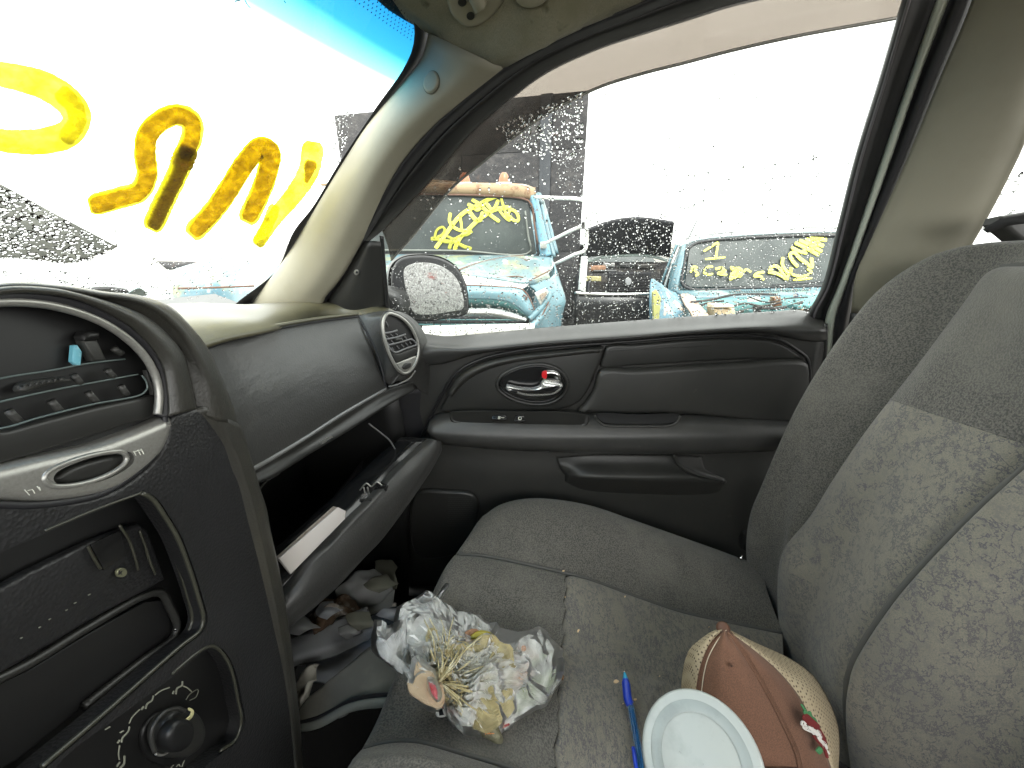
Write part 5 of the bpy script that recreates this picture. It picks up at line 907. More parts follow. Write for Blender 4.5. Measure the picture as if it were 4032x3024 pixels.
# main face with openings
face=[(-200,1990),(0,1985),(181,1982),(392,1944),(520,1868),(600,1788),(636,1700),(645,1642),(700,1622),(765,1609),(808,1656),(868,1742),(904,1850),(928,1900),(962,2036),(1016,2239),(1064,2442),(1111,2645),(1145,2849),(1162,3040),(1166,3200),(700,3300),(-200,3300)]
radio=[(-180,2290),(176,2090),(380,2005),(556,1941),(596,1961),(650,2036),(698,2117),(745,2239),(779,2347),(800,2442),(786,2483),(711,2544),(610,2632),(379,2835),(163,3018),(60,3120),(-180,3240)]
hvac=[(203,3011),(474,2801),(678,2652),(786,2564),(833,2544),(874,2571),(908,2632),(935,2747),(949,2849),(928,2910),(867,2957),(779,3030),(700,3130),(560,3230),(330,3230),(160,3120)]
nS=Vector((0,-1,0))
slab('stack_face',st(face,.282),nS,.006,.003,M['stack'],ST,n=220,holes=[st(radio,.28),st(hvac,.28)])
slab('stack_backing',st([(-250,1990),(700,1640),(1000,2200),(1120,3200),(-250,3300)],.312),nS,.004,.001,M['black'],ST,smoothline=False)
# shiny rims of the openings
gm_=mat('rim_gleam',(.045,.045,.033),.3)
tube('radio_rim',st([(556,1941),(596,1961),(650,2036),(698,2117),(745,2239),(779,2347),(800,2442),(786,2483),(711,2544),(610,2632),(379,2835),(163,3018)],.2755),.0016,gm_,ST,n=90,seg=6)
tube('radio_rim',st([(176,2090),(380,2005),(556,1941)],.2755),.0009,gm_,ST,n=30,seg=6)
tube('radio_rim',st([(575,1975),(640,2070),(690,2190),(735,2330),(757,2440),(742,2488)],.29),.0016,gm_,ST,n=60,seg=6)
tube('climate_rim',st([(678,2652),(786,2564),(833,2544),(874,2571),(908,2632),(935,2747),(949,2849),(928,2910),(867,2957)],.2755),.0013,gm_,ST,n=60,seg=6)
# radio: faceplate + open cubby
rp=slab('radio_face',st([(-150,2380),(60,2260),(330,2130),(520,2060),(560,2090),(610,2230),(625,2280),(560,2320),(330,2440),(60,2600),(-150,2720)],.302),nS,.006,.003,M['stack'],ST,n=120,smoothline=False)
slab('cassette_slot',st([(350,2145),(465,2090),(490,2190),(400,2245)],.2955),nS,.0015,.0006,M['gloss'],rp,smoothline=False)
for l in ([(345,2150),(365,2190),(396,2240)],[(470,2068),(505,2120),(530,2190),(545,2245)],[(550,2090),(572,2150),(590,2210),(612,2262)]): tube('bezel_edge',st(l,.294),.0009,gm_,rp,n=20,seg=5)
scw=slab('screw',st(ell(472,2254,21,19,-20),.2945),nS,.002,.0008,mat('dull_brass_screw',(.26,.26,.17),.35,metal=.6),rp)
slab('screw_socket',st([(466,2246),(472,2252),(480,2248),(475,2256),(480,2263),(472,2259),(465,2263),(468,2255)],.2923),nS,.0006,.0002,M['rubber'],scw,smoothline=False)
cub=slab('storage_cubby',st([(-150,2760),(100,2640),(330,2500),(560,2370),(640,2360),(680,2420),(698,2475),(660,2520),(560,2590),(330,2770),(60,2990),(-150,3100)],.304),nS,.002,.001,M['black'],ST,n=100,smoothline=False)
tube('cubby_lip',st([(-150,2740),(100,2620),(330,2480),(560,2350),(632,2335),(668,2390),(697,2470),(680,2510),(560,2600),(330,2780)],.298),.003,M['char2'],ST,n=90,seg=6)
slab('glint',st(ell(690,2480,5,6),.2945),nS,.001,.0004,M['chrome'],ST)
for a,b in ((346,2341),(290,2374),(256,2402),(190,2438),(150,2470),(78,2512)): slab('dust_speck',st([(a,b),(a+9,b-4),(a+8,b),(a+1,b+4)],.2955),nS,.0006,.0002,M['pale_print'],rp,smoothline=False)
# climate panel with knob
cl=slab('climate_panel',st([(120,3120),(203,2990),(474,2790),(678,2640),(786,2556),(836,2538),(884,2566),(915,2632),(942,2747),(956,2849),(934,2916),(867,2962),(700,3140),(560,3240),(330,3240)],.296),nS,.003,.001,M['black'],ST,n=120)
kb=slab('knob_base',st(ell(655,2905,112,108,-50),.2925),nS,.003,.002,M['black'],cl)
kn=slab('climate_knob',st(ell(668,2885,88,100,25),.288),nS,.014,.005,M['char2'],ST)
tube('knob_rim',st([(610,2960),(596,2910),(602,2860),(640,2810),(690,2790),(725,2800)],.2725),.0016,M['char'],kn,n=40,seg=6)
tube('knob_rim',st([(612,2968),(640,2972),(680,2950),(700,2935)],.2725),.0009,M['silver'],kn,n=20,seg=6)
slab('knob_grip',st(ell(672,2895,50,72,30),.274),nS,.010,.004,M['black'],kn)
stroke('knob_pointer',[(745,2792),(757,2802),(752,2820),(735,2835),(718,2844)],6,lambda a,b:WY(a,b,.2715),mat('cream_pointer',(.62,.58,.30),.5),kn,th=.0006)
z8=lambda l:[(380+a*.2351,2640+b*.2351) for a,b in l]
for l,hw in (([(380,1490),(370,1400),(385,1260)],2.6),([(420,1200),(440,1120),(500,1060),(540,1000),(550,950)],3.2),([(550,880),(600,780),(720,655)],2.2),([(825,635),(850,560),(930,500),(950,430)],3),([(985,410),(1080,340),(1220,285)],2.2),([(1330,390),(1350,300),(1430,250),(1440,190)],3),([(1460,265),(1520,290),(1590,350)],2.4),([(400,1040),(450,1010)],2.6),([(355,1210),(385,1170)],4),([(760,650),(785,610)],4),([(1280,385),(1295,350)],3),([(345,1600),(385,1540)],3.5),([(400,1630),(460,1560),(470,1440)],4),([(1250,1630),(1420,1450),(1465,1500),(1430,1610)],1.6),([(1340,1610),(1380,1570),(1400,1610)],1.8),([(1500,490),(1560,400),(1700,320),(1670,440),(1560,500)],1.0)):
    stroke('dial_mark',z8(l),hw,lambda a,b:WY(a,b,.2925),M['pale_print'],cl,th=.0003,n=max(6,len(l)*5))
stroke('dial_mark',[(415,2872),(432,2862)],2.5,lambda a,b:WY(a,b,.2925),M['pale_print'],cl,th=.0003,n=5)
# centre vent
RGo=[(-330,1270),(-150,1205),(0,1181),(181,1190),(362,1239),(482,1305),(573,1389),(621,1474),(636,1552),(632,1642),(627,1697),(591,1781),(512,1859),(392,1932),(181,1974),(0,1976),(-200,1950),(-330,1880)]
cv=slab('centre_vent',st(RGo,.288),nS,.002,.0008,M['black'],ST,n=100)
bpy.data.objects
vr=tube('vent_ring',st([(-330,1280),(-150,1212),(0,1189),(181,1199),(355,1248),(474,1313),(564,1396),(611,1478),(626,1552),(620,1632)],.2735),.0026,M['silver'],cv,n=120,seg=10)
tube('vent_rubber',st([(-330,1262),(-150,1192),(0,1166),(190,1172),(365,1224),(495,1293),(588,1378),(636,1466),(650,1552),(648,1640)],.2765),.0052,M['rubber'],cv,n=120,seg=10)
tube('vent_rubber',st([(648,1630),(645,1705),(602,1794),(518,1872),(394,1945),(181,1986),(0,1988),(-200,1962),(-400,1900)],.277),.0022,M['rubber'],cv,n=120,seg=10)
lp=[(-330,1905),(0,1817),(200,1775),(330,1745),(450,1705),(560,1662),(605,1642),(628,1640),(629,1697),(591,1781),(512,1859),(392,1932),(181,1974),(0,1974),(-200,1950)]
hole=[(172,1885),(185,1860),(230,1835),(330,1800),(430,1780),(480,1780),(498,1800),(490,1825),(440,1862),(350,1898),(260,1915),(200,1912)]
def lpf(px,py,o=0): return WY(px,py,.277-o)
pl=slab('vent_plate',st(lp,.286),nS,.012,.007,M['silver'],cv,n=130,holes=[st(hole,.28)])
tube('wheel_bezel',st(hole,.2745),.0017,M['silver'],cv,n=70,closed=True,seg=8)
slab('thumb_wheel',st([(185,1885),(230,1850),(340,1810),(450,1790),(480,1805),(440,1850),(330,1890),(220,1905)],.2835),nS,.006,.003,M['char2'],cv)
za=lambda l:[(a*.5122,1150+b*.5122) for a,b in l]
for l in ([(1030,1225),(1045,1255)],[(1060,1215),(1080,1250)],[(1085,1205),(1105,1245)],[(1028,1228),(1090,1212)],[(190,1520),(225,1560)],[(215,1525),(250,1520),(265,1545)],[(285,1495),(315,1530),(300,1500)]):
    stroke('printed_mark',za(l),1.5,lambda a,b:WY(a,b,.2735),M['white_print'],cv,th=.0003,n=5)
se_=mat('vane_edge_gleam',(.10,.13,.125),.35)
# horizontal blades: front edge line + body going back
for l,yb in ((za([(-500,1060),(0,1048),(300,965),(700,865),(1090,785),(1130,745)]),.276),(za([(-500,960),(0,843),(400,755),(800,680),(1060,632)]),.2785),(za([(-500,800),(0,665),(400,600),(700,545),(960,515)]),.282)):
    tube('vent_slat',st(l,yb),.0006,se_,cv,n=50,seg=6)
slab('vent_apron',st(za([(-500,1080),(0,1056),(300,975),(700,875),(1090,795),(1180,790),(1178,900),(1150,965),(900,1030),(500,1160),(0,1310),(-500,1480)]),.2845),nS,.005,.003,M['char2'],cv,n=120,smoothline=False)
tube('vent_frame_edge',st(za([(1090,640),(1125,690),(1130,745),(1100,778)]),.2775),.0006,se_,cv,n=20,seg=5)
slab('vent_frame_side',st(za([(1095,600),(1140,650),(1178,750),(1180,790),(1150,790),(1140,740),(1110,670)]),.282),nS,.003,.001,M['char'],cv,smoothline=False)
for l in ([(60,910),(150,1000)],[(390,835),(465,918)],[(675,770),(745,850)],[(925,718),(975,790)],[(560,635),(620,705)],[(820,595),(875,655)],[(870,430),(935,475)]):
    tube('vent_vane',st(za(l),.279),.0022,M['char'],cv,n=4,seg=6)
slab('vent_thumb',st(za([(95,750),(130,700),(250,670),(400,655),(490,665),(500,690),(400,700),(250,735),(130,775)]),.281),nS,.005,.002,M['char'],cv,n=60)
for k in range(8): slab('thumb_ridge',st(za([(110+k*48,742-k*9),(130+k*48,735-k*9),(126+k*48,718-k*9),(108+k*48,724-k*9)]),.2765),nS,.002,.0006,M['char'],cv,smoothline=False)
slab('air_flap',st(za([(575,375),(700,365),(770,520),(660,530)]),.284),nS,.005,.002,M['char'],cv,smoothline=False)
slab('flap_end',st(za([(565,340),(590,305),(640,298),(700,305),(700,360),(580,375)]),.283),nS,.007,.003,M['black'],cv,smoothline=False)
slab('blue_tab',st(za([(535,410),(565,405),(602,460),(590,560),(560,562),(525,535)]),.283),nS,.003,.001,mat('blue_plastic_tab',(.14,.42,.52),.45,var=[(300,(.22,.5,.58),.5,.6)]),cv,smoothline=False)
# left half of the stack, mirrored about the car's centre line, and the filler between
for o_ in list(ST.children):
    if o_.name.split('.')[0] in ('pod_shell','stack_flank','stack_face'):
        c_o=o_.copy(); C.objects.link(c_o); c_o.parent=ST; c_o.scale=(-1,1,1); c_o.location=Vector((.18-ORG[o_].x,ORG[o_].y,ORG[o_].z))-ORG[ST]; ORG[c_o]=Vector((.18-ORG[o_].x,ORG[o_].y,ORG[o_].z))
slab('stack_middle',[Vz(.015,.287,-.03),Vz(.155,.287,-.03),Vz(.13,.287,-.15),Vz(.09,.287,-.28),Vz(.09,.287,-.78),Vz(.015,.287,-.78)],nS,.004,.002,M['stack'],ST,smoothline=False)
slab('stack_hood',[Vz(-.04,.285,-.034),Vz(.14,.285,-.034),Vz(.16,.45,-.05),Vz(-.04,.45,-.05)],(0,0,1),.006,.004,M['pod'],ST,smoothline=False)
loft('left_dash_face',[[Vz(-.62,.33,-.13),Vz(-.3,.31,-.12),Vz(-.10,.32,-.13)],[Vz(-.62,.30,-.3),Vz(-.3,.28,-.3),Vz(-.10,.30,-.3)],[Vz(-.62,.36,-.55),Vz(-.3,.34,-.55),Vz(-.10,.34,-.55)]],M['leather'],DB,n=16,sm=4)
SW=empty('steering_wheel',Vz(-.33,.12,-.24),parent=A)
def swp(r,a,d=0): c=Vz(-.33,.12,-.24); e2=Vector((0,.42,.91)); n_=Vector((0,-.91,.42)); return c+Vector((1,0,0))*r*math.cos(a)+e2*r*math.sin(a)+n_*d
tube('rim',[swp(.185,k*math.pi/8) for k in range(16)],.014,M['leather'],SW,n=72,closed=True,seg=10)
slab('airbag_hub',[swp(.07,k*math.pi/8,-.01) for k in range(16)],(0,-.91,.42),.03,.015,M['leather'],SW)
for a in (0.1,math.pi-.1,-math.pi/2): tube('spoke',[swp(.06,a,-.005),swp(.18,a)],.014,M['char'],SW,n=8)
tube('column',[swp(0,0,-.02),swp(0,0,-.2)],.03,M['black'],SW,n=6)
# tunnel console lower side
loft('console_side',[[Vz(.28,.50,-.55),Vz(.28,.28,-.66),Vz(.24,.10,-.66),Vz(.2,-.5,-.64)],[Vz(.29,.50,-.9),Vz(.29,.28,-.9),Vz(.25,.10,-.9),Vz(.22,-.5,-.9)]],M['char2'],A,n=16,sm=2)
# ================= SEAT =================
SE=empty('seat',Vz(.45,-.2,-1.0),parent=A)
def sr(l): return LX(l)
# cushion: rows across, columns front -> rear
out0=[Vz(.66,.06,-.78),Vz(.70,0,-.78),Vz(.70,-.2,-.80),Vz(.68,-.45,-.84)]
r1=sr([(1905,2030,.66),(1975,1985,.69),(2090,1962,.70),(2300,1985,.70),(2500,2050,.69),(2700,2120,.68),(2900,2192,.67),(3000,2230,.665)])
r2=sr([(1865,2085,.62),(1950,2040,.635),(2090,2030,.64),(2300,2062,.635),(2500,2125,.625),(2700,2195,.61),(2900,2275,.60),(3020,2325,.595)])
r3=sr([(1802,2178,.56),(1900,2182,.565),(2100,2220,.56),(2300,2268,.555),(2490,2336,.545),(2688,2403,.535),(2878,2444,.53),(3079,2485,.52)])
r3b=sr([(1796,2190,.553),(1895,2196,.558),(2095,2235,.552),(2295,2284,.547),(2485,2352,.537),(2683,2419,.527),(2873,2460,.522),(3074,2501,.512)])
r4=sr([(1680,2420,.41),(1800,2440,.42),(2000,2480,.425),(2220,2540,.42),(2450,2640,.41),(2660,2720,.40),(2850,2790,.39),(3080,2850,.38)])
r5=sr([(1520,2790,.29),(1640,2790,.29),(1840,2830,.285),(2020,2890,.28),(2200,2990,.27),(2420,3120,.262),(2700,3240,.255),(2950,3320,.25)])
r5b=sr([(1440,2945,.248),(1530,2918,.25),(1640,2915,.25),(1802,2958,.248),(2012,3022,.245),(2150,3100,.24),(2400,3250,.235),(2700,3420,.23)])
r5c=sr([(1434,2957,.244),(1526,2932,.246),(1636,2929,.246),(1798,2972,.244),(2008,3036,.241),(2146,3114,.236),(2396,3264,.231),(2696,3434,.226)])
r6=sr([(1400,3070,.20),(1500,3060,.20),(1640,3060,.2),(1802,3100,.2),(2012,3200,.2),(2150,3260,.2),(2400,3400,.2),(2700,3560,.2)])
r7=[p+Vector((-.012,0,-.16)) for p in r6]
rows=[out0,[p+Vector((.015,0,-.05)) for p in crv(r1,8)],r1,r2,r3]
N=60
def frontroll(G):
    out=[]
    for r in G:
        a=r[0]; d=(r[0]-r[1]).normalized(); pre=[a+Vector((0,.012,-.20)),a+Vector((0,.022,-.12)),a+Vector((0,.020,-.05)),a+Vector((0,.012,-.018))]
        out.append(pre+r)
    return out
def seatpart(nm,rows,m_,n=N,sm=7,parent=None):
    G=gridrows(rows,n,sm); return gridobj(nm,frontroll(G),m_,parent or SE)
cu=seatpart('cushion_bolster',rows,M['seatweave'])
mid_rows=[r3b,[r3b[i].lerp(r4[i],.10)+Vector((0,0,.011)) for i in range(8)],[r3b[i].lerp(r4[i],.5)+Vector((0,0,.012)) for i in range(8)],r4,[r4[i].lerp(r5[i],.5)+Vector((0,0,.008)) for i in range(8)],r5,r5b]
GM=gridrows(mid_rows,N+20,7)
# split front (plain) and rear (pattern) of the insert at the cross seam
def proj(p): d=p-CAM; return (2016+F0*d.dot(RT)/d.dot(FW),1512-F0*d.dot(UP)/d.dot(FW))
fr=[];re_=[]
for i,r in enumerate(GM):
    k=0
    for j,p in enumerate(r):
        px,py=proj(p); lim=2238-(py-2250)*.06
        if px<lim: k=j
    fr.append(crv(r[:max(k,2)+1],30)); re_.append(crv(r[max(k,2):],44))
def quilt(G,m_,nm,seams=()):
    out=[]
    for r in G:
        rr=[]
        for j,p in enumerate(r):
            px,py=proj(p); dep=0
            for s in seams:
                for q in range(len(s)-1):
                    a=Vector(s[q]);b=Vector(s[q+1]); t=max(0,min(1,(Vector((px,py))-a).dot(b-a)/(b-a).length_squared)); dd=(Vector((px,py))-a-(b-a)*t).length
                    dep=max(dep,math.exp(-(dd/11)**2))
            rr.append(p-Vector((0,0,.005*dep)))
        out.append(rr)
    return out
gridobj('cushion_front_panel',frontroll([[p-Vector((0,0,.001)) for p in r] for r in fr]),M['seatweave'],SE)
re2=[]
for r in re_:
    re2.append([r[0]-Vector((0,0,.006))]+[p+Vector((0,0,.002*(1-math.exp(-j/1.5)))) for j,p in enumerate(r[1:])])
re3=[]
for i,r in enumerate(re2): re3.append(crv(r,110))
re4=[]
for i in range(len(re3)-1):
    for f in (0,.5): re4.append([re3[i][j].lerp(re3[i+1][j],f) for j in range(110)])
re4.append(re3[-1])
QS=[[(2205,2572),(2300,2578),(2363,2587),(2471,2630),(2590,2668),(2677,2690),(2800,2740),(2950,2790)],[(2560,2790),(2600,2730),(2680,2690)]]
gridobj('cushion_insert',quilt(re4,None,'',QS),M['seatpat'],SE)
seatpart('cushion_bolster',[r5c,[r5c[i].lerp(r6[i],.3)+Vector((0,0,.012)) for i in range(8)],r6,r7],M['seatweave'],sm=5)
piping=mat('grey_seam_piping',(.085,.084,.078),.95)
def seam(pts,r_=.0018,m_=None): tube('seam',pts,r_,m_ or piping,SE,n=80,seg=6)
seam([p+Vector((0,0,-.0005)) for p in [r3[i].lerp(r3b[i],.5) for i in range(8)]],.0042); seam([r5b[i].lerp(r5c[i],.5)+Vector((0,0,0)) for i in range(8)],.0034)
# ---- backrest ----
bo=[(2953,2320,.66),(2938,2151,.665),(2955,2020,.665),(2990,1932,.66),(3136,1604,.655),(3318,1313,.645),(3464,1140,.63),(3646,1020,.60),(3800,972,.56),(4032,950,.50),(4200,960,.42)]
bi=[(3020,2400,.615),(3020,2200,.615),(3050,2050,.615),(3095,1960,.61),(3260,1640,.60),(3440,1370,.59),(3590,1210,.575),(3760,1100,.55),(3900,1040,.52),(4060,1000,.47),(4230,1010,.40)]
b3=[(3105,2620,.565),(3081,2425,.565),(3081,2242,.565),(3105,2150,.56),(3209,2024,.555),(3300,1880,.55),(3427,1695,.545),(3646,1422,.53),(3828,1185,.515),(3920,1060,.50),(4100,1040,.45)]
b3b=[(3112,2640,.555),(3092,2440,.556),(3092,2250,.556),(3116,2158,.551),(3219,2033,.546),(3311,1889,.541),(3439,1704,.536),(3657,1431,.521),(3838,1195,.506),(3934,1075,.491),(4110,1055,.44)]
b5=[(3215,2900,.44),(3200,2560,.455),(3230,2400,.455),(3280,2280,.455),(3380,2140,.45),(3480,1980,.445),(3620,1780,.44),(3800,1560,.43),(3960,1360,.42),(4080,1240,.40),(4240,1200,.36)]
b6=[(3360,3030,.345),(3325,2800,.348),(3330,2680,.35),(3354,2600,.35),(3464,2425,.35),(3560,2300,.35),(3700,2150,.348),(3865,1987,.345),(4032,1841,.34),(4180,1720,.33),(4330,1640,.31)]
b6b=[(3370,3040,.337),(3338,2810,.340),(3343,2688,.342),(3367,2608,.342),(3475,2434,.342),(3571,2309,.342),(3711,2160,.340),(3875,1998,.337),(4042,1853,.332),(4190,1735,.322),(4340,1655,.30)]
b8=[(3700,3250,.27),(3660,3000,.27),(3680,2860,.268),(3720,2760,.265),(3800,2640,.263),(3900,2520,.26),(4040,2400,.258),(4200,2300,.255),(4350,2200,.25),(4500,2100,.245),(4600,2000,.24)]
b9=[(3950,3500,.215),(3950,3250,.21),(4000,3100,.205),(4050,3000,.20),(4150,2900,.20),(4300,2800,.20),(4450,2700,.195),(4600,2600,.195),(4750,2500,.19),(4900,2400,.19),(5000,2300,.185)]
fwd=Vector((0,.024,.006)); 
o3=crv(sr(bo),60); e0=[p+Vector((.0,-.10,-.01)) for p in o3]; e1=[p+Vector((.012,-.045,0)) for p in o3]
loftG=lambda nm,rows,m_,sm=6,n=70: gridobj(nm,gridrows(rows,n,sm),m_,SE)
loftG('backrest_bolster',[e0,e1,o3,sr(bi),sr(b3)],M['seatweave'])
B3=crv(sr(b3b),60);B5=crv(sr(b5),60);B6=crv(sr(b6),60)
G=gridrows([B3,[B3[i].lerp(B5[i],.09)+fwd*.75 for i in range(60)],[B3[i].lerp(B5[i],.5)+fwd for i in range(60)],[B5[i]+fwd*.5 for i in range(60)],[B5[i].lerp(B6[i],.75)+fwd*.35 for i in range(60)],B6],90,7)
lo_,hi_=[],[]
for r in G:
    r=crv(r,260); k=0
    for j,p in enumerate(r):
        px,py=proj(p)
        if py>1590+(px-3560)*.33: k=j
    a_,b_=r[:k+1],r[k:]
    def f_(p): q=proj(p); return q[1]-1590-(q[0]-3560)*.33
    fa,fb=f_(r[k]),f_(r[k+1]); X=r[k].lerp(r[k+1],fa/(fa-fb)); a_=a_+[X]; b_=[X]+b_[1:]
    lo_.append(crv(a_,60)); hi_.append(crv(b_,30))
gridobj('backrest_insert',lo_,M['seatpat'],SE)
gridobj('backrest_upper_panel',hi_,M['seatweave'],SE)
tube('seam',[r[0]+Vector((0,-.001,0)) for r in hi_],.0016,M['seatweave'],SE,n=90,seg=6)
B6b=crv(sr(b6b),60)
def mir(r,sh=0): return [Vector((min(.87-p.x,.245-sh),p.y,p.z)) for p in r]
BI=mir(crv(sr(bi),60)); BO=mir(o3,.035); BE1=mir(e1,.045); BE0=mir(e0,.03)
G=gridrows([B6b,[B6b[i].lerp(BI[i],.16)+fwd*.9 for i in range(60)],[B6b[i].lerp(BI[i],.55)+fwd*1.0 for i in range(60)],BI,BO,BE1,BE0],90,7)
TOPC=[[r[-1] for r in (o3,crv(sr(bi),60),crv(sr(b3),60),B5,B6b,BI,BO)],[Vector((r[-1].x,-.68,r[-1].z-.01)) for r in (o3,crv(sr(bi),60),crv(sr(b3),60),B5,B6b,BI,BO)]]
loftG('backrest_top',TOPC,M['seatweave'],3,40)
gridobj('backrest_side_panel',G,M['seatpat'],SE)
seam([B3[i].lerp(crv(sr(b3),60)[i],.5)+Vector((0,-.002,0)) for i in range(60)],.0052)
seam([B6[i].lerp(B6b[i],.5)+Vector((0,-.001,0)) for i in range(60)],.0044)
# top bolster roll behind silhouette, back shell, frame
loftG('backrest_shell',[e0,[Vector((p.x*.9+.04,p.y-.03,p.z-.02)) for p in e0],[Vector((.2,-.60-.1*i/60,e0[i].z-.01)) for i in range(60)]],M['char'],3)
top_=[WX(a,b,x)+Vector((0,-.005,0)) for a,b,x in ((3646,1020,.60),(3800,972,.56),(4032,950,.50),(4300,960,.40))]
box('seat_base',Vz(.45,-.2,-.86),(.42,.45,.14),M['black'],SE,bev=.02)
for x_ in (.27,.63): box('seat_rail',Vz(x_,-.2,-.955),(.05,.60,.05),M['silver'],SE,bev=.005)
tube('recline_lever',[WX(2896,2215,.66),WX(2925,2190,.66)],.003,M['chrome'],SE,n=4)
slab('buckle_cap',[WX(a,b,.70) for a,b in ((2912,2110),(2925,2088),(2945,2085),(2945,2150),(2915,2150))],(-1,0,0),.02,.008,M['black'],SE)
# ================= LOOSE THINGS =================
def cush(px,py,o=0): # approximate cushion top plane
    A0=WX(2220,2540,.42); B0=WX(2850,2790,.39); C0=WX(2490,2336,.545); n=(B0-A0).cross(C0-A0).normalized()
    if n.z<0: n=-n
    d=ray(px,py); return CAM+d*((A0+n*o-CAM).dot(n)/d.dot(n))
A0=WX(2220,2540,.42); NC=(WX(2850,2790,.39)-A0).cross(WX(2490,2336,.545)-A0).normalized()
if NC.z<0: NC=-NC
LIFT=.022
def cz(px,py,o=0): return cush(px,py,LIFT+o)
# ---- ballpoint pen ----
M['penblue']=mat('blue_rubber_grip',(.012,.045,.42),.35); M['penclear']=glassmat('blue_clear_barrel',(.25,.55,.80),dcol=(.05,.2,.45),diff=.25)
PE=empty('pen',cz(2490,2850),'clear blue ballpoint pen with blue rubber grip left of the white lid','pen')
def pp(px,py): return cz(px,py,.006)
tube('grip',[pp(2463,2676),pp(2466,2700),pp(2474,2760),pp(2483,2776)],lambda t:.0048 if t<.1 else .0058,M['penblue'],PE,n=16,seg=12)
tube('tip_cone',[pp(2459,2648),pp(2463,2678)],lambda t:.0014+.0034*t,mat('teal_clear_cone',(.05,.35,.55),.15),PE,n=6,seg=12)
tube('nib',[pp(2457,2640),pp(2459,2650)],.0011,M['chrome'],PE,n=3,seg=8)
tube('barrel',[pp(2482,2776),pp(2500,2870),pp(2520,2990),pp(2532,3090)],.0052,M['penclear'],PE,n=14,seg=14)
tube('refill',[pp(2482,2776),pp(2500,2870),pp(2520,2990),pp(2532,3090)],.0019,mat('ink_refill',(.01,.04,.10),.4),PE,n=10,seg=8)
tube('clip',[cz(2494,2945,.010),cz(2500,2990,.014),cz(2512,3070,.012)],.0026,M['penblue'],PE,n=10,seg=8)
# ---- white lidded tub ----
lidc=WR(2756,2990,.345); up_=(Vector((-.34,.42,.85))).normalized()
TU=empty('plastic_tub',lidc-up_*.11,'white plastic tub with frosted round lid standing on the seat in front of the cap','tub')
u_=Vector((1,0,0)); u_=(u_-up_*u_.dot(up_)).normalized(); v_=up_.cross(u_)
def lathe(nm,prof,c,m_,par,n=64,ax=(u_,v_,up_),cap=True):
    vs=[];fs=[]
    for r,h in prof:
        for q in range(n): g=2*math.pi*q/n; vs.append(c+ax[0]*r*math.cos(g)+ax[1]*r*math.sin(g)+ax[2]*h)
    for i in range(len(prof)-1):
        for q in range(n): fs.append((i*n+q,i*n+(q+1)%n,(i+1)*n+(q+1)%n,(i+1)*n+q))
    if cap and prof[0][0]>1e-4: fs.append(tuple(range(n))[::-1])
    if cap and prof[-1][0]>1e-4: fs.append(tuple((len(prof)-1)*n+q for q in range(n)))
    return obj(nm,vs,fs,m_,par)
R=.0505
mlid=mat('frosted_white_lid',(.40,.43,.415),.35,var=[(22,(.33,.36,.35),.5,.62),(160,(.26,.28,.27),.68,.72)])
lathe('lid',[(R,-.008),(R+.0008,-.003),(R-.0004,.0),(R-.002,.0006),(R-.010,.0005),(R-.0115,-.0003),(R-.0175,-.0004),(R-.019,.0001),(.0005,.0002)],lidc,mlid,TU)
lathe('lid_shade_ring',[(R-.008,.0007),(R-.009,.0009),(R-.0165,.0007),(R-.0175,.0003)],lidc,mat('lid_ring_shade',(.30,.335,.325),.3,var=[(25,(.25,.28,.27),.5,.62)]),TU,cap=False)  # darker ring paints the shade of the lid's recessed step
lathe('tub_body',[(R-.012,-.125),(R-.010,-.12),(R-.0015,-.02),(R-.001,-.009)],lidc,mat('white_tub_plastic',(.60,.62,.64),.3,var=[(40,(.40,.42,.50),.58,.66),(70,(.74,.75,.76),.55,.65)],bump=[('n',160,.6,.002)]),TU)
# ---- cap ----
M['brown']=mat('brown_twill',(.165,.080,.046),.9,var=[(900,(.105,.050,.030),.4,.62,(1,1,1),2),(7,(.195,.098,.06),.5,.7)],bump=[('n',1100,.35,.001)],sheen=.08)
CP=empty('trucker_cap',cz(3000,2900),'brown and tan mesh trucker cap with embroidered chilli leaning on the seat backrest','cap')
# crown: patches from the button down; silhouettes traced, depth from button to rim
def T_(px,py,t): return CAM+ray(px,py)*t
btn=T_(2858,2478,.505)
def fan(nm,lines,m_,n=24,sm=6,**k): return gridobj(nm,gridrows(lines,n,sm),m_,CP,solid=.0015,**k)
# meridians from button to lower rim (px,py,t)
m0=[(2848,2476,.512),(2812,2484,.512),(2768,2512,.515),(2715,2560,.520),(2688,2660,.525),(2683,2760,.52),(2690,2860,.515),(2700,3100,.50)]
m1=[(2850,2480,.505),(2832,2492,.503),(2798,2528,.498),(2768,2590,.492),(2745,2680,.486),(2738,2780,.478),(2745,2860,.472),(2760,3110,.455)]
m1b=[(2851,2481,.504),(2836,2496,.502),(2806,2538,.496),(2776,2600,.490),(2757,2690,.484),(2752,2780,.476),(2758,2860,.470),(2775,3110,.453)]
m2=[(2858,2488,.500),(2880,2560,.482),(2890,2640,.468),(2900,2740,.455),(2915,2850,.445),(2940,2960,.437),(2960,3120,.43)]
m3=[(2864,2490,.500),(2935,2590,.483),(2990,2680,.470),(3045,2780,.458),(3090,2870,.448),(3130,2960,.440),(3165,3120,.435)]
m4=[(2870,2488,.503),(2980,2570,.497),(3080,2660,.492),(3150,2750,.484),(3200,2850,.475),(3245,2950,.466),(3290,3080,.455)]
m5=[(2874,2486,.508),(2960,2530,.514),(3090,2620,.512),(3190,2700,.502),(3240,2790,.492),(3275,2900,.480),(3292,3080,.465)]
m6=[(2876,2484,.515),(2980,2535,.535),(3110,2595,.540),(3200,2660,.530),(3262,2760,.515),(3300,2870,.500),(3296,3080,.48)]
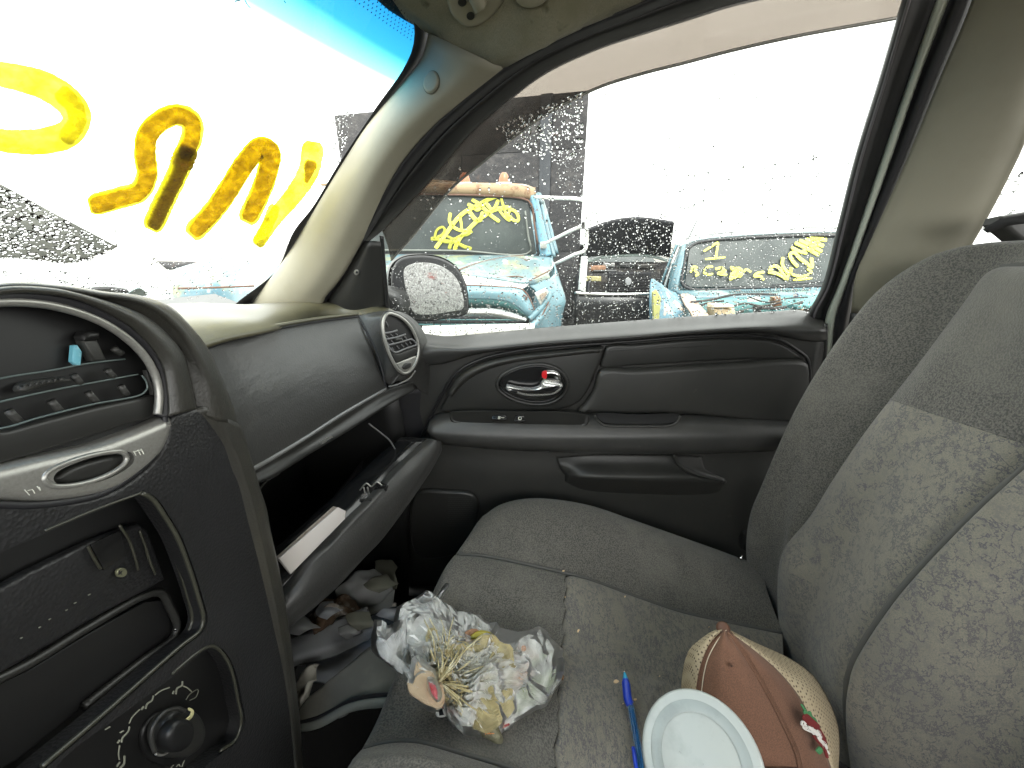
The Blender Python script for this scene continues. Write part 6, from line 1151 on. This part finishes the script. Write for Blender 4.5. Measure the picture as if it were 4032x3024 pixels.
tan=mat('tan_mesh',(.40,.33,.22),.85,var=[(260,(.08,.055,.035),.42,.22,(1,1,1),0,'g'),(9,(.36,.28,.17),.5,.7)])
tan.node_tree.nodes  # holes read as dark dots between threads
fan('mesh_panel',[LT for LT in ([T_(*a) for a in m0],[T_((a[0]+b[0])/2,(a[1]+b[1])/2,(a[2]+b[2])/2-.006) for a,b in zip(m0,m1)],[T_(*a) for a in m1])],tan)
fan('front_panel',[[T_(*a) for a in m1],[T_(*a) for a in m1b],[T_((a[0]+b[0])/2,(a[1]+b[1])/2,(a[2]+b[2])/2-.006) for a,b in zip(m1b[:1]+m1b[2:],m2)],[T_(*a) for a in m2],[T_((a[0]+b[0])/2,(a[1]+b[1])/2,(a[2]+b[2])/2-.002) for a,b in zip(m2,m3)],[T_(*a) for a in m3]],M['brown'])
fan('front_panel',[[T_(*a) for a in m3],[T_((a[0]+b[0])/2,(a[1]+b[1])/2,(a[2]+b[2])/2-.005) for a,b in zip(m3,m4)],[T_(*a) for a in m4]],M['brown'])
fan('mesh_panel',[[T_(*a) for a in m4],[T_((a[0]+b[0])/2,(a[1]+b[1])/2,(a[2]+b[2])/2-.004) for a,b in zip(m4,m5)],[T_(*a) for a in m5],[T_(*a) for a in m6]],tan)
st_=mat('cream_stitching',(.60,.52,.40),.8)
tube('stitch_line',[T_(a+9,b,t-.004) for a,b,t in m1b],.0006,st_,CP,n=60,seg=5)
tube('panel_welt',[T_(a,b,t-.0015) for a,b,t in m3],.0012,M['brown'],CP,n=60,seg=6)
tube('panel_welt',[T_(a+14,b-4,t-.002) for a,b,t in m3],.0007,M['brown'],CP,n=60,seg=6)
# mesh threads as stuff: fine grid
lathe('button',[(.0002,.003),(.005,.0024),(.0078,.001),(.0085,-.0012),(.006,-.003)],btn+Vector((0,.004,.002)),mat('button_brown',(.09,.04,.022),.6),CP,n=20)
slab('eyelet',[T_(a,b,.468) for a,b in ell(2880,2623,12,9,-10)],(CAM-T_(2880,2623,.468)),.0012,.0006,M['brown'],CP); 
slab('eyelet_hole',[T_(a,b,.4655) for a,b in ell(2881,2623,4,3,-10)],(CAM-T_(2880,2623,.468)),.0006,.0003,mat('eyelet_dark',(.03,.015,.01),.9),CP)
# brim stitching line and rim
tube('rim_stitching',[T_(3005,2990,.436),T_(3060,2998,.436),T_(3130,2996,.437)],.0006,M['brown'],CP,n=30)
loft('brim',[[T_(2990,3012,.440),T_(3100,3016,.438),T_(3200,3035,.442),T_(3270,3065,.45)],[T_(2980,3100,.40),T_(3100,3120,.40),T_(3220,3130,.41),T_(3290,3130,.43)],[T_(2980,3250,.38),T_(3100,3270,.38),T_(3220,3270,.39),T_(3290,3240,.41)]],M['brown'],CP,n=24,sm=4)
# embroidery
zc=lambda l:[(3050+a*.2074,2680+b*.2074) for a,b in l]
def emb(l,hw,m_,nm='embroidery'): 
    def P(a,b):
        t=.462-(b-2770)*.00009+(a-3150)*.00012; return T_(a,b,t-.010)
    stroke(nm,zc(l),hw,P,m_,CP,th=.0012,n=max(8,len(l)*5),jag=.08)
gr=mat('green_thread',(.05,.20,.075),.7,bump=[('n',900,1,.001)]);rd_=mat('red_thread',(.15,.010,.010),.7,bump=[('n',900,1,.001)]);wt=mat('white_thread',(.62,.60,.56),.7)
emb([(515,460),(560,530),(640,640)],3.6,gr);emb([(565,580),(590,630)],5,gr);emb([(665,600),(690,680),(770,760),(790,830)],5,gr);emb([(720,710),(750,730)],6,gr)
emb([(590,680),(650,740),(730,810),(790,870)],13,rd_);emb([(560,720),(620,790),(700,850)],6,rd_);emb([(800,860),(860,960),(920,1060),(960,1170)],6,rd_);emb([(740,1050),(820,1150),(900,1240)],4,rd_);emb([(900,1240),(960,1330),(1000,1450)],5,rd_)
emb([(520,780),(515,830),(560,850),(580,800),(530,775)],3.2,wt);emb([(545,880),(560,910),(690,975)],3,wt);emb([(590,850),(600,900),(650,870),(655,930)],3,wt);emb([(685,860),(700,930),(745,1010)],4,wt);emb([(720,910),(770,960),(810,1020)],6,wt);emb([(790,940),(850,1000),(880,1070)],6,wt);emb([(840,1075),(860,1130),(910,1170)],6,wt);emb([(900,1150),(950,1190),(980,1280)],5,wt);emb([(910,1190),(915,1250)],3,wt);emb([(990,1320),(1030,1385)],2.5,wt)
emb([(810,1330),(850,1280),(880,1320),(850,1370),(830,1340)],6,gr)
# ---- crumbs ----
M['crumb']=mat('dry_crumb',(.62,.45,.27),.8)
crumbs=[(2425,2685,22,16,'large pale dry flake left of the pen tip'),(2500,2755,14,9,'small flake tucked against the right side of the pen'),(2276,2485,8,14,'thin pale chip on the cushion right of the plastic bag'),(2218,2249,12,5,'sliver lying on the front seam of the cushion'),(2225,2352,6,4,'tiny crumb below the front seam beside the woven panel'),(2218,2992,7,9,'tan crumb at the very bottom of the cushion'),(2460,2350,6,6,'tiny chip on the cushion below the side bolster'),(2452,2772,5,5,'speck left of the pen grip'),(2596,2664,4,4,'speck on the quilting seam of the cushion'),(2790,2470,4,4,'speck on the cushion left of the cap button'),(3505,2625,5,4,'pale speck on the backrest side panel')]
for i,(a,b,w_,h_,lb) in enumerate(crumbs):
    random.seed(i); pts=[(a+w_*.5*math.cos(t)*random.uniform(.6,1.1),b+h_*.5*math.sin(t)*random.uniform(.6,1.1)) for t in [k*.785 for k in range(8)]]
    if a>3300: pts3=[WX(x,y,.322) for x,y in pts]; nn_=(CAM-pts3[0]).normalized()
    else: pts3=[cz(x,y,.0) for x,y in pts]; nn_=NC
    o_=slab('crumb',pts3,nn_,.0025,.001,M['crumb'],None,n=14,label=lb,cat='crumb',group='crumbs scattered on the seat')
# ---- crumpled plastic bag of food scraps ----
def filmmat(name,col,lo,hi,sc=24,seed=0):
    m=bpy.data.materials.new(name); m.use_nodes=True; n=m.node_tree; n.nodes.clear(); L=n.links.new
    o=n.nodes.new('ShaderNodeOutputMaterial'); geo=n.nodes.new('ShaderNodeNewGeometry'); t=n.nodes.new('ShaderNodeBsdfTransparent'); t.inputs[0].default_value=(min(1,col[0]*1.15),min(1,col[1]*1.15),min(1,col[2]*1.15),1)
    g=n.nodes.new('ShaderNodeBsdfGlossy'); g.inputs['Roughness'].default_value=.32
    d0=n.nodes.new('ShaderNodeBsdfDiffuse'); d0.inputs[0].default_value=(*col,1); dt=n.nodes.new('ShaderNodeBsdfTranslucent'); dt.inputs[0].default_value=(*col,1)
    d=n.nodes.new('ShaderNodeMixShader'); d.inputs[0].default_value=.25; L(d0.outputs[0],d.inputs[1]); L(dt.outputs[0],d.inputs[2])
    nz=n.nodes.new('ShaderNodeTexNoise'); nz.inputs['Scale'].default_value=sc; nz.inputs['Detail'].default_value=4; nz.inputs['Distortion'].default_value=1.5; L(geo.outputs['Position'],nz.inputs['Vector'])
    vn=n.nodes.new('ShaderNodeTexVoronoi'); vn.feature='DISTANCE_TO_EDGE'; vn.inputs['Scale'].default_value=sc*1.6; L(nz.outputs['Color'],vn.inputs['Vector']); vn.inputs['Scale'].default_value=5
    b1=n.nodes.new('ShaderNodeBump'); b1.inputs['Strength'].default_value=.35; b1.inputs['Distance'].default_value=.002; L(vn.outputs[0],b1.inputs['Height'])
    b2=n.nodes.new('ShaderNodeBump'); b2.inputs['Strength'].default_value=.35; b2.inputs['Distance'].default_value=.004; L(nz.outputs[0],b2.inputs['Height']); L(b1.outputs[0],b2.inputs['Normal'])
    L(b2.outputs[0],g.inputs['Normal']); L(b2.outputs[0],d0.inputs['Normal'])
    lw=n.nodes.new('ShaderNodeLayerWeight'); lw.inputs[0].default_value=.5
    mr=n.nodes.new('ShaderNodeMapRange'); mr.inputs[1].default_value=.36; mr.inputs[2].default_value=.66; mr.inputs[3].default_value=lo; mr.inputs[4].default_value=hi; L(nz.outputs[0],mr.inputs[0])
    pw=n.nodes.new('ShaderNodeMath'); pw.operation='MULTIPLY_ADD'; L(lw.outputs['Facing'],pw.inputs[0]); pw.inputs[1].default_value=.5; L(mr.outputs[0],pw.inputs[2]); pw.use_clamp=True
    a1=n.nodes.new('ShaderNodeMixShader'); L(pw.outputs[0],a1.inputs[0]); L(t.outputs[0],a1.inputs[1]); L(d.outputs[0],a1.inputs[2])
    fr=n.nodes.new('ShaderNodeFresnel'); fr.inputs[0].default_value=1.22; 
    a2=n.nodes.new('ShaderNodeMixShader'); L(fr.outputs[0],a2.inputs[0]); L(a1.outputs[0],a2.inputs[1]); L(g.outputs[0],a2.inputs[2]); L(a2.outputs[0],o.inputs[0]); return m
bagm=filmmat('crinkled_clear_plastic',(.86,.87,.84),.22,.68)
M['bag_tan']=filmmat('tan_tinted_plastic',(.50,.39,.26),.85,1.0,30); M['bag_pink']=filmmat('pink_tinted_plastic',(.80,.26,.30),.10,.65,34); M['bag_yel']=filmmat('yellowed_inner_plastic',(.66,.58,.34),.22,.66,26)
M['bag_white']=filmmat('milky_plastic',(.82,.84,.84),.25,.80,26)
M['bag']=bagm
BG=empty('plastic_bag',cz(1950,2650),'crumpled clear plastic bag of food scraps with chillies, knotted, on the front of the seat','bag')
zb=lambda l:[(1400+a*.4220,2280+b*.4220) for a,b in l]
def frac(v,s,a): return Vector((noise.noise(v*s),noise.noise(v*s+Vector((31,7,3))),noise.noise(v*s+Vector((5,61,9)))))*a
def ridged(v,s): return 1-abs(noise.noise(v*s))*2
def sheetbag(nm,outline,hc,hmax,nr=26,na=90,seed=0,m_=None,base=.0,cr_=1.0,knot=None):
    """puffed crinkled film over an outline; knot = pleats radiate from there"""
    O=crv([Vector((a,b,0)) for a,b in outline],na,True); c=Vector((hc[0],hc[1],0)); vs=[];fs=[]
    for i in range(nr+1):
        f=1-(i/nr)
        for q in range(na):
            p=c.lerp(O[q],f); h=hmax*(1-f**2.6)**.6 if f<1 else 0
            P3=cz(p.x,p.y,base+h)
            w_=P3+Vector((seed,0,0)); disp=frac(w_,15,.017*cr_)+frac(w_,38,.007*cr_)
            rr=ridged(w_,24)**3*.011*cr_; 
            if knot:
                ang=math.atan2(p.y-knot[1],p.x-knot[0]); dist=math.hypot(p.x-knot[0],p.y-knot[1]); rr+=.006*math.sin(ang*34+noise.noise(w_*15)*3)*math.exp(-dist/260)
            P3=P3+disp*(1 if f<.98 else .5)+NC*rr
            dd=(P3-cush(p.x,p.y,0)).dot(NC)
            lim_=.016+.030*min(1,(1-f)*3.2) if nm=='bag_film' and base==0 else .016
            if dd<lim_: P3=P3+NC*(lim_-dd)
            vs.append(P3)
    for i in range(nr):
        for q in range(na): fs.append((i*na+q,i*na+(q+1)%na,(i+1)*na+(q+1)%na,(i+1)*na+q))
    return obj(nm,vs,fs,m_ or M['bag'],BG,smooth=False)
main=zb([(350,420),(420,240),(560,220),(720,240),(950,320),(1180,380),(1330,410),(1480,480),(1760,500),(1860,560),(1910,700),(1920,880),(1870,1010),(1700,1210),(1560,1300),(1480,1400),(1350,1500),(1220,1520),(1100,1490),(940,1400),(860,1280),(800,1180),(810,1050),(760,960),(700,880),(620,760),(530,740),(500,560)])
sheetbag('bag_film',main,zb([(1200,900)])[0],.040,nr=24,na=90,knot=zb([(790,970)])[0])
sheetbag('bag_film',zb([(700,480),(900,500),(1150,560),(1400,660),(1500,760),(1450,1000),(1500,1200),(1300,1400),(1000,1300),(830,1150),(790,970),(700,760)]),zb([(1100,900)])[0],.018,seed=4,base=.034,nr=18,na=64,knot=zb([(790,970)])[0],m_=M['bag_yel'])
# knot tail blob (thick, tan/pink tinted) and loose handles
tk=mat('tinted_bunched_plastic',(.42,.30,.18),.3,var=[(22,(.62,.52,.42),.5,.65),(30,(.70,.60,.55),.55,.7)],bump=[('v',60,.8,.006),('n',40,1,.01)])
def blob(nm,cx,cy,rx,ry,h,m_,rot=0,seed=0,lift=.0,par=None,n=22,amp=.006,flat=False):
    c=cz(cx,cy,lift+h*.5); ux=(cz(cx+10,cy)-cz(cx,cy)).normalized(); vy=NC.cross(ux)
    # pixel radii to metres
    sx=(cz(cx+rx,cy)-cz(cx,cy)).length; sy_2=(cz(cx,cy+ry)-cz(cx,cy)).length; a=math.radians(rot); e1=ux*math.cos(a)-vy*math.sin(a); e2=ux*math.sin(a)+vy*math.cos(a)
    vs=[];fs=[]
    for i in range(n+1):
        th=math.pi*i/n
        for q in range(n*2):
            ph=math.pi*q/n; p=e1*sx*math.sin(th)*math.cos(ph)+e2*sy_2*math.sin(th)*math.sin(ph)+NC*h*.5*math.cos(th)
            P3=c+p+frac(c+p+Vector((seed,0,0)),45,amp); vs.append(P3)
    N2=n*2
    for i in range(n):
        for q in range(N2): fs.append((i*N2+q,i*N2+(q+1)%N2,(i+1)*N2+(q+1)%N2,(i+1)*N2+q))
    return obj(nm,vs,fs,m_,par or BG,smooth=not flat)
ktx=zb([(640,1010)])[0]
blob('bunched_neck',ktx[0],ktx[1],72,122,.040,tk,rot=25,seed=9,amp=.012,lift=.008) if 0 else None
if 0: blob('pink_patch',zb([(735,1060)])[0][0],zb([(735,1060)])[0][1],26,62,.038,mat('pink_tinted_plastic',(.50,.16,.18),.3,var=[(60,(.75,.5,.5),.5,.62)],bump=[('n',120,.8,.004)]),rot=20,seed=2,amp=.008,lift=.020)
sheetbag('loose_handle',zb([(170,440),(240,425),(290,460),(350,430),(480,340),(540,430),(530,600),(500,740),(560,800),(480,900),(380,820),(200,690),(170,600)]),zb([(360,600)])[0],.035,nr=9,na=34,seed=7,cr_=.9,m_=M['bag_white'])
sheetbag('loose_handle',zb([(560,210),(640,130),(680,108),(750,150),(740,215),(650,260)]),zb([(650,190)])[0],.028,nr=8,na=40,seed=8,cr_=.8,m_=M['bag_white'])
sheetbag('loose_handle',zb([(745,200),(780,120),(850,35),(880,40),(840,120),(770,225)]),zb([(800,130)])[0],.02,nr=6,na=30,seed=12,cr_=.5,m_=M['bag_white'])
sheetbag('bunched_neck',zb([(415,880),(470,900),(500,780),(560,740),(660,790),(770,920),(812,1050),(800,1180),(720,1275),(630,1240),(540,1150),(470,1040)]),zb([(640,1020)])[0],.042,seed=21,nr=10,na=36,m_=M['bag_tan'],cr_=.8,base=.030)
sheetbag('pink_print_patch',zb([(660,900),(740,910),(800,1010),(805,1110),(770,1170),(720,1120),(670,1000)]),zb([(740,1030)])[0],.016,seed=22,nr=8,na=36,m_=M['bag_pink'],cr_=.5,base=.062)
# contents: chillies, husk, napkin, wrapper
ch=mat('green_chilli',(.085,.15,.02),.3,var=[(18,(.15,.20,.04),.45,.6)]);yl=mat('yellow_pepper',(.38,.32,.03),.3,var=[(20,(.42,.38,.12),.5,.6)])
def cq(l,o=.0): return [cz(a,b,o) for a,b in zb(l)]
chl=tube('green_chilli',cq([(1470,1220),(1560,1120),(1680,1030),(1800,930),(1900,880)],.014),lambda t:.003+.0085*math.sin(min(1,t*1.1+.12)*2.6)**.6 if t<.93 else .003,ch,BG,n=40,seg=12)
tube('stem',cq([(1885,900),(1925,900),(1920,930)],.012),.003,mat('brown_stem',(.16,.08,.03),.7),chl,n=8)
tube('yellow_pepper',cq([(1080,540),(1160,530),(1250,570),(1360,660)],.030),lambda t:.002+.0065*math.sin(t*3.0),yl,BG,n=24,seg=12)
tube('green_stalk',cq([(1650,800),(1700,740),(1830,690)],.018),.004,ch,BG,n=14)
np_=mat('brown_onion_husk',(.33,.17,.09),.6,var=[(40,(.55,.42,.36),.5,.6)],bump=[('v',90,.8,.004)])
for (a,b,rx,ry,rt,s) in ((1560,690,48,26,20,1),(1600,870,22,46,-20,2),(1510,920,26,30,0,3),(1080,520,40,18,-20,4)): 
    q=zb([(a,b)])[0]; blob('onion_husk',q[0],q[1],rx,ry,.02,np_,rot=rt,seed=s,lift=.008,amp=.01,flat=True)
strw=mat('yellow_stringy_scraps',(.40,.34,.18),.5,var=[(60,(.62,.58,.40),.5,.6)])
random.seed(12)
for k in range(34):
    ang=random.uniform(-1.85,.75); L_=random.uniform(120,480); kx,ky=zb([(780,960)])[0]
    pts=[(kx,ky)]+[(kx+L_*.42*f*math.cos(ang+f*random.uniform(-.25,.25)),ky+L_*.6*f*math.sin(ang)) for f in (.4,.7,1)]
    tube('dried_strand',[cz(a,b,random.uniform(.040,.062)) for a,b in pts],random.uniform(.0004,.0011),strw,BG,n=14,seg=5)
scr_=mat('mushy_grey_green_scraps',(.20,.19,.12),.6,var=[(30,(.10,.10,.07),.45,.6),(50,(.36,.35,.28),.58,.66)],bump=[('n',80,1,.01)])
q=zb([(1150,900)])[0]; blob('food_scraps',q[0],q[1],150,118,.034,scr_,rot=10,seed=5,amp=.02,n=34,lift=-.004)
q=zb([(1130,1320)])[0]; blob('food_scraps',q[0],q[1],105,66,.03,scr_,rot=25,seed=6,amp=.008,n=26,lift=-.004)
wr=mat('red_printed_wrapper',(.30,.04,.04),.45,var=[(70,(.42,.28,.22),.55,.62)])
tube('printed_wrapper',cq([(820,1150),(900,1220),(1040,1310),(1180,1370),(1320,1370),(1420,1330)],.016),.005,wr,BG,n=40,seg=8,flat=.4)
q=zb([(1240,1440)])[0]; ww=blob('printed_wrapper',q[0],q[1]-14,44,24,.012,mat('orange_green_wrapper',(.36,.22,.09),.4,var=[(50,(.16,.22,.08),.55,.65),(30,(.5,.10,.04),.55,.62)]),seed=14,lift=.006,amp=.002)
let={'T':[[(0,0),(8,0)],[(4,0),(4,12)]],'O':[[(0,3),(4,0),(8,3),(8,9),(4,12),(0,9),(0,3)]],'S':[[(8,1),(3,0),(1,4),(7,8),(5,12),(0,11)]],'E':[[(7,0),(0,0),(0,12),(7,12)],[(0,6),(6,6)]]}
ox_,oy_=zb([(1205,1420)])[0]
for i,cch in enumerate('TOSE'):
    for l in let[cch]: stroke('printed_letter',[(ox_+i*10+a,oy_+b-i*1.0) for a,b in l],1.4,lambda a,b:cz(a,b,.027),mat('orange_print',(.60,.20,.05),.5) if 'orange_print' not in bpy.data.materials else bpy.data.materials['orange_print'],ww,th=.0004,n=8)
# small white ring cap under the bag
q=zb([(800,1270)])[0]; cpz=slab('bottle_cap',[cz(a,b,.0) for a,b in ell(q[0],q[1],26,20,10)],NC,.006,.002,M['offwhite'],None,label='small white plastic cap half hidden under the bag of scraps',cat='bottle cap')
slab('cap_recess',[cz(a,b,.0062) for a,b in ((1727,2795),(1740,2792),(1748,2815),(1730,2818))],NC,.0008,.0003,M['rubber'],cpz,smoothline=False)
# ---- papers in the glove box ----
pm=mat('white_paper_edge',(.46,.43,.40),.8,var=[(14,(.30,.27,.25),.58,.7,(1,1,1))])
gp=[(1092,2200,.352),(1325,1999,.43),(1356,2014,.435),(1352,2046,.432),(1140,2262,.355)]
slab('paper_stack',LX(gp),(-.3,-.8,.5),.004,.001,pm,None,smoothline=False,label='white folded papers wedged in the open glove box',cat='papers')
slab('paper_stack',LX([(1085,2195,.362),(1310,1995,.442),(1322,2000,.436),(1100,2212,.356)]),(-.3,-.8,.5),.003,.001,mat('cream_page_edges',(.36,.30,.25),.8,var=[(300,(.2,.16,.13),.5,.6)]),None,smoothline=False,label='cream page edges behind the white papers in the glove box',cat='papers')
# ---- rubbish in the footwell ----
def FZ(px,py,z): return WZ(px,py,z)
def sheet3(nm,pts,m_,label,cat,amp=.006,sc=14,seed=0,group=None,par=None,nu=24):
    """crumpled sheet from 4-sided patch: rows of (px,py,z)"""
    G=gridrows([[WZ(*a) for a in r] for r in pts],nu,8)
    def dsp(v): return v+Vector((0,0,1))*(noise.noise((v+Vector((seed,0,0)))*sc)*amp*1.6)+frac(v+Vector((seed,0,0)),sc*2.4,amp*.6)
    return gridobj(nm,G,m_,par,disp=dsp,solid=.0012,label=label,cat=cat,group=group)
gy=mat('grey_folded_cloth',(.42,.43,.45),.9,var=[(9,(.48,.49,.51),.45,.7)],bump=[('n',500,.3,.001)])
gy2=mat('pale_grey_paper',(.33,.335,.33),.85,var=[(7,(.40,.40,.39),.5,.7)])
kh=mat('dirty_khaki_paper',(.21,.21,.165),.9,var=[(8,(.19,.18,.14),.5,.7)])
brn=mat('brown_stained_tissue',(.12,.075,.045),.9,var=[(25,(.30,.27,.23),.5,.62)],bump=[('n',60,1,.01)])
sheet3('cloth',[[(1085,2540,-.70),(1200,2500,-.70),(1330,2440,-.70),(1440,2395,-.70)],[(1095,2600,-.69),(1210,2570,-.685),(1350,2510,-.69),(1470,2460,-.69)],[(1110,2640,-.70),(1240,2600,-.70),(1370,2560,-.70),(1475,2510,-.70)]],gy,'smooth blue grey folded cloth on the floor beside the centre stack','cloth',amp=.004,seed=1)
sheet3('paper',[[(1200,2600,-.72),(1330,2570,-.72),(1480,2515,-.71)],[(1210,2640,-.73),(1340,2600,-.73),(1470,2560,-.72)],[(1160,2700,-.74),(1280,2690,-.74),(1390,2625,-.74)]],mat('bluish_creased_paper',(.42,.44,.48),.8),'creased bluish white paper under the grey cloth','paper',amp=.010,seed=2)
tr1=sheet3('tissue',[[(1140,2680,-.66),(1190,2640,-.66),(1245,2600,-.66)],[(1145,2760,-.66),(1195,2720,-.65),(1240,2680,-.66)],[(1160,2840,-.68),(1200,2810,-.67),(1225,2760,-.68)]],mat('crumpled_white_tissue',(.55,.52,.45),.85,var=[(30,(.22,.18,.12),.56,.66)]),'crumpled off-white tissue against the foot of the stack','tissue',amp=.016,sc=22,seed=3,nu=40)
sheet3('paper',[[(1330,2330,-.72),(1400,2270,-.72),(1470,2240,-.72)],[(1340,2380,-.72),(1420,2340,-.715),(1530,2290,-.72)],[(1350,2420,-.73),(1440,2400,-.73),(1550,2330,-.73)]],gy2,'grey scrap of paper below the glove box lid','paper',amp=.012,seed=4)
sheet3('paper',[[(1475,2215,-.74),(1530,2205,-.74),(1560,2240,-.74)],[(1480,2260,-.73),(1535,2260,-.73),(1566,2290,-.73)],[(1490,2320,-.74),(1530,2325,-.74),(1566,2320,-.74)]],kh,'dirty khaki rounded paper at the far end of the floor litter','paper',amp=.010,seed=5)
sheet3('paper',[[(1420,2350,-.73),(1500,2325,-.73),(1555,2322,-.73)],[(1450,2400,-.735),(1500,2390,-.735),(1545,2385,-.735)],[(1440,2425,-.74),(1500,2412,-.74),(1540,2400,-.74)]],mat('light_card',(.38,.385,.37),.8),'light square card lying on the floor litter','card',amp=.003,seed=6)
sheet3('tissue',[[(1210,2440,-.70),(1290,2370,-.70),(1360,2330,-.70)],[(1220,2480,-.69),(1310,2420,-.68),(1400,2370,-.69)],[(1240,2500,-.70),(1330,2460,-.70),(1410,2400,-.70)]],brn,'brown stained napkin crumpled on the floor litter','napkin',amp=.018,sc=24,seed=8,nu=40)
sheet3('cloth',[[(1440,2445,-.72),(1500,2410,-.72),(1570,2385,-.72)],[(1455,2480,-.72),(1510,2450,-.72),(1575,2430,-.72)],[(1470,2540,-.72),(1530,2530,-.72),(1600,2500,-.72)]],mat('dark_blue_grid_cloth',(.06,.075,.09),.85,var=[(300,(.10,.12,.14),.5,.6)]),'dark blue grid patterned cloth under the bag handle','cloth',amp=.006,seed=9)
random.seed(31)
for k,(cx,cy,lb) in enumerate(((1380,2480,'small torn grey scrap lying on the smooth folded cloth'),(1500,2300,'folded grey scrap standing between the khaki and grey papers'),(1290,2400,'torn pale scrap right beside the brown napkin'),(1180,2470,'torn grey scrap squeezed against the stack edge under the lid'),(1420,2440,'narrow strip of grey paper in front of the brown napkin'),(1560,2420,'scrap of paper touching the seat front edge'))):
    w_=random.uniform(38,62); h_=random.uniform(24,40); r_=random.uniform(-.8,.2)
    q=lambda u,v:(cx+(u*math.cos(r_)-v*math.sin(r_))*w_,cy+(u*math.sin(r_)+v*math.cos(r_))*h_)
    z_=-.675+k*.002
    sheet3('paper',[[(*q(-1,-.8),z_),(*q(0,-1.1),z_+.01),(*q(1,-.7),z_)],[(*q(-1.1,0),z_+.008),(*q(0,.1),z_+.016),(*q(.9,.1),z_+.006)],[(*q(-.8,.9),z_),(*q(.1,.8),z_+.006),(*q(1,1),z_-.006)]],[gy2,kh,gy][k%3],lb,'paper',amp=.007,seed=40+k,nu=14)
# glossy grey sheet and rolled edge leading under the bag
fl=bpy.data.materials.new('smoky_plastic_sheet'); fl=mat('smoky_plastic_film',(.13,.128,.112),.30,var=[(6,(.24,.235,.20),.45,.7,(1,1,1))],coat=.3)
SHT=[[(1150,2830,-.66),(1200,2760,-.64),(1330,2650,-.60),(1450,2540,-.585),(1520,2520,-.56)],[(1165,2855,-.67),(1260,2800,-.64),(1380,2720,-.60),(1520,2650,-.575),(1600,2630,-.55)],[(1190,2870,-.68),(1300,2830,-.65),(1420,2770,-.61),(1540,2745,-.58),(1620,2740,-.55)]]
shs=sheet3('plastic_sheet',SHT,fl,'smoky grey plastic sheet draped from the seat edge to the floor','plastic sheet',amp=.006,sc=10,seed=10,nu=40)
tube('rolled_edge',[WZ(*a) for a in ((1165,2868,-.67),(1250,2850,-.655),(1380,2785,-.61),(1500,2765,-.575),(1640,2768,-.54))],.0065,mat('glossy_grey_hem',(.20,.21,.19),.18,coat=.4),shs,n=60,seg=10)
tube('rolled_edge',[WZ(*a) for a in ((1165,2850,-.665),(1250,2828,-.65),(1380,2762,-.605),(1500,2738,-.57),(1640,2740,-.535))],.003,M['rubber'],shs,n=60,seg=8)
